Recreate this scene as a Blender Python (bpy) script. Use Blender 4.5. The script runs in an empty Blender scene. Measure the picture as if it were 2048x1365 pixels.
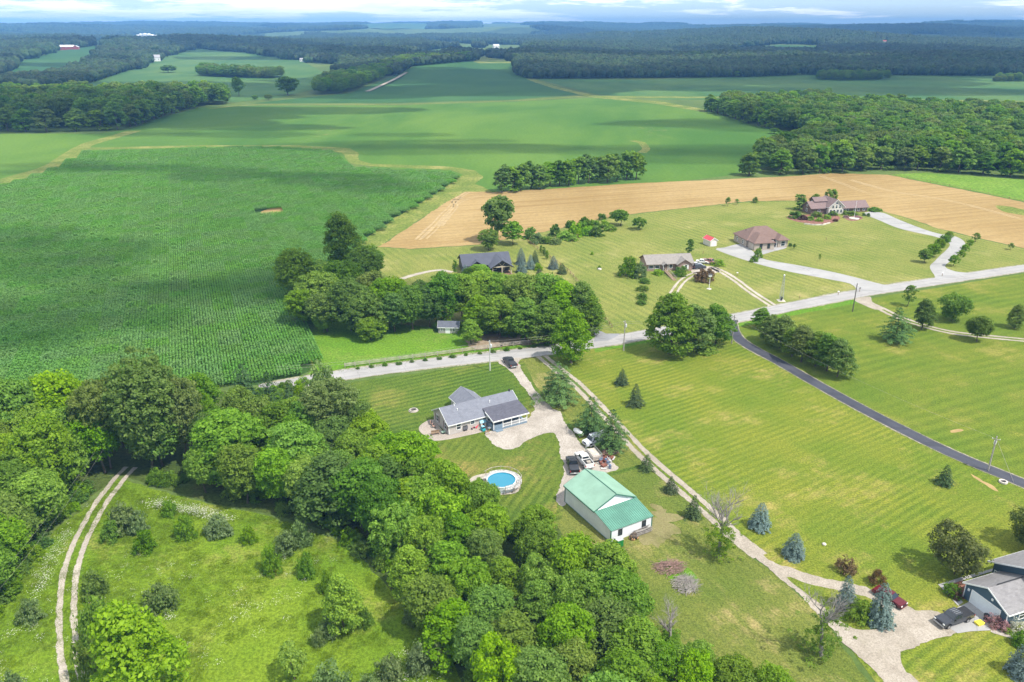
import bpy, bmesh, math, random
import numpy as np
from mathutils import Vector, Matrix
from mathutils.geometry import delaunay_2d_cdt

random.seed(7)
RNG = np.random.default_rng(11)
SC = bpy.context.scene
COL = SC.collection

# ------------------------------------------------------------------ camera, sky, sun, exposure
F, CAMH = 1571.0, 80.0
PITCH = math.atan(628.5 / F)
cam = bpy.data.objects.new('camera', bpy.data.cameras.new('camera'))
COL.objects.link(cam)
cam.data.sensor_width = 36.0
cam.data.lens = F / 2048 * 36
cam.data.clip_start, cam.data.clip_end = 1.0, 60000.0
cam.location = (0, 0, CAMH)
cam.rotation_euler = (math.pi / 2 - PITCH, 0, 0)
SC.camera = cam

SUN_EL, SUN_AZ = math.radians(57), (0.82, -0.57)     # azimuth vector pointing to the sun
world = bpy.data.worlds.new('World')
SC.world = world
world.use_nodes = True
wt = world.node_tree
wt.nodes.clear()

class NT:
    """small node-tree helper: n(type, inputs...) links sockets or sets values"""
    def __init__(self, tree):
        self.t = tree
    def n(self, typ, out=0, props=None, **ins):
        nd = self.t.nodes.new(typ)
        for k, v in (props or {}).items():
            setattr(nd, k, v)
        for k, v in ins.items():
            key = int(k[1:]) if k[0] == 'i' and k[1:].isdigit() else k.replace('_', ' ')
            s = nd.inputs[key]
            if isinstance(v, bpy.types.NodeSocket):
                self.t.links.new(v, s)
            else:
                if hasattr(s, 'default_value') and hasattr(s.default_value, '__len__') and len(s.default_value) == 4 and hasattr(v, '__len__') and len(v) == 3:
                    v = (*v, 1)
                s.default_value = v
        return nd if out is None else nd.outputs[out]
    def math(self, op, a, b=0.0, c=0.0, clamp=False):
        return self.n('ShaderNodeMath', props={'operation': op, 'use_clamp': clamp}, i0=a, i1=b, i2=c)
    def vmath(self, op, a, b=(0, 0, 0), out=0):
        return self.n('ShaderNodeVectorMath', out=out, props={'operation': op}, i0=a, i1=b)
    def mix(self, fac, a, b, blend='MIX'):
        nd = self.t.nodes.new('ShaderNodeMix')
        nd.data_type = 'RGBA'
        nd.blend_type = blend
        for s, v in ((nd.inputs[0], fac), (nd.inputs[6], a), (nd.inputs[7], b)):
            if isinstance(v, bpy.types.NodeSocket):
                self.t.links.new(v, s)
            else:
                s.default_value = (*v, 1) if hasattr(v, '__len__') and len(v) == 3 else v
        return nd.outputs[2]
    def noise(self, vec, scale, detail=3.0, rough=0.55, dist=0.0):
        return self.n('ShaderNodeTexNoise', Vector=vec, Scale=scale, Detail=detail, Roughness=rough, Distortion=dist)
    def ramp(self, fac, lo, hi, smooth=True):
        return self.n('ShaderNodeMapRange', props={'interpolation_type': 'SMOOTHSTEP' if smooth else 'LINEAR'}, Value=fac, i1=lo, i2=hi)

w = NT(wt)
sky = w.n('ShaderNodeTexSky', out=None, props={'sky_type': 'NISHITA', 'sun_disc': False})
sky.sun_elevation = SUN_EL
sky.sun_rotation = math.atan2(SUN_AZ[0], SUN_AZ[1])
sky.altitude = 250
sky.air_density, sky.dust_density, sky.ozone_density = 1.3, 0.2, 2.5
geo = w.n('ShaderNodeTexCoord', out=0)
w.t.links.new(w.vmath('NORMALIZE', w.vmath('ADD', geo, (0, 0, 0.10))), sky.inputs[0])     # the haze layer near the ground is built below, so look above it
sep = w.n('ShaderNodeSeparateXYZ', out=None, Vector=geo)
hr = w.math('SQRT', w.math('MAXIMUM', w.math('ADD', w.math('MULTIPLY', sep.outputs[0], sep.outputs[0]), w.math('MULTIPLY', sep.outputs[1], sep.outputs[1])), 0.0001))
el = w.math('LOGARITHM', w.math('ADD', w.math('MULTIPLY', w.math('MAXIMUM', sep.outputs[2], 0.0), 30.0), 1.0), 2.718)
cp = w.n('ShaderNodeCombineXYZ', X=w.math('MULTIPLY', w.math('DIVIDE', sep.outputs[0], hr), 8.0), Y=w.math('MULTIPLY', w.math('DIVIDE', sep.outputs[1], hr), 8.0), Z=w.math('MULTIPLY', el, 4.6))
n1 = w.noise(w.vmath('ADD', cp, (3.1, 8.2, 0.4)), 0.55, 10.0, 0.62, 0.12)
n2 = w.noise(w.vmath('ADD', cp, (9.7, 1.3, 0.0)), 1.6, 7.0, 0.62, 0.1)
dens = w.ramp(n1, 0.47, 0.535)
shade = w.ramp(n2, 0.30, 0.66)
ccol = w.mix(shade, (7.8, 8.3, 8.9), (10.8, 10.8, 10.7))
pale = w.mix(0.40, sky.outputs[0], (6.6, 7.4, 8.2))
out = w.mix(w.math('MULTIPLY', dens, 0.92), pale, ccol)
bg = w.n('ShaderNodeBackground', Color=out, Strength=0.138)
w.t.links.new(bg, w.n('ShaderNodeOutputWorld', out=None).inputs[0])

sun = bpy.data.objects.new('sun', bpy.data.lights.new('sun', 'SUN'))
COL.objects.link(sun)
sun.data.energy, sun.data.angle, sun.data.color = 4.5, math.radians(0.53), (1.0, 0.95, 0.86)
SUND = Vector((SUN_AZ[0] * math.cos(SUN_EL), SUN_AZ[1] * math.cos(SUN_EL), math.sin(SUN_EL))).normalized()
sun.rotation_euler = SUND.to_track_quat('Z', 'Y').to_euler()
sun.location = (200, -150, 400)

SC.view_settings.view_transform = 'Standard'
SC.view_settings.look = 'None'
SC.view_settings.exposure = 0.46
SC.view_settings.gamma = 1.0
SC.render.engine = 'CYCLES'
cy = SC.cycles
cy.use_denoising = True
cy.max_bounces, cy.diffuse_bounces, cy.glossy_bounces = 6, 3, 2
cy.transmission_bounces, cy.transparent_max_bounces, cy.volume_bounces = 3, 40, 0
cy.sample_clamp_indirect = 4.0

# ------------------------------------------------------------------ survey: photo pixel -> place
SP, CP = math.sin(PITCH), math.cos(PITCH)
def P(u, v, z=0.0):
    """ground position (metres) surveyed from the 2048x1365 photograph, for a point at height z"""
    x, y = (u - 1024) / F, (682.5 - v) / F
    d = (x, CP + y * SP, -SP + y * CP)
    t = (z - CAMH) / d[2]
    return Vector((d[0] * t, d[1] * t, z))
def PIX(X, Y, Z):
    fw = Y * CP - (Z - CAMH) * SP
    up = Y * SP + (Z - CAMH) * CP
    return 1024 + F * X / fw, 682.5 - F * up / fw
def MPP(u, v):
    p = P(u, v)
    return (p.y * CP + CAMH * SP) / F
def HGT(u, vb, vt):
    """height of an upright thing standing at (u, vb) whose top shows at vt"""
    p = P(u, vb)
    k = (682.5 - vt) / F                         # up/fw = k
    zz = (k * p.y * CP - p.y * SP) / (CP + k * SP)
    return CAMH + zz

def vnoise(x, y, s, seed):
    """smooth value noise on arrays"""
    x, y = np.asarray(x, float) / s, np.asarray(y, float) / s
    xi, yi = np.floor(x), np.floor(y)
    fx, fy = x - xi, y - yi
    fx, fy = fx * fx * (3 - 2 * fx), fy * fy * (3 - 2 * fy)
    def hsh(a, b):
        v = np.sin(a * 127.1 + b * 311.7 + seed * 17.3) * 43758.5453
        return v - np.floor(v)
    return (hsh(xi, yi) * (1 - fx) + hsh(xi + 1, yi) * fx) * (1 - fy) + (hsh(xi, yi + 1) * (1 - fx) + hsh(xi + 1, yi + 1) * fx) * fy
def sstep(a, b, x):
    t = np.clip((np.asarray(x, float) - a) / (b - a), 0, 1)
    return t * t * (3 - 2 * t)
def H(x, y):
    """terrain: level near the houses, rolling beyond, rising to far wooded ridges"""
    x, y = np.asarray(x, float), np.asarray(y, float)
    d = np.hypot(x, y)
    z = sstep(850, 2200, d) * (vnoise(x, y, 620, 1) - 0.5) * 20
    z += sstep(2200, 4500, d) * ((vnoise(x, y, 1500, 2) - 0.40) * 78 + (vnoise(x, y, 700, 6) - 0.5) * 26)
    z += sstep(4200, 12500, d) * (84 + 30 * (vnoise(x, y, 2600, 3) - 0.5))
    return z
def inpoly(px, py, poly):
    px, py = np.asarray(px, float), np.asarray(py, float)
    c = np.zeros(px.shape, bool)
    q = np.asarray(poly, float)
    for (x1, y1), (x2, y2) in zip(q, np.roll(q, -1, 0)):
        if y1 != y2:
            c ^= ((y1 > py) != (y2 > py)) & (px < (x2 - x1) * (py - y1) / (y2 - y1) + x1)
    return c

# ------------------------------------------------------------------ materials
MATS = {}
def newmat(name):
    m = bpy.data.materials.new(name)
    m.use_nodes = True
    m.node_tree.nodes.clear()
    MATS[name] = m
    return m, NT(m.node_tree)
def finish(t, shader):
    t.t.links.new(shader, t.n('ShaderNodeOutputMaterial', out=None).inputs[0])
def surf(name, col, rough=0.6, var=0.15, scale=3.0, bump=0.0, bscale=20.0, metal=0.0, col2=None, spec=0.4, coat=0.0):
    m, t = newmat(name)
    oc = t.n('ShaderNodeTexCoord', out=3)
    nz = t.noise(oc, scale, 4.0, 0.6)
    c2 = col2 or tuple(min(1, c * (1 - var * 1.6)) for c in col)
    c1 = tuple(min(1, c * (1 + var)) for c in col)
    c = t.mix(t.ramp(nz, 0.3, 0.7), c2, c1)
    kw = {}
    if bump:
        kw['Normal'] = t.n('ShaderNodeBump', Strength=bump, Distance=0.03, Height=t.noise(oc, bscale, 3.0))
    b = t.n('ShaderNodeBsdfPrincipled', Base_Color=c, Roughness=rough, Metallic=metal, Specular_IOR_Level=spec, Coat_Weight=coat, **kw)
    finish(t, b)
    return m
def shingle(name, col, course=0.14, ang=0.0, var=0.34):
    """asphalt shingles: speckle and faint courses"""
    m, t = newmat(name)
    oc = t.n('ShaderNodeTexCoord', out=3)
    br = t.n('ShaderNodeTexBrick', out=None, Vector=oc, Color1=tuple(c * (1 + var) for c in col), Color2=tuple(c * (1 - var) for c in col), Mortar=tuple(c * 0.7 for c in col), Scale=1.0, Mortar_Size=0.012, Brick_Width=0.5, Row_Height=0.22)
    c = t.mix(0.6, br.outputs[0], col)
    c = t.mix(t.ramp(t.noise(oc, 1.1, 3.0), 0.3, 0.75), c, t.mix(1.0, c, (0.8, 0.8, 0.82), 'MULTIPLY'))
    c = t.mix(0.35, c, t.mix(t.noise(oc, 9.0, 2.0), tuple(x * 0.6 for x in col), tuple(x * 1.5 for x in col)))
    b = t.n('ShaderNodeBsdfPrincipled', Base_Color=c, Roughness=0.85, Specular_IOR_Level=0.25, Normal=t.n('ShaderNodeBump', Strength=0.4, Distance=0.02, Height=br.outputs[1]))
    finish(t, b)
    return m
def siding(name, col, pitch=0.16, var=0.06):
    m, t = newmat(name)
    oc = t.n('ShaderNodeTexCoord', out=3)
    z = t.n('ShaderNodeSeparateXYZ', out=2, Vector=oc)
    fr = t.math('FRACT', t.math('DIVIDE', z, pitch))
    c = t.mix(t.ramp(t.noise(oc, 1.3, 4.0), 0.3, 0.7), tuple(x * (1 - var) for x in col), tuple(min(1, x * (1 + var)) for x in col))
    c = t.mix(t.ramp(fr, 0.86, 1.0), c, t.mix(1.0, c, (0.72, 0.72, 0.74), 'MULTIPLY'))
    b = t.n('ShaderNodeBsdfPrincipled', Base_Color=c, Roughness=0.6, Specular_IOR_Level=0.3, Normal=t.n('ShaderNodeBump', Strength=0.5, Distance=0.02, Height=fr))
    finish(t, b)
    return m
def brick(name, col):
    m, t = newmat(name)
    oc = t.n('ShaderNodeTexCoord', out=3)
    s = t.n('ShaderNodeSeparateXYZ', out=None, Vector=oc)
    v = t.n('ShaderNodeCombineXYZ', X=t.math('ADD', s.outputs[0], s.outputs[1]), Y=s.outputs[2], Z=0.0)
    br = t.n('ShaderNodeTexBrick', out=None, Vector=v, Color1=tuple(c * 1.25 for c in col), Color2=tuple(c * 0.75 for c in col), Mortar=(0.32, 0.29, 0.26), Scale=1.0, Mortar_Size=0.012, Brick_Width=0.22, Row_Height=0.075)
    finish(t, t.n('ShaderNodeBsdfPrincipled', Base_Color=br.outputs[0], Roughness=0.85, Specular_IOR_Level=0.2))
    return m
def glass(name, col=(0.03, 0.04, 0.05)):
    m, t = newmat(name)
    finish(t, t.n('ShaderNodeBsdfPrincipled', Base_Color=col, Roughness=0.06, Specular_IOR_Level=0.7))
    return m
def grass(name, c1, c2, stripe=None, dry=(0.20, 0.17, 0.06), dryamt=0.25, dscale=0.06, fine=2.6, patch=0.05, bump=0.6):
    """mown or rough grass. stripe = (angle deg, width m, amount, wobble)"""
    m, t = newmat(name)
    oc = t.n('ShaderNodeTexCoord', out=3)
    big = t.noise(oc, patch, 4.0, 0.6)
    c = t.mix(t.ramp(big, 0.32, 0.68), c1, c2)
    if stripe:
        a, wd, amt, wob = stripe[:4]
        a = math.radians(a)
        s = t.n('ShaderNodeSeparateXYZ', out=None, Vector=oc)
        # distance across the mowing direction
        d = t.math('ADD', t.math('MULTIPLY', s.outputs[0], -math.sin(a)), t.math('MULTIPLY', s.outputs[1], math.cos(a)))
        if len(stripe) > 4:      # curved passes round a centre
            cx, cy_ = stripe[4]
            d = t.vmath('LENGTH', t.vmath('SUBTRACT', oc, (cx, cy_, 0)), out=1)
        d = t.math('ADD', d, t.math('MULTIPLY', t.noise(oc, 0.03, 2.0), wob))
        sn = t.math('SINE', t.math('MULTIPLY', d, math.pi / wd))
        sn = t.math('ADD', t.math('MULTIPLY', sn, 1.6), t.math('MULTIPLY', t.math('SUBTRACT', t.noise(oc, 0.4, 3.0), 0.5), 2.5))
        f = t.ramp(sn, -1.2, 1.2)
        f = t.mix(t.math('MULTIPLY', t.ramp(t.noise(oc, 0.045, 4.0, 0.65), 0.36, 0.62), 0.8), f, (0.5, 0.5, 0.5))
        lo = t.mix(1.0, c, (1 - amt, 1 - amt * 0.75, 1 - amt * 0.6), 'MULTIPLY')
        hi = t.mix(1.0, c, (1 + amt * 0.8, 1 + amt * 0.55, 1 + amt * 0.6), 'MULTIPLY')
        c = t.mix(f, lo, hi)
    st = oc
    if stripe:          # dead clippings lie in streaks along the mowing direction
        st = t.n('ShaderNodeMapping', Vector=t.n('ShaderNodeVectorRotate', props={'rotation_type': 'Z_AXIS'}, Vector=oc, Angle=-math.radians(stripe[0])), Scale=(0.22, 1.5, 1.0))
    dn = t.math('MULTIPLY', t.ramp(t.noise(oc, dscale, 6.0, 0.68), 0.50, 0.72), t.ramp(t.noise(st, 0.55, 4.0, 0.7), 0.3, 0.62))
    c = t.mix(t.math('MULTIPLY', dn, dryamt * 2), c, dry)
    fn = t.noise(oc, fine, 3.0, 0.75)
    c = t.mix(t.ramp(fn, 0.28, 0.72), t.mix(1.0, c, (0.55, 0.58, 0.55), 'MULTIPLY'), t.mix(1.0, c, (1.42, 1.38, 1.36), 'MULTIPLY'))
    c = t.mix(t.math('MULTIPLY', t.ramp(t.noise(oc, 7.0, 2.0, 0.8), 0.52, 0.74), 0.55), c, tuple(x * 1.9 for x in c2))
    hgt = t.math('ADD', t.noise(oc, 5.0, 3.0), fn)
    b = t.n('ShaderNodeBsdfPrincipled', Base_Color=c, Roughness=0.95, Specular_IOR_Level=0.1, Normal=t.n('ShaderNodeBump', Strength=bump, Distance=0.12, Height=hgt))
    finish(t, b)
    return m
def crop(name, c1, c2, soil=None, rows=None, s1=0.004, amt=0.15):
    m, t = newmat(name)
    oc = t.n('ShaderNodeTexCoord', out=3)
    st = t.vmath('MULTIPLY', oc, (1.0, 0.45, 1.0))
    c = t.mix(t.ramp(t.noise(st, s1, 5.0, 0.62, 0.4), 0.33, 0.67), c1, c2)
    if soil:
        sn = t.math('MULTIPLY', t.ramp(t.noise(st, 0.011, 5.0, 0.7, 0.6), 0.62, 0.74), t.ramp(t.noise(oc, 0.12, 4.0, 0.75), 0.45, 0.65))
        c = t.mix(t.math('MULTIPLY', sn, 0.75), c, soil)
    fn = t.noise(oc, 0.5, 4.0, 0.8)
    c = t.mix(t.ramp(fn, 0.3, 0.7), t.mix(1.0, c, (1 - amt, 1 - amt, 1 - amt), 'MULTIPLY'), t.mix(1.0, c, (1 + amt, 1 + amt, 1 + amt), 'MULTIPLY'))
    if rows:
        a = math.radians(rows[0])
        sv = t.n('ShaderNodeMapping', Vector=t.n('ShaderNodeVectorRotate', props={'rotation_type': 'Z_AXIS'}, Vector=oc, Angle=-a), Scale=(0.06, 1.0, 1.0))
        c = t.mix(t.math('MULTIPLY', t.ramp(t.noise(sv, 0.16, 5.0, 0.65, 0.3), 0.45, 0.68), 0.55), c, soil)
        c = t.mix(t.math('MULTIPLY', t.ramp(t.noise(sv, 0.42, 4.0, 0.7), 0.52, 0.72), 0.35), c, tuple(x * 1.35 for x in c2))
        s = t.n('ShaderNodeSeparateXYZ', out=None, Vector=oc)
        d = t.math('ADD', t.math('MULTIPLY', s.outputs[0], -math.sin(a)), t.math('MULTIPLY', s.outputs[1], math.cos(a)))
        d = t.math('ADD', d, t.math('MULTIPLY', t.noise(oc, 0.02, 2.0), rows[3]))
        sn = t.math('ADD', t.math('SINE', t.math('MULTIPLY', d, 2 * math.pi / rows[1])), t.math('MULTIPLY', t.math('SUBTRACT', t.noise(oc, 0.15, 4.0, 0.7), 0.5), 3.5))
        c = t.mix(t.ramp(sn, -1.2, 1.4), t.mix(1.0, c, (1 - rows[2],) * 3, 'MULTIPLY'), c)
    b = t.n('ShaderNodeBsdfPrincipled', Base_Color=c, Roughness=0.95, Specular_IOR_Level=0.1, Normal=t.n('ShaderNodeBump', Strength=0.5, Distance=0.5, Height=fn))
    finish(t, b)
    return m
def gravel(name, c1, c2, weeds=0.0, fine=4.0):
    m, t = newmat(name)
    oc = t.n('ShaderNodeTexCoord', out=3)
    c = t.mix(t.ramp(t.noise(oc, 0.22, 5.0, 0.65, 0.4), 0.3, 0.7), c1, c2)
    fn = t.noise(oc, fine, 4.0, 0.85)
    c = t.mix(t.ramp(fn, 0.3, 0.7), t.mix(1.0, c, (0.68, 0.66, 0.64), 'MULTIPLY'), t.mix(1.0, c, (1.20, 1.20, 1.20), 'MULTIPLY'))
    ac = t.n('ShaderNodeAttribute', out=2, props={'attribute_name': 'across'})
    ed = t.ramp(t.math('ADD', t.math('ABSOLUTE', ac), t.math('MULTIPLY', t.math('SUBTRACT', t.noise(oc, 1.3, 5.0, 0.8), 0.5), 1.1)), 0.80, 1.0)
    c = t.mix(t.math('MULTIPLY', ed, 0.85), c, (0.10, 0.13, 0.03))
    ws = t.ramp(t.noise(t.n('ShaderNodeMapping', Vector=oc, Scale=(1.0, 0.25, 1.0)), 0.45, 4.0, 0.7, 1.0), 0.42, 0.62)
    c = t.mix(t.math('MULTIPLY', ws, 0.22), c, t.mix(1.0, c, (0.70, 0.68, 0.66), 'MULTIPLY'))
    if weeds:
        c = t.mix(t.math('MULTIPLY', t.ramp(t.noise(oc, 0.5, 6.0, 0.8), 0.53, 0.68), weeds), c, (0.13, 0.15, 0.04))
    b = t.n('ShaderNodeBsdfPrincipled', Base_Color=c, Roughness=0.95, Specular_IOR_Level=0.15, Normal=t.n('ShaderNodeBump', Strength=0.5, Distance=0.04, Height=fn))
    finish(t, b)
    return m
def asphalt(name, c1, c2):
    m, t = newmat(name)
    oc = t.n('ShaderNodeTexCoord', out=3)
    c = t.mix(t.ramp(t.noise(oc, 0.12, 5.0, 0.6), 0.3, 0.7), c1, c2)
    c = t.mix(t.ramp(t.noise(oc, 6.0, 3.0, 0.8), 0.3, 0.7), t.mix(1.0, c, (0.88, 0.88, 0.88), 'MULTIPLY'), c)
    vo = t.n('ShaderNodeTexVoronoi', props={'feature': 'DISTANCE_TO_EDGE'}, Vector=t.vmath('ADD', oc, t.vmath('SCALE', t.n('ShaderNodeTexNoise', out=1, Vector=oc, Scale=0.5), (0, 0, 0))), Scale=0.13)
    cr = t.math('SUBTRACT', 1.0, t.ramp(vo, 0.0, 0.012))
    c = t.mix(t.math('MULTIPLY', cr, 0.35), c, tuple(x * 0.45 for x in c1))
    ac = t.n('ShaderNodeAttribute', out=2, props={'attribute_name': 'across'})
    wp = t.math('ABSOLUTE', t.math('SUBTRACT', t.math('ABSOLUTE', ac), 0.48))
    has = t.ramp(t.math('ABSOLUTE', ac), 0.0, 0.05)
    c = t.mix(t.math('MULTIPLY', t.math('MULTIPLY', t.ramp(wp, 0.22, 0.05), has), 0.30), c, t.mix(1.0, c, (0.72, 0.72, 0.74), 'MULTIPLY'))
    pat = t.ramp(t.noise(t.vmath('MULTIPLY', oc, (0.35, 1.0, 1.0)), 0.22, 2.0, 0.4), 0.60, 0.62)
    c = t.mix(t.math('MULTIPLY', pat, 0.35), c, tuple(x * 0.62 for x in c1))
    ed = t.ramp(t.math('ADD', t.math('ABSOLUTE', ac), t.math('MULTIPLY', t.math('SUBTRACT', t.noise(oc, 0.9, 5.0, 0.75), 0.5), 0.35)), 0.90, 1.0)
    c = t.mix(ed, c, (0.20, 0.19, 0.10))
    finish(t, t.n('ShaderNodeBsdfPrincipled', Base_Color=c, Roughness=0.85, Specular_IOR_Level=0.25))
    return m
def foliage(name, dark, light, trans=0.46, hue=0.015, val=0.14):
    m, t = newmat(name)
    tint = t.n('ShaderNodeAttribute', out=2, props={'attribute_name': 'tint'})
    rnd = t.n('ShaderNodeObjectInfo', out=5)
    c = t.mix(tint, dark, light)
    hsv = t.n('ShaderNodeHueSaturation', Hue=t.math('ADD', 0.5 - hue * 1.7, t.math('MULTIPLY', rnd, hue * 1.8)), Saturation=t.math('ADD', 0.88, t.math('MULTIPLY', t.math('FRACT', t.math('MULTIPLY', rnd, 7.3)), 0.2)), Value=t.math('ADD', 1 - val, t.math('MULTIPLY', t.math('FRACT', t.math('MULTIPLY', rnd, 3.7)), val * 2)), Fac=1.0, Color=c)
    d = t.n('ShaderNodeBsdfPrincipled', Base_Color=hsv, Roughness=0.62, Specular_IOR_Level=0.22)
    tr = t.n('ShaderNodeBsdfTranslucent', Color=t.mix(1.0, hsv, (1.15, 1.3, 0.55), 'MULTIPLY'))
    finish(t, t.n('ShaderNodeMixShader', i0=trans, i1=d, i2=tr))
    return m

FO = {
    'bright': foliage('leaf_bright', (0.098, 0.223, 0.010), (0.239, 0.432, 0.024)),
    'juniper': foliage('leaf_juniper', (0.070, 0.110, 0.020), (0.180, 0.235, 0.050)),
    'mid': foliage('leaf_mid', (0.078, 0.178, 0.013), (0.192, 0.345, 0.028)),
    'deep': foliage('leaf_deep', (0.057, 0.140, 0.017), (0.139, 0.272, 0.034)),
    'olive': foliage('leaf_olive', (0.087, 0.161, 0.026), (0.209, 0.307, 0.063)),
    'grey': foliage('leaf_grey', (0.094, 0.160, 0.050), (0.231, 0.330, 0.122)),
    'yellow': foliage('leaf_yellow', (0.130, 0.260, 0.008), (0.290, 0.450, 0.016), 0.4, 0.004, 0.08),
    'blue': foliage('needle_blue', (0.060, 0.098, 0.086), (0.174, 0.246, 0.234), 0.1),
    'pine': foliage('needle_pine', (0.030, 0.078, 0.024), (0.078, 0.158, 0.051), 0.12),
    'softpine': foliage('needle_softpine', (0.030, 0.098, 0.022), (0.105, 0.225, 0.050), 0.15),
    'spruce': foliage('needle_spruce', (0.030, 0.069, 0.024), (0.078, 0.132, 0.042), 0.1),
    'rust': foliage('leaf_rust', (0.085, 0.060, 0.018), (0.200, 0.140, 0.050), 0.15),
    'forest': foliage('leaf_forest', (0.013, 0.038, 0.012), (0.046, 0.088, 0.022), 0.2, 0.02, 0.35),
    'pink': foliage('blossom_pink', (0.14, 0.11, 0.06), (0.52, 0.27, 0.30), 0.2),
    'white': foliage('blossom_white', (0.35, 0.36, 0.26), (0.75, 0.74, 0.66), 0.2),
    'redbush': foliage('leaf_red', (0.06, 0.035, 0.022), (0.13, 0.07, 0.05), 0.1),
}
M_BARK = surf('bark', (0.11, 0.085, 0.065), 0.9, 0.3, 2.0, 0.6, 8)
M_DEAD = surf('dead_wood', (0.27, 0.245, 0.22), 0.9, 0.25, 2.0)
M_FARGREEN = crop('rough_pasture', (0.070, 0.115, 0.030), (0.115, 0.160, 0.040), None, None, 0.01, 0.2)

# ------------------------------------------------------------------ mesh and object helpers
def setp(o, label=None, cat=None, group=None, kind=None):
    if label: o['label'] = label
    if cat: o['category'] = cat
    if group: o['group'] = group
    if kind: o['kind'] = kind
    return o
def link(o, parent=None):
    COL.objects.link(o)
    if parent is not None:
        o.parent = parent
    return o
def mesh_obj(name, me, m=None, parent=None):
    o = bpy.data.objects.new(name, me)
    if m is not None and not me.materials:
        me.materials.append(m)
    return link(o, parent)
def thing(name, label, cat, loc=(0, 0, 0), rz=0.0, group=None):
    o = bpy.data.objects.new(name, None)
    o.empty_display_size = 0.5
    link(o)
    o.location = loc
    o.rotation_euler = (0, 0, rz)
    return setp(o, label, cat, group)

class MB:
    """collects simple solids into one mesh"""
    def __init__(self):
        self.v, self.f = [], []
    def add(self, vs, fs):
        k = len(self.v)
        self.v += [tuple(p) for p in vs]
        self.f += [tuple(i + k for i in f) for f in fs]
        return self
    def box(self, x0, x1, y0, y1, z0, z1):
        return self.add([(x0, y0, z0), (x1, y0, z0), (x1, y1, z0), (x0, y1, z0), (x0, y0, z1), (x1, y0, z1), (x1, y1, z1), (x0, y1, z1)],
                        [(0, 3, 2, 1), (4, 5, 6, 7), (0, 1, 5, 4), (1, 2, 6, 5), (2, 3, 7, 6), (3, 0, 4, 7)])
    def hexa(self, b, t):
        return self.add(list(b) + list(t), [(3, 2, 1, 0), (4, 5, 6, 7), (0, 1, 5, 4), (1, 2, 6, 5), (2, 3, 7, 6), (3, 0, 4, 7)])
    def prism(self, prof, a0, a1, axis='x'):
        """profile of (b, z) pairs pushed from a0 to a1 along x (b = y) or y (b = x)"""
        n = len(prof)
        mk = (lambda a, b, z: (a, b, z)) if axis == 'x' else (lambda a, b, z: (b, a, z))
        vs = [mk(a0, b, z) for b, z in prof] + [mk(a1, b, z) for b, z in prof]
        return self.add(vs, [tuple(range(n))[::-1], tuple(range(n, 2 * n))] + [(i, (i + 1) % n, n + (i + 1) % n, n + i) for i in range(n)])
    def cyl(self, p0, p1, r0, r1=None, n=10, cap=True):
        r1 = r0 if r1 is None else r1
        p0, p1 = Vector(p0), Vector(p1)
        q = (p1 - p0).to_track_quat('Z', 'Y')
        vs = []
        for p, r in ((p0, r0), (p1, r1)):
            for i in range(n):
                a = 2 * math.pi * i / n
                vs.append(p + q @ Vector((r * math.cos(a), r * math.sin(a), 0)))
        fs = [(i, (i + 1) % n, n + (i + 1) % n, n + i) for i in range(n)]
        if cap:
            fs += [tuple(range(n))[::-1], tuple(range(n, 2 * n))]
        return self.add(vs, fs)
    def lathe(self, prof, n=16, c=(0, 0, 0)):
        vs = [(c[0] + r * math.cos(2 * math.pi * i / n), c[1] + r * math.sin(2 * math.pi * i / n), c[2] + z) for r, z in prof for i in range(n)]
        fs = [(j * n + i, j * n + (i + 1) % n, (j + 1) * n + (i + 1) % n, (j + 1) * n + i) for j in range(len(prof) - 1) for i in range(n)]
        return self.add(vs, fs)
    def mesh(self, name, m=None, bevel=0.0, smooth=False, seg=2):
        me = bpy.data.meshes.new(name)
        me.from_pydata(self.v, [], self.f)
        bm = bmesh.new()
        bm.from_mesh(me)
        bmesh.ops.recalc_face_normals(bm, faces=bm.faces)
        if bevel:
            bmesh.ops.bevel(bm, geom=[e for e in bm.edges if len(e.link_faces) == 2 and e.calc_face_angle(0) > 0.35], offset=bevel, segments=seg, affect='EDGES', clamp_overlap=True)
        bm.to_mesh(me)
        bm.free()
        if smooth:
            me.polygons.foreach_set('use_smooth', [True] * len(me.polygons))
        if m is not None:
            me.materials.append(m)
        return me
    def build(self, name, m, parent=None, **kw):
        return mesh_obj(name, self.mesh(name, m, **kw), None, parent)

def crspline(pts, step, closed=False):
    """Catmull-Rom through 2-D points, resampled about every step metres"""
    p = [Vector((q[0], q[1])) for q in pts]
    n = len(p)
    out = []
    for i in range(n if closed else n - 1):
        a, b, c, d = (p[(i - 1) % n], p[i], p[(i + 1) % n], p[(i + 2) % n]) if closed else (p[max(i - 1, 0)], p[i], p[i + 1], p[min(i + 2, n - 1)])
        k = max(1, int((c - b).length / step))
        for j in range(k):
            t = j / k
            out.append(0.5 * ((2 * b) + (c - a) * t + (2 * a - 5 * b + 4 * c - d) * t * t + (3 * b - 3 * c + d - a) * t ** 3))
    if not closed:
        out.append(p[-1])
    return out
def wob(i, s, seed):
    return float(vnoise(i * 1.0, seed * 13.7, s, seed)) - 0.5

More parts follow.
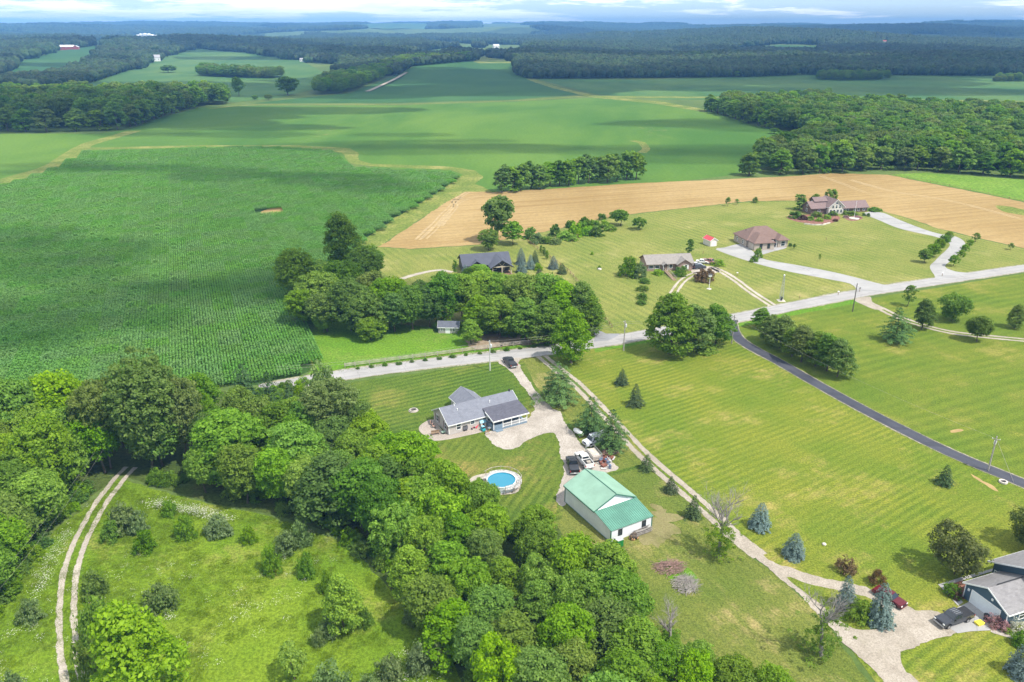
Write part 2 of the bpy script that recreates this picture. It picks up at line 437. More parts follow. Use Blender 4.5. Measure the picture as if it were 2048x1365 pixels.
def sheet(name, label, pix, m, lvl, cat='ground', smooth=True, jit=0.5, step=2.0, kind='structure'):
    """a patch of ground lying lvl*8 mm above the terrain, outline surveyed in the photo"""
    w2 = [P(u, v) for u, v in pix]
    far = max(q.y for q in w2) > 900
    size = max((a - b).length for a in w2 for b in w2)
    step = max(step, size / 260)
    pts = crspline(w2, step, True) if smooth else []
    if not smooth:
        for a, b in zip(w2, w2[1:] + w2[:1]):
            k = max(1, int((b - a).length / step))
            pts += [Vector((a.x + (b.x - a.x) * j / k, a.y + (b.y - a.y) * j / k)) for j in range(k)]
    n = len(pts)
    jp = []
    for i, q in enumerate(pts):
        t = (pts[(i + 1) % n] - pts[i - 1])
        t = Vector((-t.y, t.x)).normalized() if t.length > 1e-6 else Vector((0, 0))
        jp.append(q + t * jit * (wob(i, 1.0, lvl + 3) * 0.9 + wob(i, 4.0, lvl + 9) * 1.6))
    co = list(jp)
    if far:
        xs, ys = [q.x for q in jp], [q.y for q in jp]
        g = max(40.0, size / 45)
        gx, gy = np.meshgrid(np.arange(min(xs), max(xs), g), np.arange(min(ys), max(ys), g))
        gx, gy = gx.ravel(), gy.ravel()
        k = inpoly(gx, gy, [(q.x, q.y) for q in jp])
        co += [Vector((x, y)) for x, y in zip(gx[k], gy[k])]
    r = delaunay_2d_cdt(co, [(i, (i + 1) % n) for i in range(n)], [], 1, 1e-4)
    vs, fs = r[0], r[2]
    poly = [(q.x, q.y) for q in jp]
    cen = np.array([[sum(vs[i].x for i in f) / len(f), sum(vs[i].y for i in f) / len(f)] for f in fs])
    k = inpoly(cen[:, 0], cen[:, 1], poly)
    xy = np.array([(q.x, q.y) for q in vs])
    d = np.hypot(xy[:, 0], xy[:, 1])
    z = H(xy[:, 0], xy[:, 1]) + lvl * 0.008 + sstep(700, 2500, d) * 1.2 + sstep(2500, 6000, d) * 3
    me = bpy.data.meshes.new(name)
    me.from_pydata([(a, b, c) for (a, b), c in zip(xy, z)], [], [f for f, kk in zip(fs, k) if kk])
    me.update()
    o = mesh_obj(name, me, m)
    if me.polygons and me.polygons[0].normal.z < 0:
        me.flip_normals()
    return setp(o, label, cat, None, kind)

def ribbon(name, label, pix, width, m, lvl, jit=0.12, cat='road', off=0.0, step=1.5, world=None):
    pts = crspline(world or [P(u, v) for u, v in pix], step)
    n = len(pts)
    vs, fs = [], []
    for i, q in enumerate(pts):
        t = (pts[min(i + 1, n - 1)] - pts[max(i - 1, 0)]).normalized()
        s = Vector((-t.y, t.x))
        wd = width(i / (n - 1)) if callable(width) else width
        for k, sg in enumerate((1, -1)):
            e = q + s * (off + sg * (wd / 2 + jit * (wob(i, 1.0, lvl + k * 5) * 1.2 + wob(i, 5.0, lvl + k * 7 + 2) * 2)))
            vs.append((e.x, e.y, lvl * 0.008))
        if i:
            fs.append((2 * i - 2, 2 * i - 1, 2 * i + 1, 2 * i))
    me = bpy.data.meshes.new(name)
    me.from_pydata(vs, [], fs)
    me.update()
    at = me.attributes.new('across', 'FLOAT', 'POINT')
    at.data.foreach_set('value', np.tile(np.array([1.0, -1.0], np.float32), n))
    o = mesh_obj(name, me, m)
    if me.polygons[0].normal.z < 0:
        me.flip_normals()
    return setp(o, label, cat, None, 'structure')

def scatter(name, label, cat, pts, scl, rot, idx, sources, kind='stuff'):
    """one object of instanced small meshes (uncountable growth)"""
    col = bpy.data.collections.new(name + '_source')
    for i, me in enumerate(sources):
        o = bpy.data.objects.new('%s_source_%02d' % (name, i), me)
        col.objects.link(o)
    me = bpy.data.meshes.new(name)
    me.vertices.add(len(pts))
    me.vertices.foreach_set('co', np.asarray(pts, np.float32).ravel())
    for nm, ty, arr, key in (('scl', 'FLOAT_VECTOR', scl, 'vector'), ('rot', 'FLOAT_VECTOR', rot, 'vector'), ('idx', 'INT', idx, 'value')):
        a = me.attributes.new(nm, ty, 'POINT')
        a.data.foreach_set(key, np.asarray(arr, np.int32 if ty == 'INT' else np.float32).ravel())
    o = mesh_obj(name, me)
    ng = bpy.data.node_groups.new(name + '_nodes', 'GeometryNodeTree')
    ng.interface.new_socket('Geometry', in_out='INPUT', socket_type='NodeSocketGeometry')
    ng.interface.new_socket('Geometry', in_out='OUTPUT', socket_type='NodeSocketGeometry')
    N, Lk = ng.nodes, ng.links
    gi, go = N.new('NodeGroupInput'), N.new('NodeGroupOutput')
    ip, ci = N.new('GeometryNodeInstanceOnPoints'), N.new('GeometryNodeCollectionInfo')
    ci.inputs[0].default_value = col
    ci.inputs[1].default_value = True
    ci.inputs[2].default_value = True
    def attr(nm, ty):
        a = N.new('GeometryNodeInputNamedAttribute')
        a.data_type = ty
        a.inputs[0].default_value = nm
        return a.outputs[0]
    Lk.new(gi.outputs[0], ip.inputs['Points'])
    Lk.new(ci.outputs[0], ip.inputs['Instance'])
    ip.inputs['Pick Instance'].default_value = True
    Lk.new(attr('idx', 'INT'), ip.inputs['Instance Index'])
    Lk.new(attr('rot', 'FLOAT_VECTOR'), ip.inputs['Rotation'])
    Lk.new(attr('scl', 'FLOAT_VECTOR'), ip.inputs['Scale'])
    Lk.new(ip.outputs[0], go.inputs[0])
    md = o.modifiers.new('scatter', 'NODES')
    md.node_group = ng
    return setp(o, label, cat, None, kind)


# ------------------------------------------------------------------ terrain and fields
def build_terrain():
    rad = [0.0]
    r = 25.0
    while r < 16500:
        rad.append(r)
        r *= 1.045
    ang = np.radians(np.linspace(-82, 82, 150))
    vs = [(0.0, -260.0, 0.0)]
    for r in rad[1:]:
        x = np.sin(ang) * r
        y = -260 + np.cos(ang) * r
        vs += list(zip(x, y, H(x, y)))
    k = len(ang)
    fs = [(0, 2 + i, 1 + i) for i in range(k - 1)]
    for j in range(len(rad) - 2):
        a, b = 1 + j * k, 1 + (j + 1) * k
        fs += [(a + i, a + i + 1, b + i + 1, b + i) for i in range(k - 1)]
    me = bpy.data.meshes.new('terrain')
    me.from_pydata(vs, [], fs)
    me.update()
    if me.polygons[200].normal.z < 0:
        me.flip_normals()
    me.polygons.foreach_set('use_smooth', [True] * len(me.polygons))
    setp(mesh_obj('terrain', me, M_FARGREEN), 'green rolling farmland reaching to the horizon', 'terrain', None, 'structure')
build_terrain()

SOY1 = crop('soybeans_light', (0.050, 0.125, 0.018), (0.105, 0.185, 0.026), (0.24, 0.21, 0.10), None, 0.006)
SOY2 = crop('soybeans_deep', (0.030, 0.092, 0.026), (0.052, 0.122, 0.030), (0.16, 0.17, 0.07))
SOY3 = crop('soybeans_pale', (0.048, 0.118, 0.034), (0.090, 0.160, 0.042), None, None, 0.008)
CORN_SOIL = crop('corn_ground', (0.030, 0.070, 0.015), (0.045, 0.090, 0.018))
STUB = crop('wheat_stubble', (0.280, 0.190, 0.074), (0.360, 0.256, 0.114), (0.225, 0.138, 0.048), (18, 5.2, 0.08, 6), 0.012, 0.12)
STRIP = grass('field_margin', (0.105, 0.150, 0.028), (0.165, 0.190, 0.042), None, (0.30, 0.26, 0.10), 0.5, 0.05, 0.8)
PASTURE = grass('hay_meadow', (0.100, 0.190, 0.022), (0.140, 0.230, 0.032), None, (0.22, 0.22, 0.06), 0.2, 0.02, 0.6)
LAWN_N = grass('lawn_north', (0.130, 0.168, 0.032), (0.190, 0.200, 0.050), (118, 1.5, 0.18, 3), (0.34, 0.29, 0.12), 0.50, 0.03, 2.0)
LAWN_E = grass('lawn_east', (0.088, 0.140, 0.015), (0.130, 0.160, 0.020), (24, 1.6, 0.16, 5), (0.28, 0.235, 0.07), 0.35, 0.05, 3.0)
LOT = grass('mown_lot', (0.098, 0.150, 0.015), (0.155, 0.178, 0.022), (33, 0.80, 0.23, 2.6), (0.31, 0.25, 0.08), 0.55, 0.06, 3.0)
YARD = grass('striped_lawn', (0.058, 0.108, 0.014), (0.098, 0.138, 0.020), (29, 0.90, 0.36, 1.6), (0.25, 0.20, 0.065), 0.30, 0.05, 2.4)
YARD2 = grass('striped_lawn_low', (0.058, 0.110, 0.013), (0.105, 0.138, 0.020), (68, 0.90, 0.28, 1.8), (0.27, 0.20, 0.07), 0.55, 0.07, 2.4)
DRYYARD = grass('worn_yard', (0.088, 0.125, 0.020), (0.135, 0.152, 0.032), (118, 0.8, 0.14, 2.5), (0.32, 0.25, 0.11), 0.55, 0.08, 3.0)
MEADOW = grass('meadow_grass', (0.086, 0.160, 0.009), (0.136, 0.196, 0.014), None, (0.26, 0.23, 0.07), 0.40, 0.06, 2.0, 0.04, 0.6)
PADDOCK = grass('paddock_grass', (0.072, 0.170, 0.011), (0.110, 0.205, 0.018), None, (0.24, 0.24, 0.07), 0.25, 0.06, 1.8)
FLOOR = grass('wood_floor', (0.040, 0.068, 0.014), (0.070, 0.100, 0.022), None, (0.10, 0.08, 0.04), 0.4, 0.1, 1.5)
ROAD = asphalt('worn_road', (0.305, 0.292, 0.282), (0.365, 0.350, 0.338))
BLACKTOP = asphalt('fresh_blacktop', (0.050, 0.052, 0.066), (0.075, 0.078, 0.095))
CONC = asphalt('concrete_slab', (0.315, 0.307, 0.298), (0.37, 0.36, 0.348))
GRAV = gravel('crushed_stone', (0.315, 0.28, 0.24), (0.415, 0.375, 0.33))
GRAVW = gravel('crushed_stone_weedy', (0.36, 0.32, 0.27), (0.47, 0.42, 0.36), 0.5)
GRAVLANE = gravel('lane_stone', (0.30, 0.262, 0.212), (0.39, 0.345, 0.29), 0.10)
DIRT = gravel('bare_earth', (0.25, 0.19, 0.13), (0.34, 0.27, 0.19), 0.3)

sheet('soybean_field', 'broad bright green soybean field beyond the corn', [(-420, 330), (0, 268), (200, 268), (262, 258), (330, 234), (400, 216), (520, 212), (800, 211), (1024, 204), (1190, 196), (1330, 204), (1420, 222), (1500, 250), (1622, 272), (1600, 292), (1500, 345), (1340, 366), (985, 386), (930, 400), (880, 360), (600, 305), (200, 310), (-420, 480)], SOY1, 1, 'field', False, 1.5)
sheet('soybean_field', 'dark green soybean field running up to the wood gap', [(505, 207), (640, 192), (700, 186), (760, 160), (828, 137), (960, 128), (1028, 124), (1060, 154), (1170, 188), (1024, 200), (800, 206)], SOY2, 2, 'field', False, 1.5)
sheet('soybean_field', 'pale green soybean field below the blue wood', [(1075, 156), (1300, 158), (1600, 148), (2048, 150), (2500, 158), (2500, 250), (2048, 226), (1700, 206), (1450, 200), (1330, 200), (1190, 188)], SOY3, 2, 'field', False, 1.5)
sheet('soybean_field', 'green hillside field around the white gabled barn', [(-300, 260), (60, 183), (180, 160), (330, 118), (400, 104), (470, 106), (600, 122), (640, 140), (660, 168), (560, 195), (470, 205), (398, 200), (340, 188), (0, 190)], SOY3, 1, 'field', False, 1.5)
sheet('soybean_field', 'dark green field below the red barns', [(-200, 190), (0, 150), (30, 128), (120, 112), (190, 106), (230, 104), (180, 128), (120, 146), (60, 160)], SOY2, 2, 'field', False, 1.5)
sheet('soybean_field', 'thin pale field under the grain bins', [(135, 98), (160, 88), (300, 88), (280, 97), (210, 104)], SOY3, 2, 'field', False, 1.5)
sheet('soybean_field', 'small pale field by the white farmhouse', [(795, 104), (860, 99), (950, 90), (935, 104), (870, 110), (820, 113)], SOY3, 2, 'field', False, 1.5)
sheet('soybean_field', 'blue green clearing in the wooded ridge', [(1440, 102), (1480, 98), (1560, 96), (1640, 97), (1650, 101), (1560, 103)], SOY2, 2, 'field', False, 1.5)
sheet('soybean_field', 'narrow distant clearing along the ridge', [(690, 70), (760, 66), (860, 66), (850, 72), (770, 74)], SOY3, 2, 'field', False, 1.5)
sheet('soybean_field', 'pale strip of field in the left wood', [(-100, 205), (0, 175), (80, 152), (110, 154), (60, 182)], SOY3, 2, 'field', False, 1.5)
sheet('soybean_field', 'tan meadow in the gap between woods', [(948, 132), (955, 116), (968, 108), (985, 118), (1000, 126), (1024, 126), (1024, 134), (960, 134)], STRIP, 4, 'field', False, 1.5)
CORN_PIX = [(628, 740), (600, 674), (578, 622), (592, 575), (690, 528), (724, 484), (800, 432), (878, 386), (918, 358), (900, 349), (740, 342), (694, 336), (680, 321), (680, 312), (655, 305), (600, 301), (500, 298), (400, 300), (300, 305), (170, 307), (116, 340), (0, 378), (-420, 520), (-420, 800), (0, 780), (300, 775), (560, 768)]
sheet('corn_field', 'tall green corn field in long rows', CORN_PIX, CORN_SOIL, 3, 'field', False, 0.6)
sheet('field_margin', 'mown grass margin curving round the corn field', [(722, 494), (724, 482), (800, 430), (880, 382), (926, 350), (900, 340), (740, 333), (702, 327), (689, 313), (684, 306), (600, 297), (400, 296), (170, 300), (170, 296), (400, 291), (600, 291), (700, 297), (716, 305), (718, 321), (745, 328), (900, 334), (948, 341), (968, 354), (950, 368), (985, 384), (930, 384), (860, 425), (762, 492), (740, 500)], STRIP, 4, 'field margin', False, 0.9)
ribbon('field_track', 'pale grass track climbing to the left wood', [(-160, 420), (0, 366), (110, 330), (170, 292), (225, 275), (268, 262)], 12, STRIP, 5, 1.0, 'track', step=6)
ribbon('field_track', 'straight grass track across the soybean fields', [(420, 218), (520, 210), (800, 209), (1024, 202), (1180, 192)], 6, STRIP, 5, 1.0, 'track', step=12)
ribbon('field_track', 'grass waterway curving through the right soybean field', [(1262, 282), (1282, 286), (1294, 297), (1284, 306)], 6, STRIP, 6, 1.0, 'track', step=6)
sheet('grass_waterway', 'pale waterway angling across the far field', [(1050, 155), (1064, 154), (1115, 172), (1185, 190), (1330, 205), (1420, 221), (1410, 225), (1310, 208), (1180, 195), (1105, 175)], STRIP, 5, 'waterway', False, 1.0)
sheet('grass_waterway', 'pale grass strip along the lower edge of far field', [(1180, 192), (1500, 194), (2048, 203), (2400, 210), (2400, 214), (2048, 206), (1500, 197), (1185, 196)], STRIP, 5, 'waterway', False, 1.0)
ribbon('farm_lane', 'straight white farm lane by the hedgerow', [(735, 183), (790, 158), (826, 137)], 7, GRAVLANE, 6, 0.5, 'track', step=10)
sheet('wheat_field', 'harvested tan wheat stubble field', [(757, 494), (930, 381), (985, 385), (1290, 366), (1500, 357), (1600, 352), (1650, 347), (1775, 350), (1900, 375), (2048, 405), (2400, 480), (2400, 590), (2048, 497), (1950, 476), (1870, 455), (1800, 432), (1740, 417), (1640, 405), (1590, 402), (1500, 403), (1370, 416), (1240, 432), (1060, 470), (955, 490), (820, 499)], STUB, 3, 'field', False, 0.8)
TYRE_DUST = surf('pale_straw_track', (0.365, 0.265, 0.13), 0.95, 0.15, 0.4)
for k, (lb, px) in enumerate([('pale tyre track up the narrow end of the stubble', [(835, 480), (868, 448), (895, 420), (915, 398), (935, 385)]), ('second pale tyre track beside the first in the stubble', [(850, 478), (880, 446), (902, 420), (925, 402), (960, 392)]), ('curved pale tyre track crossing the others in the stubble', [(880, 452), (898, 430), (912, 412), (908, 402), (925, 396)]), ('pale tyre track behind the two storey house', [(1640, 352), (1680, 366), (1740, 388), (1800, 396)]), ('long pale tyre track along the right stubble', [(1700, 360), (1790, 384), (1900, 402), (2048, 440)])]):
    ribbon('tyre_track', lb, px, 0.8, TYRE_DUST, 5 + k % 2, 0.3, 'track', 0.9, 3)
    ribbon('tyre_track', lb.replace('tyre track', 'tyre rut'), px, 0.8, TYRE_DUST, 5 + k % 2, 0.3, 'track', -0.9, 3)
sheet('hay_field', 'bright green hay field beside the stubble', [(1782, 350), (1850, 346), (2048, 360), (2300, 375), (2400, 478), (2048, 403), (1900, 373)], PASTURE, 4, 'field', False, 0.8)
sheet('hay_field', 'small green tuft of unmown grass in the stubble', [(1990, 412), (2020, 414), (2060, 424), (2060, 432), (2010, 424)], STRIP, 5, 'field', True, 0.8)
sheet('lawn', 'wide mown lawn around the northern houses', [(757, 495), (820, 500), (955, 491), (1060, 471), (1240, 433), (1370, 417), (1500, 404), (1590, 403), (1640, 406), (1740, 418), (1800, 433), (1870, 456), (1950, 477), (2048, 498), (2400, 592), (2400, 500), (2048, 540), (1900, 562), (1720, 590), (1500, 633), (1280, 672), (1190, 688), (1090, 703), (980, 715), (700, 752), (628, 740), (600, 674), (578, 622), (592, 575), (690, 528)], LAWN_N, 4, 'lawn', False, 0.4)
sheet('paddock', 'lush green paddock inside the rail fence', [(632, 738), (606, 676), (590, 640), (680, 640), (860, 655), (940, 672), (955, 686), (920, 702), (800, 720), (700, 735)], PADDOCK, 5, 'paddock', False, 0.6)
sheet('road_verge', 'green verge along the far side of the road', [(600, 762), (632, 738), (800, 720), (960, 700), (1100, 684), (1190, 672), (1190, 692), (980, 716), (700, 752)], PADDOCK, 6, 'verge', False, 0.5)
sheet('lawn', 'mown yellow green lot between lane and blacktop drive', [(1100, 716), (1190, 696), (1280, 680), (1468, 648), (1484, 686), (1560, 730), (1760, 845), (2048, 975), (2400, 1130), (2400, 1560), (1900, 1560), (1640, 1215), (1480, 1085), (1300, 925), (1160, 775)], LOT, 4, 'lawn', False, 0.3)
sheet('lawn', 'bright green lawn beyond the blacktop drive', [(1468, 648), (1720, 600), (2048, 548), (2400, 495), (2400, 1120), (2048, 970), (1760, 840), (1560, 726), (1484, 682)], LAWN_E, 5, 'lawn', False, 0.3)
sheet('road_verge', 'rough green verge along the near side of the road', [(1190, 706), (1280, 688), (1468, 656), (1720, 606), (1720, 596), (1468, 644), (1280, 676), (1190, 690)], PADDOCK, 6, 'verge', False, 0.6)
sheet('lawn', 'striped lawn around the grey house', [(585, 790), (690, 766), (980, 727), (1100, 712), (1180, 800), (1300, 930), (1200, 960), (1135, 1010), (1110, 1060), (930, 1020), (700, 900)], YARD, 6, 'lawn', False, 0.3)
sheet('lawn', 'lower striped lawn between grey house and pool', [(800, 925), (850, 888), (930, 870), (985, 856), (1068, 870), (1102, 862), (1116, 885), (1130, 935), (1128, 965), (1114, 1005), (1110, 1060), (930, 1020)], YARD2, 7, 'lawn', False, 0.3)
sheet('lawn', 'narrow mown strip between stone drive and lane', [(1044, 718), (1090, 712), (1180, 797), (1300, 925), (1240, 940), (1165, 890), (1130, 830), (1070, 770)], DRYYARD, 7, 'lawn', False, 0.2)
sheet('lawn', 'dry worn yard behind the green roofed barn', [(1160, 870), (1200, 840), (1300, 930), (1480, 1090), (1640, 1230), (1850, 1500), (1250, 1500), (1200, 1150), (1105, 1050), (1130, 960)], DRYYARD, 5, 'lawn', False, 0.8)
sheet('meadow', 'unmown clearing with wildflowers beside the two track', [(-300, 1560), (-100, 1300), (40, 1130), (130, 1050), (232, 958), (330, 985), (560, 1040), (700, 1090), (800, 1200), (900, 1310), (1000, 1560)], MEADOW, 4, 'meadow', False, 0.8)
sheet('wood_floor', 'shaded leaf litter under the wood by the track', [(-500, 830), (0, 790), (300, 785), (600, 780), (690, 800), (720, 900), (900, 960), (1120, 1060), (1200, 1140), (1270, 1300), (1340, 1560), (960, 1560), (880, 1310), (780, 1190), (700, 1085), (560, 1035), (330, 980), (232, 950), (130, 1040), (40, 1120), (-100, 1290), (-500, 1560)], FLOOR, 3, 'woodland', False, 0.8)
# ------------------------------------------------------------------ roads, drives and paths
ROADPIX = [(520, 780), (610, 764), (700, 748.5), (800, 735), (900, 723), (980, 714), (1090, 702), (1190, 687), (1280, 672), (1400, 650), (1500, 631), (1600, 610), (1720, 587), (1800, 574), (1900, 559), (2048, 537), (2200, 517), (2400, 492)]
ribbon('country_road', 'pale worn asphalt country road', ROADPIX, 6.3, ROAD, 8, 0.08)
ribbon('gravel_shoulder', 'thin gravel shoulder under the country road edges', ROADPIX, 7.4, GRAVW, 7, 0.25)
sheet('gravel_drive', 'crushed stone drive of the grey house', [(998, 722), (1046, 716), (1038, 726), (1046, 745), (1072, 783), (1098, 812), (1122, 826), (1134, 850), (1160, 885), (1178, 905), (1200, 915), (1216, 918), (1238, 936), (1232, 942), (1205, 948), (1170, 962), (1140, 985), (1132, 1012), (1118, 1010), (1113, 990), (1128, 950), (1124, 915), (1111, 872), (1100, 867), (1068, 876), (1030, 896), (1005, 899), (985, 888), (970, 870), (985, 862), (1052, 838), (1066, 826), (1068, 806), (1050, 778), (1020, 742)], GRAV, 9, 'driveway', True, 0.42, 0.5)
sheet('patio', 'tan stone patio beside the grey house', [(868, 840), (850, 845), (838, 856), (844, 868), (862, 880), (880, 882), (930, 873), (985, 858), (975, 850), (898, 868)], gravel('patio_stone', (0.33, 0.285, 0.245), (0.40, 0.35, 0.305)), 8, 'patio', True, 0.12, 0.8)
sheet('bare_patch', 'bare trampled soil beside the barn', [(1290, 1040), (1320, 1010), (1352, 1030), (1360, 1055), (1330, 1078), (1290, 1082), (1275, 1070)], gravel('trampled', (0.17, 0.16, 0.06), (0.25, 0.22, 0.105), 0.9), 7, 'bare ground', True, 2.2, 0.5)
LANE = [(1082, 712), (1110, 735), (1140, 758), (1180, 795), (1230, 850), (1300, 922), (1360, 974), (1420, 1026), (1470, 1073), (1520, 1113)]
def two_track(label, pix, gap, wd, m, lvl):
    for sg, nm in ((1, 'far'), (-1, 'near')):
        ribbon('wheel_track', label[0 if sg > 0 else 1], pix, wd, m, lvl, 0.16, 'track', sg * gap / 2, 0.7)
two_track(('gravel wheel track of the long lane, lot side', 'gravel wheel track of the long lane, barn side'), LANE, 1.95, 1.25, GRAVLANE, 8)
sheet('gravel_lane', 'wide crushed stone lane and turning circle by the blue house', [(1462, 1062), (1480, 1074), (1520, 1106), (1560, 1130), (1640, 1155), (1700, 1168), (1740, 1180), (1790, 1200), (1830, 1222), (1868, 1222), (1900, 1240), (1925, 1262), (1880, 1278), (1830, 1298), (1800, 1310), (1808, 1340), (1840, 1365), (1900, 1440), (1850, 1460), (1770, 1365), (1700, 1300), (1645, 1240), (1600, 1192), (1540, 1140), (1490, 1098), (1450, 1070)], GRAVLANE, 9, 'driveway', True, 0.40, 0.5)
sheet('island_lawn', 'grass island inside the turning circle', [(1575, 1156), (1620, 1170), (1680, 1182), (1740, 1198), (1770, 1222), (1785, 1245), (1762, 1258), (1720, 1260), (1682, 1244), (1640, 1210), (1600, 1178)], LAWN_E, 10, 'lawn', True, 0.25, 0.8)
ribbon('blacktop_drive', 'fresh blacktop drive with pale edges', [(1461, 640), (1468, 665), (1490, 688), (1560, 726), (1640, 772), (1760, 837), (1900, 906), (2048, 968), (2200, 1030)], 3.45, BLACKTOP, 9, 0.05)
ribbon('drive_edging', 'pale gravel edging under the blacktop drive', [(1461, 640), (1468, 665), (1490, 688), (1560, 726), (1640, 772), (1760, 837), (1900, 906), (2048, 968), (2200, 1030)], 4.0, GRAVLANE, 8, 0.15)
sheet('blacktop_apron', 'grey asphalt apron of the shaded drive', [(1170, 650), (1186, 648), (1196, 660), (1212, 668), (1240, 668), (1216, 682), (1188, 684), (1190, 672)], asphalt('old_asphalt', (0.20, 0.20, 0.21), (0.27, 0.27, 0.28)), 9, 'driveway', True, 0.1)
sheet('concrete_drive', 'white concrete drive of the hip roofed house', [(1432, 500), (1448, 496), (1482, 489), (1508, 505), (1516, 512), (1532, 520), (1600, 532), (1680, 548), (1750, 566), (1785, 577), (1730, 586), (1712, 578), (1700, 568), (1640, 556), (1560, 540), (1500, 524)], CONC, 9, 'driveway', True, 0.08)
sheet('concrete_drive', 'white concrete drive of the two storey house', [(1728, 428), (1744, 424), (1768, 427), (1800, 441), (1850, 460), (1885, 470), (1912, 474), (1930, 486), (1924, 500), (1904, 520), (1890, 534), (1912, 544), (1940, 548), (1880, 560), (1868, 550), (1860, 534), (1872, 520), (1898, 494), (1894, 484), (1870, 474), (1800, 458), (1760, 442)], CONC, 9, 'driveway', True, 0.08)
two_track(('outer wheel track of the ranch house drive', 'inner wheel track of the ranch house drive'), [(1330, 640), (1344, 592), (1362, 566), (1385, 550), (1410, 545)], 1.9, 0.9, GRAVW, 8)
two_track(('upper wheel track of the straight ranch drive', 'lower wheel track of the straight ranch drive'), [(1425, 535), (1460, 553), (1500, 582), (1545, 612)], 1.9, 1.2, GRAVW, 8)
sheet('gravel_pad', 'gravel parking pad beside the ranch house', [(1382, 541), (1404, 534), (1428, 534), (1442, 542), (1420, 549), (1390, 549)], GRAVW, 8, 'parking', True, 0.2)
two_track(('far wheel track of the eastern lane', 'near wheel track of the eastern lane'), [(1730, 603), (1770, 622), (1800, 636), (1850, 653), (1920, 668), (2048, 681), (2200, 694)], 2.0, 1.15, GRAVLANE, 8)
sheet('gravel_apron', 'pale gravel apron where the eastern lane meets the road', [(1708, 600), (1740, 594), (1745, 606), (1768, 620), (1750, 620), (1725, 610)], GRAVLANE, 9, 'driveway', True, 0.1)
sheet('bare_earth', 'bare earth yard under the road side trees', [(930, 672), (1000, 668), (1090, 676), (1110, 684), (1090, 690), (1000, 694), (955, 700), (935, 694)], DIRT, 7, 'bare ground', True, 0.8)
sheet('bare_earth', 'bare soil corner at the corn field edge', [(576, 622), (590, 640), (604, 668), (598, 668), (580, 640)], DIRT, 7, 'bare ground', True, 0.5)
sheet('bare_earth', 'bare oval of soil in the corn', [(520, 426), (535, 419), (556, 416), (578, 417), (578, 424), (560, 429), (535, 430)], STUB, 5, 'bare ground', True, 0.3)
two_track(('outer wheel track of the meadow two track', 'inner wheel track of the meadow two track'), [(262, 935), (236, 962), (196, 1018), (165, 1075), (143, 1140), (133, 1205), (134, 1270), (142, 1330), (155, 1400), (170, 1470)], 1.9, 0.95, GRAVW, 8)
ribbon('dirt_lane', 'dirt lane curving to the dark roofed house', [(780, 568), (815, 555), (850, 545), (880, 541), (905, 545)], 2.2, GRAVW, 7, 0.3)
sheet('garage_apron', 'concrete apron before the blue garage', [(1893, 1254), (1915, 1216), (1944, 1202), (1992, 1243), (1980, 1262), (1940, 1264), (1915, 1268)], CONC, 11, 'driveway', False, 0.0)
sheet('garden_walk', 'pale walk beside the blue house', [(1876, 1170), (1925, 1155), (1990, 1137), (1990, 1142), (1925, 1162), (1895, 1171), (1926, 1206), (1916, 1213)], CONC, 10, 'path', False, 0.0)

# ------------------------------------------------------------------ plant meshes
def unit(a):
    return a / np.maximum(np.linalg.norm(a, axis=-1, keepdims=True), 1e-9)
def leaf_mesh(name, C, N, size, aspect, tint, m, extra=None):
    """many small pointed leaf faces; C centres, N normals"""
    n = len(C)
    r = unit(RNG.normal(size=(n, 3)))
    T = unit(np.cross(N, r))
    B = np.cross(N, T)
    s = np.broadcast_to(np.asarray(size, float).reshape(-1, 1), (n, 1))
    lift = N * s * 0.22
    V = np.stack([C + T * s, C + B * s * aspect + lift, C - T * s, C - B * s * aspect + lift], 1).reshape(-1, 3)
    me = bpy.data.meshes.new(name)
    me.vertices.add(4 * n)
    me.vertices.foreach_set('co', V.astype(np.float32).ravel())
    me.loops.add(4 * n)
    me.loops.foreach_set('vertex_index', np.arange(4 * n, dtype=np.int32))
    me.polygons.add(n)
    me.polygons.foreach_set('loop_start', np.arange(0, 4 * n, 4, dtype=np.int32))
    me.polygons.foreach_set('loop_total', np.full(n, 4, np.int32))
    me.update(calc_edges=True)
    a = me.attributes.new('tint', 'FLOAT', 'FACE')
    a.data.foreach_set('value', np.clip(tint, 0, 1).astype(np.float32))
    me.materials.append(m)
    return me
def clumps(cc, cr, per, rng, flat=0.72, up=0.25, tn=None, jitter=0.60, low=-0.45):
    """leaf centres and normals on the upper outside of leafy clumps"""
    k = len(cc)
    d = unit(rng.normal(size=(k, per, 3)) + np.array([0, 0, 0.45]))
    bad = d[..., 2] < low
    d[bad] *= np.array([1, 1, -1])
    rr = cr.reshape(-1, 1, 1) * rng.uniform(0.62, 1.05, (k, per, 1))
    C = cc[:, None, :] + d * rr * np.array([1, 1, flat])
    N = unit(d + rng.normal(size=d.shape) * jitter + np.array([0, 0, up]))
    t = (np.random.default_rng(3).uniform(0.0, 1.0, (k, 1)) if tn is None else tn.reshape(-1, 1)) * 0.42 + rng.uniform(-0.05, 0.55, (k, per)) + np.clip(d[..., 2], -0.6, 1) * 0.22  # upward leaves get a lighter tint: daylight from above put into the colour
    return C.reshape(-1, 3), N.reshape(-1, 3), t.ravel()
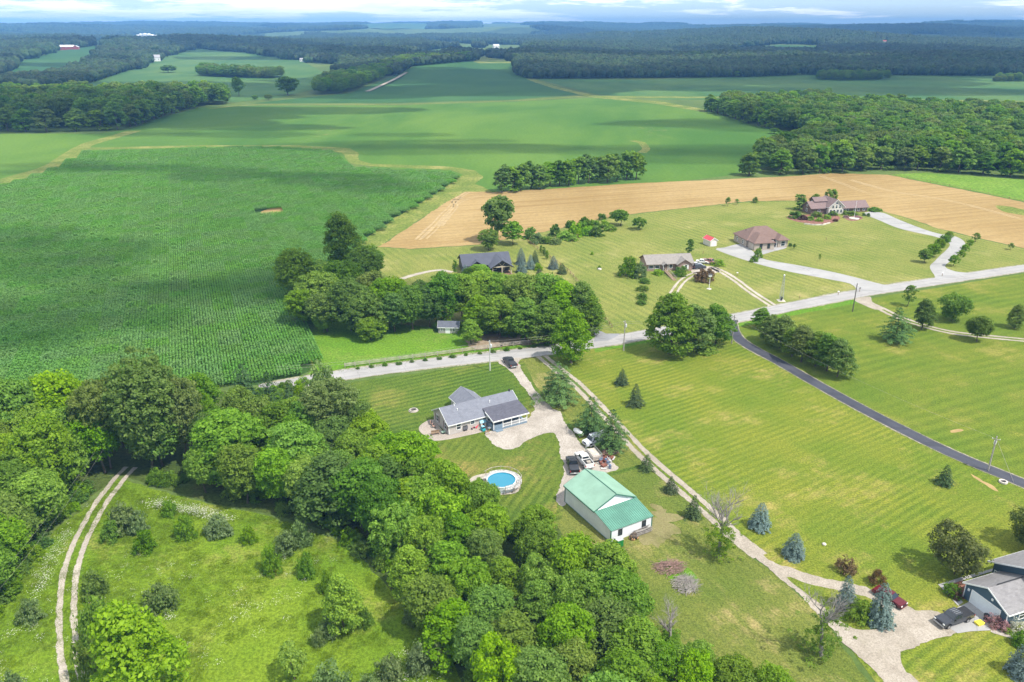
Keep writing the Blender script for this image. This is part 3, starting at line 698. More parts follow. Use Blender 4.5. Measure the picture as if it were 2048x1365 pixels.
def crown(name, seed, Hh, W, ncl, per, leaf, shape='round', m=None, base=0.22, gaps=0.12, cl=(0.055, 0.150)):
    """leafy crown for a tree Hh tall and W wide"""
    rng = np.random.default_rng(seed)
    d = unit(rng.normal(size=(ncl * 2, 3)) + np.array([0, 0, 0.25]))[:ncl]
    # uneven outline: a handful of lobes swell or pinch the radius
    lob = unit(rng.normal(size=(9, 3)))
    amp = rng.uniform(-0.36, 0.38, 9)
    rad = 1 + (np.exp(-(1 - d @ lob.T) * 6.5) * amp).sum(1)
    r = rad * np.where(rng.uniform(size=ncl) < 0.72, rng.uniform(0.80, 0.98, ncl), rng.uniform(0.3, 0.8, ncl))
    cz = Hh * (base + (1 - base) * 0.5)
    hz = Hh * (1 - base) * 0.5
    zt = d[:, 2] * r
    wid = np.ones(ncl)
    if shape == 'vase':
        wid = 0.72 + 0.33 * zt
    elif shape == 'egg':
        wid = 0.92 - 0.30 * zt
    elif shape == 'column':
        wid = 0.85 - 0.12 * zt
    elif shape == 'flat':
        wid = 1.0 + 0.12 * zt
    c = np.stack([d[:, 0] * r * W / 2 * wid, d[:, 1] * r * W / 2 * wid, cz + zt * hz], 1)
    cr = rng.uniform(cl[0], cl[1], ncl) * W
    c *= np.array([0.90, 0.90, 1]); c[:, 2] -= cr * 0.25
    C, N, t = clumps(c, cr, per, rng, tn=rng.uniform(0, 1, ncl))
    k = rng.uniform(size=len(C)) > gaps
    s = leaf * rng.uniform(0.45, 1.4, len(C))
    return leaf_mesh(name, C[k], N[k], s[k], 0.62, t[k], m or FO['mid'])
def bare_mesh(name, seed, Hh, W, depth=3, m=None, r0=None, spread=0.55, kids=(3, 5), first=0.35):
    """trunk with limbs: tapered tubes branching a few times"""
    rng = random.Random(seed)
    mb = MB()
    def grow(p, d, L, r, lev):
        n = 3
        for i in range(n):
            d = (d + Vector((rng.uniform(-1, 1), rng.uniform(-1, 1), rng.uniform(-0.3, 0.6))) * 0.12).normalized()
            q = p + d * (L / n)
            mb.cyl(p, q, r * (1 - i * 0.22), r * (1 - (i + 1) * 0.22), 6 if lev < 2 else 4, False)
            p = q
            if lev < depth and (i >= 1 or lev > 0):
                for _ in range(rng.randint(*kids) if i < n - 1 else 2):
                    a = rng.uniform(0, 2 * math.pi)
                    b = (d * rng.uniform(0.5, 1.0) + Vector((math.cos(a), math.sin(a), rng.uniform(-0.1, 0.35))) * spread * rng.uniform(0.7, 1.4)).normalized()
                    grow(p, b, L * rng.uniform(0.36, 0.62), r * (1 - (i + 1) * 0.22) * 0.70, lev + 1)
    grow(Vector((0, 0, -0.2)), Vector((0, 0, 1)), Hh * (0.62 if depth > 1 else first + 0.3), r0 or Hh * 0.022, 0)
    return mb.mesh(name, m or M_BARK, smooth=True)
def conifer(name, seed, Hh, W, tiers, per, leaf, m, droop=0.25, dense=True, ragged=0.12, base=0.04, power=1.0):
    """needle boughs in tiers that widen downward"""
    rng = np.random.default_rng(seed)
    Cs, Ns, Ts, Ss = [], [], [], []
    for i in range(tiers):
        f = (i + 0.5) / tiers
        z = Hh * (base + (1 - base) * (1 - f))
        R = W / 2 * (f ** power) * 0.98 + 0.04 * W
        nb = max(4, int((6 if dense else 4) + f * (13 if dense else 6)))
        a0 = rng.uniform(0, 6.28)
        for b in range(nb):
            a = a0 + 6.283 * b / nb + rng.normal() * 0.16
            Rb = R * (1 + rng.normal() * ragged)
            n = max(4, int(per * (0.35 + 0.65 * f)))
            q = rng.uniform(0.25 if dense else 0.12, 1.0, n) ** 0.7
            side = rng.normal(size=n) * (0.10 + 0.5 / nb) * Rb * (0.45 + 0.55 * (1 - q))
            dr = droop * Rb * (q ** 2) - 0.10 * Rb * np.sin(q * 3.14)
            C = np.stack([math.cos(a) * Rb * q - math.sin(a) * side, math.sin(a) * Rb * q + math.cos(a) * side, z - dr + rng.normal(size=n) * 0.009 * Hh], 1)
            N = unit(np.stack([np.full(n, math.cos(a) * 0.55), np.full(n, math.sin(a) * 0.55), np.full(n, 0.75)], 1) + rng.normal(size=(n, 3)) * 0.38)
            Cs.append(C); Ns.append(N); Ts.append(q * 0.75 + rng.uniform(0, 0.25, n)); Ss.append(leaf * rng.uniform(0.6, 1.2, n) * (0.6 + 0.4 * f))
    C = np.concatenate(Cs)
    C[:, 2] = np.maximum(C[:, 2], 0.05)
    return leaf_mesh(name, C, np.concatenate(Ns), np.concatenate(Ss), 0.5, np.concatenate(Ts), m)
def bush(name, seed, Hh, W, ncl, per, leaf, m):
    rng = np.random.default_rng(seed)
    d = unit(rng.normal(size=(ncl, 3)))
    d[:, 2] = np.abs(d[:, 2])
    lob = unit(rng.normal(size=(7, 3)) + np.array([0, 0, 0.4]))
    k = 1 + (np.exp(-(1 - d @ lob.T) * 6) * rng.uniform(-0.35, 0.35, 7)).sum(1)
    r = rng.uniform(0.35, 1.0, ncl) ** 0.6 * k
    c = d * r[:, None] * np.array([W / 2, W / 2, Hh]) * 0.88
    cr = rng.uniform(0.06, 0.16, ncl) * W
    C, N, t = clumps(c, cr, per, rng, 0.8, tn=rng.uniform(0, 1, ncl), low=-0.6)
    n = len(C) // 12          # stray shoots
    q = rng.integers(0, len(C), n)
    C[q] = C[q] * np.array([1.08, 1.08, 1.0]) + np.stack([rng.normal(size=n) * 0.05 * W, rng.normal(size=n) * 0.05 * W, rng.uniform(0, 0.14, n) * Hh], 1)
    C[:, 2] = np.maximum(C[:, 2], 0.03)
    return leaf_mesh(name, C, N, leaf * rng.uniform(0.6, 1.2, len(C)), 0.6, t, m)
def lump(name, rng, crowns, m, sub=2):
    """far canopy: knobbly crowns side by side; crowns = (x, y, z, radius, height)"""
    bm = bmesh.new()
    tl = []
    for x, y, z, r, hh in crowns:
        b = bmesh.ops.create_icosphere(bm, subdivisions=sub, radius=1.0)['verts']
        ph = rng.uniform(0, 9, 3)
        base = rng.uniform(0, 0.6)
        for v in b:
            c = v.co.copy()
            k = 1 + 0.20 * math.sin(c.x * 4.1 + ph[0]) * math.sin(c.y * 4.7 + ph[1]) * math.sin(c.z * 3.9 + ph[2]) + rng.normal() * 0.085
            v.co = Vector((x + c.x * r * k, y + c.y * r * k, z + c.z * hh * k))
        tl += [base] * 0
    me = bpy.data.meshes.new(name)
    bm.to_mesh(me)
    bm.free()
    nf = len(me.polygons)
    per = nf // len(crowns)
    t = np.repeat(rng.uniform(0.0, 0.65, len(crowns)), per) + rng.uniform(-0.1, 0.4, nf)
    a = me.attributes.new('tint', 'FLOAT', 'FACE')
    a.data.foreach_set('value', np.clip(t, 0, 1).astype(np.float32))
    me.materials.append(m)
    return me

# ------------------------------------------------------------------ far woods (one mass), outside the surveyed fields
FIELDS = [[(505, 210), (700, 188), (828, 137), (960, 130), (1026, 122), (1030, 150), (1060, 157), (1170, 190), (1024, 206)],
          [(1030, 157), (1300, 161), (1600, 151), (2048, 153), (2500, 160), (2500, 280), (2048, 225), (1880, 213), (1700, 206), (1580, 196), (1480, 194), (1330, 204), (1190, 196)],
          [(-400, 330), (-400, 200), (0, 182), (60, 178), (150, 170), (330, 118), (400, 104), (470, 110), (600, 124), (690, 130), (640, 165), (600, 195), (470, 210), (398, 200), (340, 190), (0, 190)],
          [(-200, 185), (0, 150), (30, 126), (120, 110), (235, 102), (190, 128), (130, 146), (70, 158)],
          [(130, 100), (160, 87), (310, 87), (285, 98), (210, 106)], [(790, 110), (855, 98), (955, 88), (940, 106), (880, 113), (810, 117)],
          [(1436, 103), (1480, 97), (1560, 95), (1645, 96), (1655, 102), (1560, 104)],
          [(685, 71), (760, 65), (865, 65), (855, 73), (770, 75)], [(940, 136), (948, 112), (966, 104), (990, 118), (1030, 120), (1030, 150), (960, 150)],
          [(500, 79), (600, 73), (640, 75), (560, 82)], [(1790, 82), (1830, 77), (1900, 80), (1860, 84)]]
for _u, _v, _w in ((138, 110, 22), (117, 109, 14), (155, 110, 10), (815, 116, 14), (608, 124, 12), (992, 100, 12), (1252, 79, 14), (1290, 76, 12), (1336, 74, 14), (1766, 95, 10), (975, 64, 16), (1505, 72, 14), (295, 84, 26)):
    FIELDS.append([(_u - _w, _v - 2), (_u + _w, _v - 2), (_u + _w * 1.1, _v + 6), (_u - _w * 1.1, _v + 6)])
CLEAR = [(-900, 700), (-900, 200), (0, 190), (398, 186), (470, 150), (1028, 122), (1030, 156), (2048, 152), (2900, 165), (2900, 800)]
def far_woods():
    rng = np.random.default_rng(5)
    tree_src = [lump('far_tree_%d' % i, rng, [(0, 0, 8.5, 5.4, 6.2)] + [(rng.uniform(-3, 3), rng.uniform(-3, 3), rng.uniform(6, 12), rng.uniform(2.2, 3.6), rng.uniform(2.2, 3.6)) for _ in range(6)], FO['forest'], 2) for i in range(4)]
    pat_src = []
    for i in range(4):
        cr = []
        for _ in range(16):
            a, q = rng.uniform(0, 6.28), math.sqrt(rng.uniform()) * 22
            r = rng.uniform(4.5, 7.5)
            cr.append((q * math.cos(a), q * math.sin(a), rng.uniform(6.5, 11.5), r, r * rng.uniform(0.9, 1.3)))
        pat_src.append(lump('far_grove_%d' % i, rng, cr, FO['forest'], 2))
    pts, scl, rot, idx = [], [], [], []
    d = 1050.0
    while d < 13800:
        s = 8.5 if d < 1900 else (26.0 if d < 4300 else 26 + (d - 4300) * 0.0045)
        n = int(2 * math.radians(38) * d / s)
        a = np.radians(-38) + (np.arange(n) + rng.uniform(-0.4, 0.4, n)) * s / d
        dd = d + rng.uniform(-0.45, 0.45, n) * s
        x, y = np.sin(a) * dd, np.cos(a) * dd
        u, v = PIX(x, y, 0.0)
        keep = np.ones(n, bool)
        for f in FIELDS:
            keep &= ~inpoly(u, v, f)
        keep &= ~((v > 150) & inpoly(u, v, CLEAR)) & (v < 215)
        keep &= ~((d < 1900) & (u > 640) & (u < 760) & (v > 180))
        keep &= (0.6 * vnoise(x, y, 520, 8) + 0.4 * vnoise(x, y, 170, 9) > 0.20) & ((0.75 * vnoise(x, y * 0.7, 800, 15) + 0.25 * vnoise(x, y, 300, 9) > 0.36) | (d < 2600) | ((x > 60) & (d < 3600)) | ((x > 60) & (d < 6000) & (vnoise(x, y * 0.8, 600, 23) > 0.27)))
        x, y = x[keep], y[keep]
        k = len(x)
        if k:
            pts.append(np.stack([x, y, H(x, y)], 1))
            sc = rng.uniform(0.75, 1.25, k) * (0.8 + 0.5 * vnoise(x, y, 260, 4))
            sx = sc * (s / 26.0 if d >= 1900 else 1.0)
            hz = sc if d < 1900 else sc * min(1.5, 1 + (d - 1900) / 9000)
            scl.append(np.stack([sx, sx, hz], 1))
            rot.append(np.stack([np.zeros(k), np.zeros(k), rng.uniform(0, 6.28, k)], 1))
            idx.append(rng.integers(0, 4, k) + (0 if d < 1900 else 4))
        d += s * 0.92
    # source order follows the collection's alphabetical order: groves sort by their object number
    scatter('far_woods', 'blue green woods and wooded ridges toward the horizon', 'woods', np.concatenate(pts), np.concatenate(scl), np.concatenate(rot), np.concatenate(idx), tree_src + pat_src)
    print('far woods', sum(len(p) for p in pts))
    return tree_src
FAR_TREE = far_woods()

# ------------------------------------------------------------------ haze and clouds
def build_air():
    m, t = newmat('haze_air')
    vol = t.n('ShaderNodeVolumePrincipled', Color=(0.22, 0.52, 1.0), Density=0.000105, Anisotropy=-0.3)
    t.t.links.new(vol, t.n('ShaderNodeOutputMaterial', out=None).inputs[1])
    o = MB().box(-14500, 14500, -900, 17500, -45, 225).build('haze', m)
    setp(o, 'thin blue summer haze over the countryside', 'haze', None, 'stuff')
build_air()
def build_clouds(label, clear, seed, spots):
    m, t = newmat('cloud_vapour')
    d = t.n('ShaderNodeBsdfDiffuse', Color=(0.92, 0.93, 0.95))
    tr = t.n('ShaderNodeBsdfTranslucent', Color=(0.92, 0.93, 0.95))
    mx = t.n('ShaderNodeMixShader', i0=0.5, i1=d, i2=tr)
    finish(t, t.n('ShaderNodeMixShader', i0=clear, i1=mx, i2=t.n('ShaderNodeBsdfTransparent')))
    rng = np.random.default_rng(seed)
    bm = bmesh.new()
    bmesh.ops.create_icosphere(bm, subdivisions=3, radius=1.0)
    bm.verts.ensure_lookup_table()
    SV = np.array([v.co[:] for v in bm.verts])
    SF = np.array([[v.index for v in f.verts] for f in bm.faces])
    bm.free()
    VVS, FFS = [], []
    alt = 950.0
    off = Vector((SUN_AZ[0], SUN_AZ[1], 0)) * (alt / math.tan(SUN_EL))
    # where on the ground each cloud's shade falls: centre pixel, half widths in metres, puffs
    for u, v, hx, hy, n in spots:
        c = P(u, v) + off
        for i in range(n):
            q = Vector((rng.normal() * hx * 0.55, rng.normal() * hy * 0.55, 0))
            rx = hx * rng.uniform(0.35, 0.75); ry = max(hy * rng.uniform(0.35, 0.8), 8); rz = min(min(rx, ry) * 0.6, 90)
            ph = rng.uniform(0, 9, 4)
            zc = alt + rng.uniform(-0.2, 0.6) * rz
            p = SV
            k = 1 + 0.16 * np.sin(p[:, 0] * 3.3 + ph[0]) * np.sin(p[:, 1] * 4.1 + ph[1]) + 0.10 * np.sin(p[:, 0] * 7.7 + ph[2]) * np.sin(p[:, 1] * 8.3 + ph[3])
            FFS.append(SF + len(VVS) * len(SV))
            VVS.append(p * np.array([rx, ry, rz]) * k[:, None] + np.array([c.x + q.x, c.y + q.y, zc]))
    me = bpy.data.meshes.new('clouds')
    me.from_pydata(np.concatenate(VVS).tolist(), [], np.concatenate(FFS).tolist())
    me.polygons.foreach_set('use_smooth', [True] * len(me.polygons))
    setp(mesh_obj('clouds', me, m), label, 'clouds', None, 'stuff')
build_clouds('thin scraps of fair weather cloud high overhead', 0.72, 21, [(555, 372, 62, 26, 4), (190, 335, 85, 20, 4), (40, 505, 55, 26, 4), (330, 610, 105, 18, 5), (640, 560, 40, 12, 3), (60, 700, 40, 14, 3), (980, 295, 150, 30, 5), (1440, 300, 150, 36, 5), (1290, 250, 120, 46, 4), (440, 268, 120, 28, 4), (800, 285, 60, 18, 3)])
build_clouds('heavier fair weather clouds high over the far woods', 0.45, 22, [(80, 232, 240, 90, 9), (250, 240, 150, 60, 5), (20, 246, 170, 60, 7), (190, 246, 150, 50, 6), (1700, 158, 220, 60, 5), (700, 172, 380, 150, 6), (1000, 158, 380, 220, 6), (1400, 178, 320, 90, 5), (1250, 118, 900, 420, 8), (1700, 112, 900, 520, 8), (2050, 130, 600, 400, 6), (30, 135, 260, 130, 4), (600, 120, 300, 120, 4), (560, 100, 900, 500, 5), (1750, 76, 2400, 1200, 8), (1300, 66, 2400, 1500, 5), (300, 72, 1500, 800, 4)])

# ------------------------------------------------------------------ trees
SPEC = {}
def species(key, name, Hh, W, hi, lo):
    SPEC[key] = dict(name=name, H=Hh, W=W, hi=hi, lo=lo)
TR = [bare_mesh('trunk_mesh_%d' % i, 40 + i, 12, 9, 2, M_BARK, 0.26, 0.6, (1, 3)) for i in range(3)]
TRS = bare_mesh('trunk_mesh_small', 50, 5, 3, 1, M_BARK, 0.10, 0.6, (1, 2))
def straight(h):
    return MB().cyl((0, 0, -0.2), (0, 0, h * 0.86), h * 0.018, h * 0.004, 7).mesh('trunk_mesh_straight', M_BARK, smooth=True)
TRC = MB().cyl((0, 0, -0.2), (0, 0, 9.0), 0.20, 0.03, 7).mesh('trunk_mesh_straight', M_BARK, smooth=True)
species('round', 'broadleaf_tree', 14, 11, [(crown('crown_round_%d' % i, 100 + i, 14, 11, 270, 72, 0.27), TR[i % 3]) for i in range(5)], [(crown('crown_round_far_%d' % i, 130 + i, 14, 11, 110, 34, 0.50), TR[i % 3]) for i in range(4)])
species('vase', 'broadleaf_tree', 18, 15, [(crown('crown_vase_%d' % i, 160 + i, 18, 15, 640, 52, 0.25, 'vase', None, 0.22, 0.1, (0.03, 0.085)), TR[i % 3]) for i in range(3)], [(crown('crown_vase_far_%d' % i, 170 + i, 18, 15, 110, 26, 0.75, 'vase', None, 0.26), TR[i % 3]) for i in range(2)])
species('egg', 'broadleaf_tree', 13, 8, [(crown('crown_egg_%d' % i, 190 + i, 13, 8, 220, 64, 0.215, 'egg', None, 0.10), TR[i % 3]) for i in range(3)], [(crown('crown_egg_far_%d' % i, 200 + i, 13, 8, 85, 24, 0.52, 'egg', None, 0.08), TR[i % 3]) for i in range(3)])
species('flat', 'broadleaf_tree', 8, 9, [(crown('crown_flat_%d' % i, 215 + i, 8, 9, 130, 84, 0.20, 'flat', None, 0.14, 0.18), TRS) for i in range(2)], [(crown('crown_flat_far_0', 219, 8, 9, 70, 24, 0.5, 'flat', None, 0.2), TRS)])
species('column', 'columnar_tree', 12, 5, [(crown('crown_column_0', 225, 12, 5, 90, 50, 0.28, 'column', None, 0.05), TRC)], [(crown('crown_column_far_0', 226, 12, 5, 70, 22, 0.4, 'column', None, 0.05), TRC)])
species('small', 'young_tree', 5, 4, [(crown('crown_small_%d' % i, 230 + i, 5, 4, 60, 42, 0.17, 'round', None, 0.22, 0.2), TRS) for i in range(2)], [(crown('crown_small_far_%d' % i, 236 + i, 5, 4, 46, 22, 0.26, 'egg', None, 0.22), TRS) for i in range(2)])
species('spruce', 'spruce_tree', 6, 5.2, [(conifer('spruce_%d' % i, 250 + i, 6, 5.2, 15, 52, 0.17, FO['blue'], 0.10, True, 0.10, 0.03, 0.60), straight(6)) for i in range(3)], [(conifer('spruce_far_%d' % i, 256 + i, 6, 5.2, 11, 18, 0.34, FO['blue'], 0.1, True, 0.1, 0.03, 0.62), straight(6)) for i in range(2)])
species('pine', 'pine_tree', 11, 9, [(conifer('pine_%d' % i, 260 + i, 11, 9.4, 12, 150, 0.25, FO['softpine'], 0.0, False, 0.26, 0.06, 0.62), straight(11)) for i in range(3)], [(conifer('pine_far_%d' % i, 266 + i, 11, 9, 11, 34, 0.5, FO['pine'], 0.05, False, 0.22, 0.06, 0.7), straight(11)) for i in range(2)])
species('fir', 'spruce_tree', 4, 3.4, [(conifer('fir_%d' % i, 270 + i, 4, 3.4, 12, 34, 0.15, FO['spruce'], 0.10, True, 0.2, 0.03, 0.8), straight(4)) for i in range(2)], [(conifer('fir_far_0', 276, 4, 3.4, 9, 14, 0.26, FO['spruce'], 0.1, True, 0.18), straight(4))])
species('bush', 'shrub', 3, 4.4, [(bush('bush_%d' % i, 280 + i, 3, 4.4, 60, 42, 0.17, FO['grey']), None) for i in range(3)], [(bush('bush_far_%d' % i, 286 + i, 3, 4.4, 42, 18, 0.32, FO['grey']), None) for i in range(3)])
species('ball', 'clipped_shrub', 1.8, 2.6, [(bush('ball_%d' % i, 292 + i, 1.8, 2.6, 60, 40, 0.085, FO['rust']), None) for i in range(2)], [(bush('ball_far_0', 296, 1.8, 2.6, 40, 20, 0.17, FO['rust']), None)])
COUNT = {}
def plant(sp, x, y, h, w, fol, label, group=None, cat=None, rz=None, name=None):
    s = SPEC[sp]
    near = math.hypot(x, y) < 290
    lst = s['hi'] if near else s['lo']
    COUNT[sp] = COUNT.get(sp, 0) + 1
    cm, tm = lst[COUNT[sp] % len(lst)]
    nm = name or s['name']
    root = thing(nm, label, cat or ('shrub' if 'shrub' in nm else 'tree'), (x, y, float(H(x, y))), random.uniform(0, 6.28) if rz is None else rz, group)
    root.scale = (w / s['W'], w / s['W'] * random.uniform(0.93, 1.07), h / s['H'])
    root.rotation_euler[0], root.rotation_euler[1] = random.uniform(-0.035, 0.035), random.uniform(-0.035, 0.035)
    o = mesh_obj('crown' if tm else 'foliage', cm, None, root)
    if fol:
        o.material_slots[0].link = 'OBJECT'
        o.material_slots[0].material = FO[fol]
    if tm:
        mesh_obj('trunk', tm, None, root)
    return root
def T(sp, u, vb, vt, wpx, fol, label, group=None, **k):
    """a tree surveyed by the pixel of its foot, of its top and its width in pixels"""
    p = P(u, vb)
    return plant(sp, p.x, p.y, max(0.6, HGT(u, vb, vt)), wpx * MPP(u, vb), fol, label, group, **k)

# lone trees and rows, right side
T('small', 1815, 613, 572, 30, 'olive', 'slim olive young tree at the eastern lane entrance')
T('egg', 1843, 660, 600, 44, 'deep', 'dense oval dark tree beside the eastern lane')
T('pine', 1791, 684, 616, 60, 'softpine', 'layered pine with mulch ring on the eastern lawn')
T('flat', 1905, 642, 592, 66, 'deep', 'wide round dark tree on the eastern lawn')
T('round', 1953, 684, 632, 50, 'olive', 'loose olive tree on the edge of the eastern lane')
T('egg', 2029, 657, 608, 36, 'olive', 'small egg shaped tree at the far end of the eastern lawn')
for i, (u, vb, vt, wp) in enumerate([(1521, 654, 615, 38), (1537, 682, 632, 46), (1560, 694, 631, 58), (1583, 711, 656, 48), (1602, 722, 654, 56), (1630, 730, 664, 54), (1653, 740, 666, 52), (1674, 752, 680, 52)]):
    T('egg', u, vb + 3, vt, wp * 1.14, 'olive' if i % 3 else 'mid', 'olive tree in the row beside the blacktop drive', 'row of trees beside the blacktop drive')
T('egg', 1338, 708, 584, 104, 'mid', 'tallest tree of the clump by the country road')
T('egg', 1388, 703, 606, 86, 'olive', 'yellowish middle tree of the clump by the country road')
T('egg', 1431, 694, 612, 72, 'deep', 'dark shortest tree of the clump by the country road')
T('bush', 1415, 702, 688, 56, 'bright', 'low bright green weed mound under the road clump')
T('egg', 1143, 727, 617, 78, 'mid', 'dense oval maple at the lane entrance')
T('pine', 1116, 804, 724, 78, 'softpine', 'broad pine between the stone drive and lane')
T('pine', 1182, 868, 796, 68, 'softpine', 'pine sheltering the propane tank')
T('pine', 1222, 900, 820, 62, 'softpine', 'pine overhanging the white van')
for u, vb, vt, wp, lb in [(1243, 770, 738, 28, 'small dark spruce nearest the country road in the lot'), (1270, 812, 768, 32, 'dark spruce second from the country road in the lot'), (1292, 940, 909, 30, 'small spruce beside the lane nearest the junk pile'), (1341, 985, 953, 30, 'small spruce beside the lane past the barn'), (1385, 1035, 990, 36, 'dark spruce beside the lane nearest the bare tree'), (1888, 969, 931, 34, 'small dark spruce near the blacktop drive')]:
    T('fir', u, vb, vt, wp, 'spruce', lb)
for u, vb, vt, wp, lb in [(1518, 1056, 1007, 46, 'blue spruce on the lot, farther of two beside the lane'), (1586, 1112, 1066, 46, 'blue spruce on the lot, nearer of two beside the lane'), (1757, 1246, 1166, 56, 'tall blue spruce on the turning circle island'), (1690, 1215, 1152, 44, 'pale thin spruce at the island edge'), (2040, 1350, 1284, 60, 'blue spruce at the corner of the blue house lawn')]:
    T('spruce', u, vb, vt, wp, 'blue', lb)
T('ball', 1690, 1144, 1114, 44, 'rust', 'rust brown clipped shrub, farther of the two by the lane', None)
T('ball', 1756, 1167, 1136, 40, 'rust', 'rust brown clipped shrub, nearer of the two by the lane', None)
T('flat', 1908, 1150, 1062, 112, 'juniper', 'wide spreading tree behind the blue house')
T('flat', 2056, 1095, 1020, 90, 'juniper', 'spreading tree cut by the picture edge above the blue house')
T('bush', 1713, 1240, 1198, 52, 'bright', 'leafy green shrub on the turning circle island')
T('bush', 1905, 1190, 1168, 40, 'deep', 'dark evergreen shrub in the bed beside the blue garage')
T('bush', 2042, 1290, 1262, 40, 'mid', 'rounded green shrub by the blue house flower bed')
# northern houses
for i, (u, vb, vt, wp) in enumerate([(1042, 529, 497, 22), (1043, 546, 515, 22), (1061, 538, 510, 20), (1070, 527, 501, 17), (1107, 538, 512, 22), (1124, 548, 527, 20), (1078, 554, 536, 16)]):
    T('spruce', u, vb, vt, wp, 'spruce' if i in (3, 5, 6) else 'blue', ['tall blue spruce behind its neighbours near the dark roofed house', 'front blue spruce of the cluster near the dark roofed house', 'middle blue spruce near the dark roofed house', 'slim dark spruce behind the blue cluster', 'wide blue spruce standing alone near the fence line', 'low dark spruce against the fence line', 'small dark spruce above the road side trees'][i])
T('bush', 1077, 541, 527, 18, 'yellow', 'round yellow green shrub among the blue spruces')
for i, (u, vb) in enumerate([(1082, 507), (1088, 512), (1094, 519)]):
    T('column', u, vb, vb - 17, 9, 'mid', 'clipped green arborvitae in a short row', 'short row of arborvitae near the fence line')
T('vase', 995, 484, 391, 82, 'olive', 'big cottonwood at the edge of the wheat stubble')
T('round', 977, 501, 459, 46, 'olive', 'pale willow at the foot of the cottonwood')
T('round', 1026, 490, 444, 44, 'bright', 'bright green tree beside the cottonwood')
for i, (u, vb, vt, wp, fo) in enumerate([(1060, 478, 455, 34, 'mid'), (1074, 486, 462, 30, 'grey'), (1091, 487, 470, 26, 'mid'), (1108, 472, 448, 26, 'deep'), (1128, 478, 460, 30, 'bright'), (1140, 456, 437, 22, 'deep'), (1150, 474, 446, 34, 'bright'), (1165, 462, 440, 28, 'mid'), (1178, 470, 450, 36, 'bright'), (1194, 472, 452, 36, 'deep'), (1170, 452, 431, 26, 'deep'), (1190, 455, 436, 24, 'mid'), (1210, 456, 440, 26, 'bright'), (1228, 436, 419, 22, 'deep'), (1112, 488, 474, 28, 'grey'), (1145, 482, 468, 26, 'bright'), (1220, 462, 448, 24, 'bright'), (1205, 440, 424, 18, 'deep')]):
    T('bush', u, vb, vt, wp, fo, 'leafy shrub in the overgrown strip below the wheat stubble', 'shrubs of the overgrown strip')
T('round', 1241, 452, 420, 36, 'deep', 'tallest dark tree at the end of the overgrown strip')
T('flat', 1279, 460, 436, 30, 'deep', 'dark round tree just past the overgrown strip')
for u, vb, vt, wp, sp, fo, lb in [(1455, 413, 394, 13, 'small', 'mid', 'little round tree at the stubble edge, leftmost of three'), (1474, 410, 398, 9, 'small', 'mid', 'tiny sapling at the stubble edge between two others'), (1509, 406, 394, 13, 'bush', 'mid', 'squat bushy tree at the stubble edge, rightmost of three'), (1598, 420, 386, 30, 'egg', 'mid', 'full green tree in front of the two storey house gable end'), (1629, 412, 386, 20, 'egg', 'mid', 'green tree behind the two storey house dormer'), (1657, 405, 377, 20, 'egg', 'mid', 'upright green tree behind the two storey house roof'), (1665, 403, 376, 18, 'egg', 'bright', 'brighter green tree behind the two storey house ridge'), (1378, 510, 477, 19, 'column', 'deep', 'columnar evergreen behind the ranch house'), (1588, 500, 488, 9, 'small', 'deep', 'newly planted sapling on the sloping north lawn'), (1639, 522, 508, 6, 'small', 'olive', 'thin staked sapling on the sloping north lawn'), (2020, 500, 486, 14, 'small', 'olive', 'lone small tree at the stubble corner'), (1184, 510, 502, 7, 'fir', 'mid', 'tiny evergreen alone on the north lawn'), (1198, 538, 530, 8, 'bush', 'mid', 'little bush next to the white boulder')]:
    T(sp, u, vb, vt, wp, fo, lb)
for i, (u, vb, vt, wp) in enumerate([(1848, 526, 497, 30), (1866, 514, 488, 26), (1878, 503, 478, 24), (1888, 492, 470, 22), (1897, 482, 462, 20)]):
    T('round', u, vb, vt, wp, 'mid', 'round young tree lining the curved concrete drive, house side', 'trees lining the curved concrete drive on the house side')
for i, (u, vb, vt, wp) in enumerate([(1906, 533, 510, 24), (1919, 520, 500, 21), (1929, 508, 489, 20), (1938, 497, 479, 18), (1950, 484, 466, 18)]):
    T('small', u, vb, vt, wp, 'mid', 'small young tree lining the curved concrete drive, field side', 'trees lining the curved concrete drive on the field side')
for u, vb, vt, wp, fo, lb in [(1256, 553, 513, 42, 'mid', 'large green shrub at the ranch house gable end'), (1279, 556, 523, 32, 'grey', 'grey green tree before the ranch house corner'), (1362, 552, 530, 30, 'mid', 'weeping shrub beside the ranch house ramp'), (1316, 549, 539, 26, 'yellow', 'low yellow green shrub before the ranch house'), (1290, 566, 556, 26, 'deep', 'low dark shrub, farthest of the lawn row'), (1286, 582, 570, 28, 'mid', 'low shrub, second of the lawn row'), (1284, 598, 586, 26, 'deep', 'low shrub, third of the lawn row'), (1283, 609, 600, 24, 'deep', 'flat dark shrub, nearest the road of the lawn row'), (1411, 563, 534, 44, 'rust', 'leaning half bare brown tree by the ranch drive'), (1436, 531, 520, 30, 'bright', 'clipped hedge mound beside the ranch parking'), (1515, 516, 496, 20, 'mid', 'green shrub at the hip roofed house drive corner'), (1508, 524, 510, 18, 'mid', 'low green shrub at the bend of the concrete drive'), (1581, 493, 485, 9, 'deep', 'small round shrub off the hip roofed house corner'), (1478, 508, 500, 1, 'mid', '')]:
    if lb:
        T('bush', u, vb, vt, wp, fo, lb)
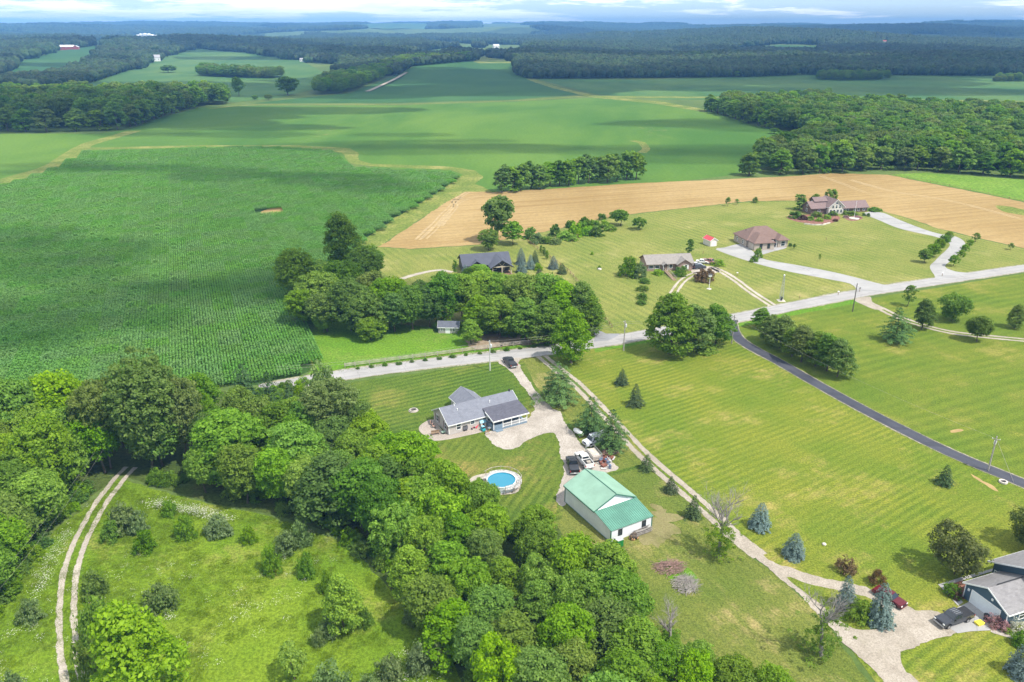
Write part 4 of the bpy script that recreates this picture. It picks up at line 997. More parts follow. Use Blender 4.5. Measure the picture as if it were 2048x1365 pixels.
for u, vb, vt, wp, fo, lb in [(1590, 436, 422, 30, 'deep', 'dark shrub mass at the bed end by the two storey house'), (1606, 440, 428, 18, 'redbush', 'reddish shrub in the bed by the two storey house'), (1632, 434, 421, 26, 'olive', 'olive shrub under the two storey house windows'), (1621, 441, 432, 16, 'yellow', 'yellow shrub at the left of the curved bed'), (1638, 443, 434, 16, 'yellow', 'yellow shrub in the middle of the curved bed'), (1655, 438, 428, 18, 'yellow', 'yellow shrub at the right of the curved bed'), (1666, 431, 423, 24, 'mid', 'clipped hedge under the gable windows'), (1700, 429, 421, 40, 'mid', 'long clipped hedge before the garage wing'), (1728, 432, 425, 8, 'deep', 'upright dark shrub at the garage wing corner'), (1736, 433, 426, 9, 'deep', 'round dark shrub beside the white drive'), (1748, 422, 414, 34, 'deep', 'dark hedge at the end of the garage wing'), (1670, 443, 437, 14, 'redbush', 'red leaved shrub at the bed edge'), (1692, 436, 431, 14, 'pink', 'pink flowers left of the flagpole'), (1714, 436, 431, 14, 'pink', 'pink flowers right of the flagpole')]:
    T('bush', u, vb, vt, wp, fo, lb)

# wood round the dark roofed house drive and the paddock
G1 = 'trees of the grove behind the paddock'
for u, vb, vt, wp, fo, sp in [(686, 548, 429, 84, 'deep', 'egg'), (594, 606, 499, 88, 'mid', 'round'), (737, 572, 491, 88, 'mid', 'round'), (650, 600, 520, 70, 'yellow', 'small'), (640, 640, 545, 100, 'mid', 'round'), (690, 610, 524, 90, 'deep', 'round'), (610, 655, 580, 72, 'mid', 'round'), (655, 664, 585, 80, 'mid', 'round'), (702, 662, 556, 92, 'deep', 'round'), (735, 668, 580, 84, 'mid', 'round'), (772, 655, 560, 80, 'mid', 'round'), (745, 636, 545, 80, 'olive', 'round'), (790, 664, 582, 78, 'deep', 'round'), (826, 660, 570, 78, 'deep', 'round'), (742, 680, 634, 56, 'mid', 'round'), (860, 655, 575, 70, 'deep', 'round'), (648, 668, 620, 40, 'mid', 'round'), (800, 640, 556, 70, 'mid', 'round'), (845, 636, 560, 60, 'deep', 'round')]:
    T(sp, u, vb, vt, wp, fo, {'deep': 'dark green broadleaf tree in the grove behind the paddock', 'mid': 'mid green broadleaf tree in the grove behind the paddock', 'olive': 'pale olive tree in the grove behind the paddock', 'yellow': 'yellow green small tree in the grove behind the paddock'}[fo], G1)
G2 = 'trees of the grove by the country road'
for u, vb, vt, wp, fo in [(888, 650, 545, 76, 'deep'), (905, 600, 555, 60, 'grey'), (925, 640, 548, 84, 'bright'), (965, 628, 545, 84, 'bright'), (960, 668, 590, 76, 'bright'), (1005, 630, 548, 90, 'bright'), (1045, 640, 548, 92, 'bright'), (1085, 640, 552, 92, 'bright'), (1000, 676, 590, 88, 'mid'), (1050, 682, 600, 88, 'mid'), (1095, 685, 600, 84, 'mid'), (1125, 660, 562, 84, 'bright'), (1162, 662, 568, 76, 'mid'), (1180, 668, 590, 56, 'mid'), (960, 560, 530, 44, 'bright'), (945, 575, 535, 50, 'mid'), (985, 580, 545, 50, 'mid'), (1075, 690, 640, 50, 'mid'), (942, 690, 640, 44, 'bright')]:
    T('egg' if vb > 659 else 'round', u, vb, vt, wp, fo, {'deep': 'dark green tree in the grove by the country road', 'bright': 'bright green tree in the grove by the country road', 'mid': 'mid green tree in the grove by the country road', 'grey': 'grey green tree in the grove by the country road'}[fo], G2)
T('spruce', 932, 560, 530, 24, 'blue', 'blue spruce at the dark roofed house front')
T('small', 910, 552, 522, 12, 'mid', 'thin young tree beside the dirt lane')
# hedge of trees by the stubble
for i in range(15):
    f = i / 14
    u = 1004 + f * 268
    vb = 384 - f * 26 + random.uniform(-2, 2)
    T('egg', u, vb, vb - (52 if i not in (4, 5) else 48) - random.uniform(0, 8) - 4 * f, 44 + random.uniform(-4, 6), ('deep', 'mid', 'mid')[i % 3], 'broadleaf tree in the windbreak beside the wheat stubble', 'windbreak trees beside the wheat stubble')
# far single trees
for u, vb, vt, wp, lb in [(478, 192, 151, 28, 'tall lone tree on the far field edge'), (576, 190, 152, 46, 'broad lone tree right of the tall one on the far field edge'), (336, 142, 126, 34, 'dark tree clump below the white gabled barn'), (342, 117, 105, 12, 'single tree on the hill above the white barn'), (555, 150, 128, 24, 'round tree at the end of the far hedgerow'), (510, 200, 190, 14, 'small bush on the far field line, leftmost'), (537, 200, 189, 18, 'bushy small tree on the far field line'), (1548, 268, 256, 22, 'small round tree in the grass corner by the right wood'), (1475, 154, 140, 20, 'bare grey tree in front of the blue wood')]:
    T('round', u, vb, vt, wp, 'deep', lb)

# ------------------------------------------------------------------ woods filled from a surveyed floor plan
def fill(pix, sp, hrange, wrange, fols, label, group, spacing, limit, seed, avoid=()):
    rng = np.random.default_rng(seed)
    poly = [(q.x, q.y) for q in (P(u, v) for u, v in pix)]
    xs, ys = zip(*poly)
    got = []
    for _ in range(9000):
        if len(got) >= limit:
            break
        x, y = rng.uniform(min(xs), max(xs)), rng.uniform(min(ys), max(ys))
        if not inpoly(x, y, poly) or any(math.hypot(x - a, y - b) < spacing for a, b in got):
            continue
        got.append((x, y))
    for x, y in got:
        f = fols[int(rng.integers(len(fols)))]
        s = sp[int(rng.integers(len(sp)))]
        big = float(vnoise(x, y, 14, seed))
        h = hrange[0] + (hrange[1] - hrange[0]) * min(1, max(0, big * 0.7 + rng.uniform(0, 0.35)))
        wd = (wrange[0] + (wrange[1] - wrange[0]) * rng.uniform()) * (0.75 + 0.35 * big)
        plant(s, x, y, h, wd, f, label[f], group)
    return got
def lab(where):
    return {'bright': 'bright green broadleaf tree in ' + where, 'mid': 'mid green broadleaf tree in ' + where, 'deep': 'dark green broadleaf tree in ' + where, 'olive': 'olive green broadleaf tree in ' + where, 'grey': 'grey green leafy tree in ' + where}
GW = 'trees of the wood left of the grey house'
T('vase', 305, 944, 734, 175, 'olive', 'huge spreading cottonwood where the two track enters the wood')
T('vase', 372, 925, 752, 120, 'olive', 'tall cottonwood right of the huge one above the two track')
T('vase', 222, 938, 762, 130, 'olive', 'tall cottonwood left of the huge one by the two track')
T('vase', 660, 905, 768, 150, 'olive', 'tall greyish tree at the wood edge near the grey house')
T('round', 600, 985, 845, 130, 'bright', 'bright walnut tree above the clearing')
T('round', 470, 965, 825, 150, 'bright', 'broad bright walnut tree above the clearing')
T('round', 105, 1010, 850, 120, 'mid', 'broad tree beside the two track on its outer side')
T('round', 40, 935, 760, 130, 'mid', 'rounded pale topped tree at the left picture edge')
T('round', 130, 905, 748, 120, 'bright', 'pale topped tree left of the cottonwoods')
for u, vb, vt, wp, lb in [(500, 850, 728, 70, 'dark pine at the top of the wood near the corn'), (548, 850, 745, 60, 'dark pine beside the country road end'), (585, 862, 770, 50, 'shorter dark pine beside the country road end')]:
    T('pine', u, vb, vt, wp, 'pine', lb)
T('bush', 650, 800, 728, 70, 'grey', 'grey green leafy tree at the country road end')
fill([(-120, 900), (120, 880), (330, 870), (520, 860), (560, 900), (430, 945), (330, 950), (200, 950), (140, 985), (60, 1050), (-60, 1140), (-150, 1150)], ['round', 'round', 'vase'], (11, 16), (9, 13), ['mid', 'mid', 'bright', 'deep', 'olive'], lab('the wood beyond the clearing'), GW, 6.2, 60, 31)
fill([(-60, 1080), (60, 1040), (110, 1040), (60, 1110), (20, 1180), (-20, 1280), (-100, 1330)], ['round'], (8, 12), (8, 11), ['mid', 'deep', 'bright'], lab('the wood left of the two track'), 'trees of the wood left of the two track', 4.8, 18, 32)
fill([(560, 900), (690, 890), (750, 945), (840, 995), (880, 1040), (860, 1070), (760, 1090), (690, 1075), (600, 1035), (480, 1005), (400, 985), (470, 950)], ['round', 'round', 'egg'], (9, 14), (8, 12), ['bright', 'mid', 'mid', 'deep', 'bright'], lab('the wood between grey house and clearing'), 'trees of the wood between grey house and clearing', 5.0, 52, 33)
fill([(850, 1005), (915, 1065), (985, 1100), (1075, 1122), (1145, 1152), (1200, 1196), (1250, 1262), (1285, 1350), (1315, 1480), (1010, 1520), (930, 1350), (860, 1260), (800, 1180), (740, 1110), (780, 1080)], ['round', 'round', 'egg', 'flat'], (7.5, 11.5), (7.5, 10.5), ['bright', 'bright', 'mid', 'mid', 'olive', 'bright', 'bright'], lab('the wood beside the barn'), 'trees of the wood beside the barn', 4.8, 78, 34)
fill([(1255, 1390), (1320, 1372), (1420, 1385), (1530, 1425), (1610, 1475), (1400, 1560), (1250, 1540)], ['round', 'egg'], (5.5, 8), (6.5, 8.5), ['bright', 'mid', 'bright'], lab('the thicket at the lower picture edge'), 'trees of the thicket at the lower picture edge', 4.2, 22, 35)
T('round', 966, 1078, 966, 84, 'mid', 'leafy tree overlapping the pool pad')
T('round', 900, 1050, 918, 96, 'bright', 'bright tree left of the pool')
T('round', 1385, 1400, 1306, 92, 'bright', 'leafy tree at the lower picture edge below the bare snag')
T('round', 1462, 1412, 1322, 92, 'mid', 'leafy tree at the lower picture edge, middle of three below the dry yard')
T('round', 1540, 1432, 1346, 86, 'bright', 'leafy tree at the lower picture edge nearest the stone lane')
T('round', 1065, 1108, 1016, 84, 'mid', 'leafy tree between the pool and barn')
# clearing shrubs
for u, vb, vt, wp, fo, lb in [(246, 1062, 1003, 74, 'grey', 'grey green shrub at the top of the clearing'), (280, 1062, 1018, 52, 'grey', 'second grey shrub touching the first at the clearing top'), (223, 1082, 1040, 44, 'mid', 'small green shrub beside the two track bend'), (374, 1076, 1027, 54, 'mid', 'round green shrub in the upper clearing'), (440, 1066, 1030, 66, 'grey', 'wide grey shrub at the wood foot'), (290, 1103, 1060, 50, 'mid', 'upright green shrub in the clearing'), (192, 1192, 1138, 66, 'olive', 'yellowish dense shrub beside the two track'), (325, 1222, 1164, 78, 'olive', 'dark olive shrub behind the big bright tree'), (62, 1244, 1198, 56, 'grey', 'grey shrub left of the two track'), (200, 1290, 1190, 90, 'mid', 'blue green shrub mass beside the two track'), (190, 1370, 1260, 80, 'mid', 'blue green shrub in front of the shrub mass'), (545, 1146, 1094, 48, 'mid', 'dark green shrub at the clearing edge'), (572, 1105, 1060, 62, 'grey', 'silvery shrub at the clearing edge'), (616, 1152, 1100, 44, 'mid', 'slim dark shrub at the clearing edge'), (605, 1090, 1045, 50, 'grey', 'grey shrub against the wood near the clearing'), (655, 1185, 1140, 40, 'mid', 'green shrub left of the yellow tree'), (728, 1252, 1212, 46, 'mid', 'green shrub right of the yellow tree'), (658, 1272, 1228, 50, 'grey', 'grey green shrub below the yellow tree'), (638, 1290, 1255, 36, 'grey', 'small grey shrub left below the yellow tree'), (825, 1245, 1205, 44, 'grey', 'grey shrub at the wood foot right of the yellow tree'), (780, 1370, 1312, 80, 'grey', 'large pale grey shrub at the lower picture edge'), (835, 1345, 1285, 66, 'grey', 'pale grey shrub behind the large one at the lower edge'), (880, 1335, 1270, 54, 'grey', 'upright grey shrub at the wood foot'), (665, 1400, 1335, 100, 'grey', 'wide pale grey shrub cut by the lower picture edge'), (40, 1420, 1340, 60, 'grey', 'grey shrub in the lower left corner'), (740, 1395, 1345, 60, 'grey', 'pale shrub between the two large grey ones'), (340, 1030, 1000, 40, 'mid', 'low green shrub at the wood foot'), (500, 1085, 1050, 44, 'mid', 'low shrub between the wood and clearing')]:
    T('bush', u, vb, vt, wp * 0.88, fo, lb)
T('egg', 292, 1430, 1214, 172, 'bright', 'big bright green tree at the lower picture edge')
T('egg', 690, 1262, 1146, 84, 'yellow', 'bright yellow green tree in the clearing')
T('small', 590, 1360, 1286, 62, 'yellow', 'small yellow tree at the lower picture edge')

# woods left and right of the soybean field: front trees one by one, the rest as one mass
def wood_front(line, hpx, wpx, label, group, step, seed):
    rng = random.Random(seed)
    pts = crspline([P(u, v) for u, v in line], step)
    for q in pts:
        u, v = PIX(q.x, q.y, 0)
        m = MPP(u, v)
        plant('egg', q.x + rng.uniform(-2, 2), q.y + rng.uniform(-2, 2), hpx * rng.uniform(0.85, 1.2), wpx * rng.uniform(0.9, 1.15), rng.choice(['deep', 'mid', 'mid', 'olive']), label, group)
wood_front([(1502, 352), (1560, 350), (1640, 346), (1720, 342), (1800, 340), (1880, 344), (1960, 350), (2060, 356)], 15, 14, 'broadleaf tree at the front of the right wood', 'front trees of the right wood', 9.5, 3)
wood_front([(1420, 222), (1450, 232), (1500, 247), (1545, 258)], 17, 15, 'broadleaf tree along the soybean edge of the right wood', 'soybean edge trees of the right wood', 13, 4)
wood_front([(-20, 263), (100, 264), (200, 262), (262, 254), (330, 231), (392, 212)], 21, 19, 'broadleaf tree at the front of the left wood', 'front trees of the left wood', 15, 5)
def wood_mass(name, label, pix, s, seed, hs):
    rng = np.random.default_rng(seed)
    poly = [(q.x, q.y) for q in (P(u, v) for u, v in pix)]
    a = np.array(poly)
    gx, gy = np.meshgrid(np.arange(a[:, 0].min(), a[:, 0].max(), s), np.arange(a[:, 1].min(), a[:, 1].max(), s))
    x = gx.ravel() + rng.uniform(-0.45, 0.45, gx.size) * s
    y = gy.ravel() + rng.uniform(-0.45, 0.45, gx.size) * s
    k = inpoly(x, y, poly)
    x, y = x[k], y[k]
    n = len(x)
    h = hs * rng.uniform(0.75, 1.25, n)
    src = [SPEC['round']['lo'][i][0] for i in range(4)]
    mats = [FO['mid'], FO['deep'], FO['olive'], FO['deep']]
    src2 = []
    for i, (me, m) in enumerate(zip(src, mats)):
        c = me.copy()
        c.materials.clear()
        c.materials.append(m)
        src2.append(c)
    scatter(name, label, 'woods', np.stack([x, y, H(x, y)], 1), np.stack([h / 14 * 1.15, h / 14 * 1.15, h / 14], 1), np.stack([x * 0, x * 0, rng.uniform(0, 6.28, n)], 1), rng.integers(0, 4, n), src2)
wood_mass('wood_canopy', 'deep canopy of the right wood behind its front trees', [(1440, 228), (1500, 243), (1560, 258), (1625, 274), (1600, 296), (1520, 335), (1520, 345), (1640, 340), (1800, 333), (1900, 338), (2048, 348), (2500, 372), (2500, 250), (2048, 240), (1900, 232), (1700, 222), (1560, 214), (1450, 216)], 8.2, 6, 15)
wood_mass('wood_canopy', 'deep canopy of the left wood behind its front trees', [(-500, 275), (0, 258), (200, 256), (260, 248), (330, 226), (388, 209), (380, 204), (0, 206), (-500, 215)], 11, 7, 20)
wood_mass('hedgerow_trees', 'dark tree belt along the far farm lane', [(625, 190), (690, 187), (730, 170), (780, 150), (828, 134), (940, 131), (940, 125), (820, 128), (760, 142), (640, 168)], 10, 8, 17)
wood_mass('hedgerow_trees', 'dark island of trees in the pale field', [(1630, 160), (1690, 161), (1775, 159), (1775, 154), (1640, 154)], 9, 9, 12)
wood_mass('hedgerow_trees', 'low bushy strip behind the right wood', [(1560, 197), (1660, 195), (1665, 191), (1560, 193)], 7, 10, 8)
wood_mass('hedgerow_trees', 'tree belt behind the left wood corner', [(388, 212), (440, 212), (465, 208), (440, 200), (390, 196)], 10, 12, 18)
wood_mass('hedgerow_trees', 'hedge crossing the field below the white barn', [(400, 148), (460, 152), (560, 154), (575, 151), (470, 144), (405, 140)], 10, 13, 16)
wood_mass('hedgerow_trees', 'pale bushy hedge left of the hillside field', [(55, 176), (90, 174), (150, 158), (145, 154), (80, 166)], 8, 14, 10)
wood_mass('hedgerow_trees', 'short hedge at the right picture edge in the pale field', [(1985, 163), (2060, 162), (2060, 157), (2000, 157)], 8, 15, 10)

# bare trees
def bare_tree(u, vb, vt, wpx, label, leafy, seed):
    p = P(u, vb)
    h = HGT(u, vb, vt)
    t = thing('bare_tree', label, 'tree', p, 0)
    mesh_obj('trunk', bare_mesh('bare_limbs', seed, h * 0.92, 4, 3, M_DEAD, 0.34, 0.5, (3, 4)), None, t)
    rng = np.random.default_rng(seed)
    n = 130
    c = np.stack([rng.normal(size=n) * wpx * MPP(u, vb) * 0.30, rng.normal(size=n) * 1.1, rng.uniform(0.2, h * leafy, n)], 1)
    C, N, tt = clumps(c, rng.uniform(0.25, 0.65, n), 40, rng)
    mesh_obj('foliage', leaf_mesh('bare_tree_leaves', C, N, 0.12 * rng.uniform(0.6, 1.2, len(C)), 0.6, tt, FO['mid']), None, t)
bare_tree(1438, 1116, 958, 60, 'half dead bare tree beside the lane', 0.45, 71)
bare_tree(1642, 1312, 1142, 70, 'half dead bare tree beside the turning circle', 0.5, 72)
bare_tree(1340, 1300, 1205, 24, 'bare dead snag at the wood edge below the brush piles', 0.3, 73)

bare_tree(775, 1100, 1035, 40, 'grey dead snag at the wood foot above the clearing', 0.3, 74)
# ------------------------------------------------------------------ corn, tall grass, wildflowers, undergrowth
def corn():
    rng = np.random.default_rng(61)
    src = []
    for v in range(3):
        Cs, Ns, Ts = [], [], []
        for r in range(8):
            for yy in np.arange(-3.0, 3.0, 0.21):
                x0, y0 = (r - 3.5) * 0.762 + rng.normal() * 0.05, yy + rng.normal() * 0.09
                hh = rng.uniform(1.9, 2.35)
                k = 6
                a = rng.uniform(0, 6.28, k)
                z = hh * rng.uniform(0.45, 1.0, k)
                q = rng.uniform(0.08, 0.36, k)
                Cs.append(np.stack([x0 + np.cos(a) * q * 0.75, y0 + np.sin(a) * q, z], 1))
                Ns.append(unit(np.stack([np.cos(a) * 0.8, np.sin(a) * 0.8, np.full(k, 1.1)], 1) + rng.normal(size=(k, 3)) * 0.3))
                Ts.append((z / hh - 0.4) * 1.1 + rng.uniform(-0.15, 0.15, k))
        src.append(leaf_mesh('corn_patch_%d' % v, np.concatenate(Cs), np.concatenate(Ns), 0.27, 0.36, np.concatenate(Ts), FO['corn']))
    poly = [(q.x, q.y) for q in (P(u, v) for u, v in CORN_PIX)]
    d = (P(600, 674) - P(628, 740)).normalized()
    ang = math.atan2(d.y, d.x) - math.pi / 2
    ca, sa = math.cos(ang), math.sin(ang)
    n = 150
    gi, gj = np.meshgrid(np.arange(-n, n), np.arange(-20, n))
    lx, ly = gi.ravel() * 6.096, gj.ravel() * 6.0
    o = P(628, 740)
    x, y = o.x + lx * ca - ly * sa, o.y + lx * sa + ly * ca
    hole = P(548, 423)
    k = inpoly(x, y, poly) & (((x - hole.x) / 7) ** 2 + ((y - hole.y + 4) / 6.5) ** 2 > 1) & (np.abs(np.degrees(np.arctan2(x, y))) < 38)
    x, y = x[k], y[k]
    m = len(x)
    z = 0.92 + 0.16 * vnoise(x, y, 40, 3)
    scatter('corn_plants', 'dense rows of green corn plants', 'corn', np.stack([x, y, x * 0 + 0.02], 1), np.stack([x * 0 + 1, x * 0 + 1, z], 1), np.stack([x * 0, x * 0, x * 0 + ang + math.pi * rng.integers(0, 2, m)], 1), rng.integers(0, 3, m), src)
    print('corn patches', m)
FO['corn'] = foliage('corn_leaf', (0.085, 0.220, 0.030), (0.170, 0.365, 0.078), 0.25, 0.006, 0.07)
corn()
def growth(name, label, cat, pix, n, src, srange, seed, mask=None, clump=None):
    rng = np.random.default_rng(seed)
    poly = [(q.x, q.y) for q in (P(u, v) for u, v in pix)]
    a = np.array(poly)
    x, y = rng.uniform(a[:, 0].min(), a[:, 0].max(), n * 3), rng.uniform(a[:, 1].min(), a[:, 1].max(), n * 3)
    k = inpoly(x, y, poly)
    if clump:
        k &= vnoise(x, y, clump[0], seed) + 0.5 * vnoise(x, y, clump[0] / 3, seed + 1) > clump[1]
    x, y = x[k][:n], y[k][:n]
    m = len(x)
    s = rng.uniform(*srange, m)
    scatter(name, label, cat, np.stack([x, y, x * 0 + 0.03], 1), np.stack([s, s, s * rng.uniform(0.8, 1.2, m)], 1), np.stack([x * 0, x * 0, rng.uniform(0, 6.28, m)], 1), rng.integers(0, len(src), m), src)
def tuft(name, seed, n, hh, rad, wd, m):
    rng = np.random.default_rng(seed)
    mb = MB()
    for i in range(n):
        a, q = rng.uniform(0, 6.28), rad * math.sqrt(rng.uniform())
        x, y = q * math.cos(a), q * math.sin(a)
        b = rng.uniform(0, 6.28)
        l = hh * rng.uniform(0.5, 1.1)
        t = rng.uniform(0.1, 0.5) * l
        dx, dy = math.cos(b) * wd, math.sin(b) * wd
        mb.add([(x - dx, y - dy, 0), (x + dx, y + dy, 0), (x - dy / wd * t, y + dx / wd * t, l)], [(0, 1, 2)])
    me = bpy.data.meshes.new(name)
    me.from_pydata(mb.v, [], mb.f)
    at = me.attributes.new('tint', 'FLOAT', 'FACE')
    at.data.foreach_set('value', rng.uniform(0, 1, n).astype(np.float32))
    me.materials.append(m)
    return me
FO['meadow'] = foliage('meadow_blade', (0.115, 0.205, 0.009), (0.195, 0.280, 0.015), 0.5, 0.012, 0.14)
TUFTS = [tuft('tuft_%d' % i, 400 + i, 60, 0.20, 0.85, 0.04, FO['meadow']) for i in range(3)]
MEAD_PIX = [(-200, 1500), (-60, 1300), (40, 1150), (110, 1060), (225, 968), (330, 988), (560, 1042), (690, 1090), (790, 1200), (890, 1310), (960, 1480)]
growth('meadow_grass', 'tall meadow grass in the clearing', 'grass', MEAD_PIX, 4200, TUFTS, (0.5, 1.0), 81, None, (9, 0.62))
FLW = [leaf_mesh('umbel_%d' % i, np.stack([RNG.normal(size=14) * 0.35, RNG.normal(size=14) * 0.35, RNG.uniform(0.5, 0.9, 14)], 1), unit(RNG.normal(size=(14, 3)) * 0.25 + np.array([0, 0, 1])), 0.055, 0.9, RNG.uniform(0, 1, 14), FO['white']) for i in range(3)]
growth('wildflowers', 'white wildflowers scattered over the clearing', 'flowers', MEAD_PIX, 240, FLW, (0.6, 1.1), 82, None, (11, 0.82))
growth('wildflowers', 'band of white wildflowers along the wood foot', 'flowers', [(285, 1008), (330, 1010), (430, 1026), (470, 1045), (440, 1050), (350, 1026), (290, 1020)], 130, FLW, (0.9, 1.5), 83)
growth('wildflowers', 'white wildflowers along the two track verge', 'flowers', [(60, 1180), (100, 1110), (150, 1040), (150, 1060), (110, 1150), (80, 1210)], 70, FLW, (0.8, 1.3), 84)
UND = [SPEC['bush']['hi'][i][0].copy() for i in range(3)]
for me, f in zip(UND, ('mid', 'deep', 'bright')):
    me.materials.clear()
    me.materials.append(FO[f])
growth('undergrowth', 'leafy undergrowth along the clearing edge of the wood', 'undergrowth', [(240, 952), (330, 972), (450, 1000), (560, 1030), (690, 1080), (790, 1185), (880, 1300), (940, 1420), (1000, 1420), (920, 1290), (830, 1180), (720, 1060), (580, 1010), (450, 980), (330, 950)], 150, UND, (0.5, 1.0), 85)
growth('undergrowth', 'leafy undergrowth along the barn edge of the wood', 'undergrowth', [(700, 905), (800, 945), (900, 1000), (1000, 1050), (1100, 1075), (1180, 1120), (1240, 1200), (1290, 1320), (1320, 1440), (1270, 1440), (1220, 1250), (1150, 1140), (1000, 1085), (850, 1010), (700, 930)], 130, UND, (0.45, 0.85), 86)
growth('undergrowth', 'leafy undergrowth left of the two track', 'undergrowth', [(-100, 1250), (0, 1120), (80, 1040), (190, 965), (170, 1000), (90, 1090), (20, 1200), (-60, 1330)], 70, UND, (0.5, 0.9), 87)
growth('undergrowth', 'leafy undergrowth below the grove by the country road', 'undergrowth', [(870, 662), (930, 668), (1010, 676), (1095, 688), (1150, 676), (1150, 664), (1090, 676), (1010, 664), (930, 655), (870, 650)], 46, UND, (0.5, 1.0), 90)
growth('undergrowth', 'weeds along the road end of the corn', 'undergrowth', [(480, 800), (560, 780), (620, 765), (600, 800), (520, 830)], 30, UND, (0.4, 0.8), 88)
ROUGH = [tuft('rough_%d' % i, 420 + i, 40, 0.22, 0.6, 0.03, FO['meadow']) for i in range(2)]
growth('verge_grass', 'rough grass tufts along the road verge', 'grass', [(632, 752), (800, 728), (960, 708), (1095, 692), (1095, 688), (960, 702), (800, 722), (640, 742)], 500, ROUGH, (0.6, 1.1), 89)

# ------------------------------------------------------------------ building parts
WHITE = surf('white_trim', (0.78, 0.78, 0.77), 0.5, 0.04)
GLASS = glass('window_glass')
CARGLASS = glass('car_glass', (0.02, 0.028, 0.035))
M_CONCB = surf('footing', (0.40, 0.38, 0.36), 0.9, 0.12, 2)
TIMBER = surf('timber', (0.26, 0.17, 0.10), 0.8, 0.25, 3)
WEATHER = surf('weathered_wood', (0.36, 0.32, 0.27), 0.9, 0.22, 3)
BLACK = surf('black_plastic', (0.025, 0.025, 0.028), 0.5, 0.1)
STEEL = surf('galvanised_steel', (0.48, 0.49, 0.50), 0.4, 0.12, 3, metal=0.6)
ROT = {'-y': 0.0, '+x': math.pi / 2, '+y': math.pi, '-x': -math.pi / 2}
CACHE = {}
def cached(key, fn):
    if key not in CACHE:
        CACHE[key] = fn()
    return CACHE[key]
def put(name, me, parent, loc=(0, 0, 0), rz=0.0, m=None):
    o = mesh_obj(name, me, m, parent)
    o.location = loc
    o.rotation_euler = (0, 0, rz)
    return o
def win(parent, x, y, z, w_, h, face, shutter=None, bar=True, fm=None):
    fm = fm or WHITE
    def frame():
        b = MB()
        t = 0.12
        b.box(-w_ / 2 - t, w_ / 2 + t, -0.075, 0.02, -t, 0.0).box(-w_ / 2 - t, w_ / 2 + t, -0.075, 0.02, h, h + t)
        b.box(-w_ / 2 - t, -w_ / 2, -0.072, 0.02, 0, h).box(w_ / 2, w_ / 2 + t, -0.072, 0.02, 0, h)
        if bar:
            b.box(-w_ / 2, w_ / 2, -0.055, -0.015, h / 2 - 0.035, h / 2 + 0.035)
        return b.mesh('window_mesh', fm)
    o = put('window', cached(('win', w_, h, bar, fm.name), frame), parent, (x, y, z), ROT[face])
    put('pane', cached(('pane', w_, h), lambda: MB().box(-w_ / 2, w_ / 2, -0.03, -0.01, 0, h).mesh('pane_mesh', GLASS)), o)
    if shutter:
        for sg in (-1, 1):
            put('shutter', cached(('shut', h, shutter.name), lambda: MB().box(-0.19, 0.19, -0.06, -0.004, -0.05, h + 0.05).mesh('shutter_mesh', shutter)), o, (sg * (w_ / 2 + 0.34), 0, 0))
    return o
def door(parent, x, y, z, w_, h, face, m=None):
    o = put('door', cached(('door', w_, h, (m or WHITE).name), lambda: MB().box(-w_ / 2, w_ / 2, -0.06, 0.0, 0, h).mesh('door_mesh', m or WHITE)), parent, (x, y, z), ROT[face])
    put('handle', cached('handle', lambda: MB().cyl((0, -0.12, 1.0), (0, -0.05, 1.0), 0.04, 0.04, 6).mesh('handle_mesh', STEEL)), o, (w_ * 0.38, 0, 0))
    return o
def walls(parent, x0, x1, y0, y1, z1, m, zr=None, axis='x', z0=-0.1):
    """walls of one block, with gable triangles up to zr when the ridge runs along axis"""
    b = MB()
    if zr is None:
        b.box(x0, x1, y0, y1, z0, z1)
    elif axis == 'x':
        b.prism([(y0, z0), (y1, z0), (y1, z1), ((y0 + y1) / 2, zr), (y0, z1)], x0, x1, 'x')
    else:
        b.prism([(x0, z0), (x1, z0), (x1, z1), ((x0 + x1) / 2, zr), (x0, z1)], y0, y1, 'y')
    return b.build('wall', m, parent)
def slab(parent, q, m, th=0.12, name='roof_slope'):
    """a sloping roof plane through four corners, with thickness"""
    n = (Vector(q[1]) - Vector(q[0])).cross(Vector(q[3]) - Vector(q[0])).normalized()
    if n.z < 0:
        n = -n
    return MB().hexa([Vector(p) for p in q], [Vector(p) + n * th for p in q]).build(name, m, parent)
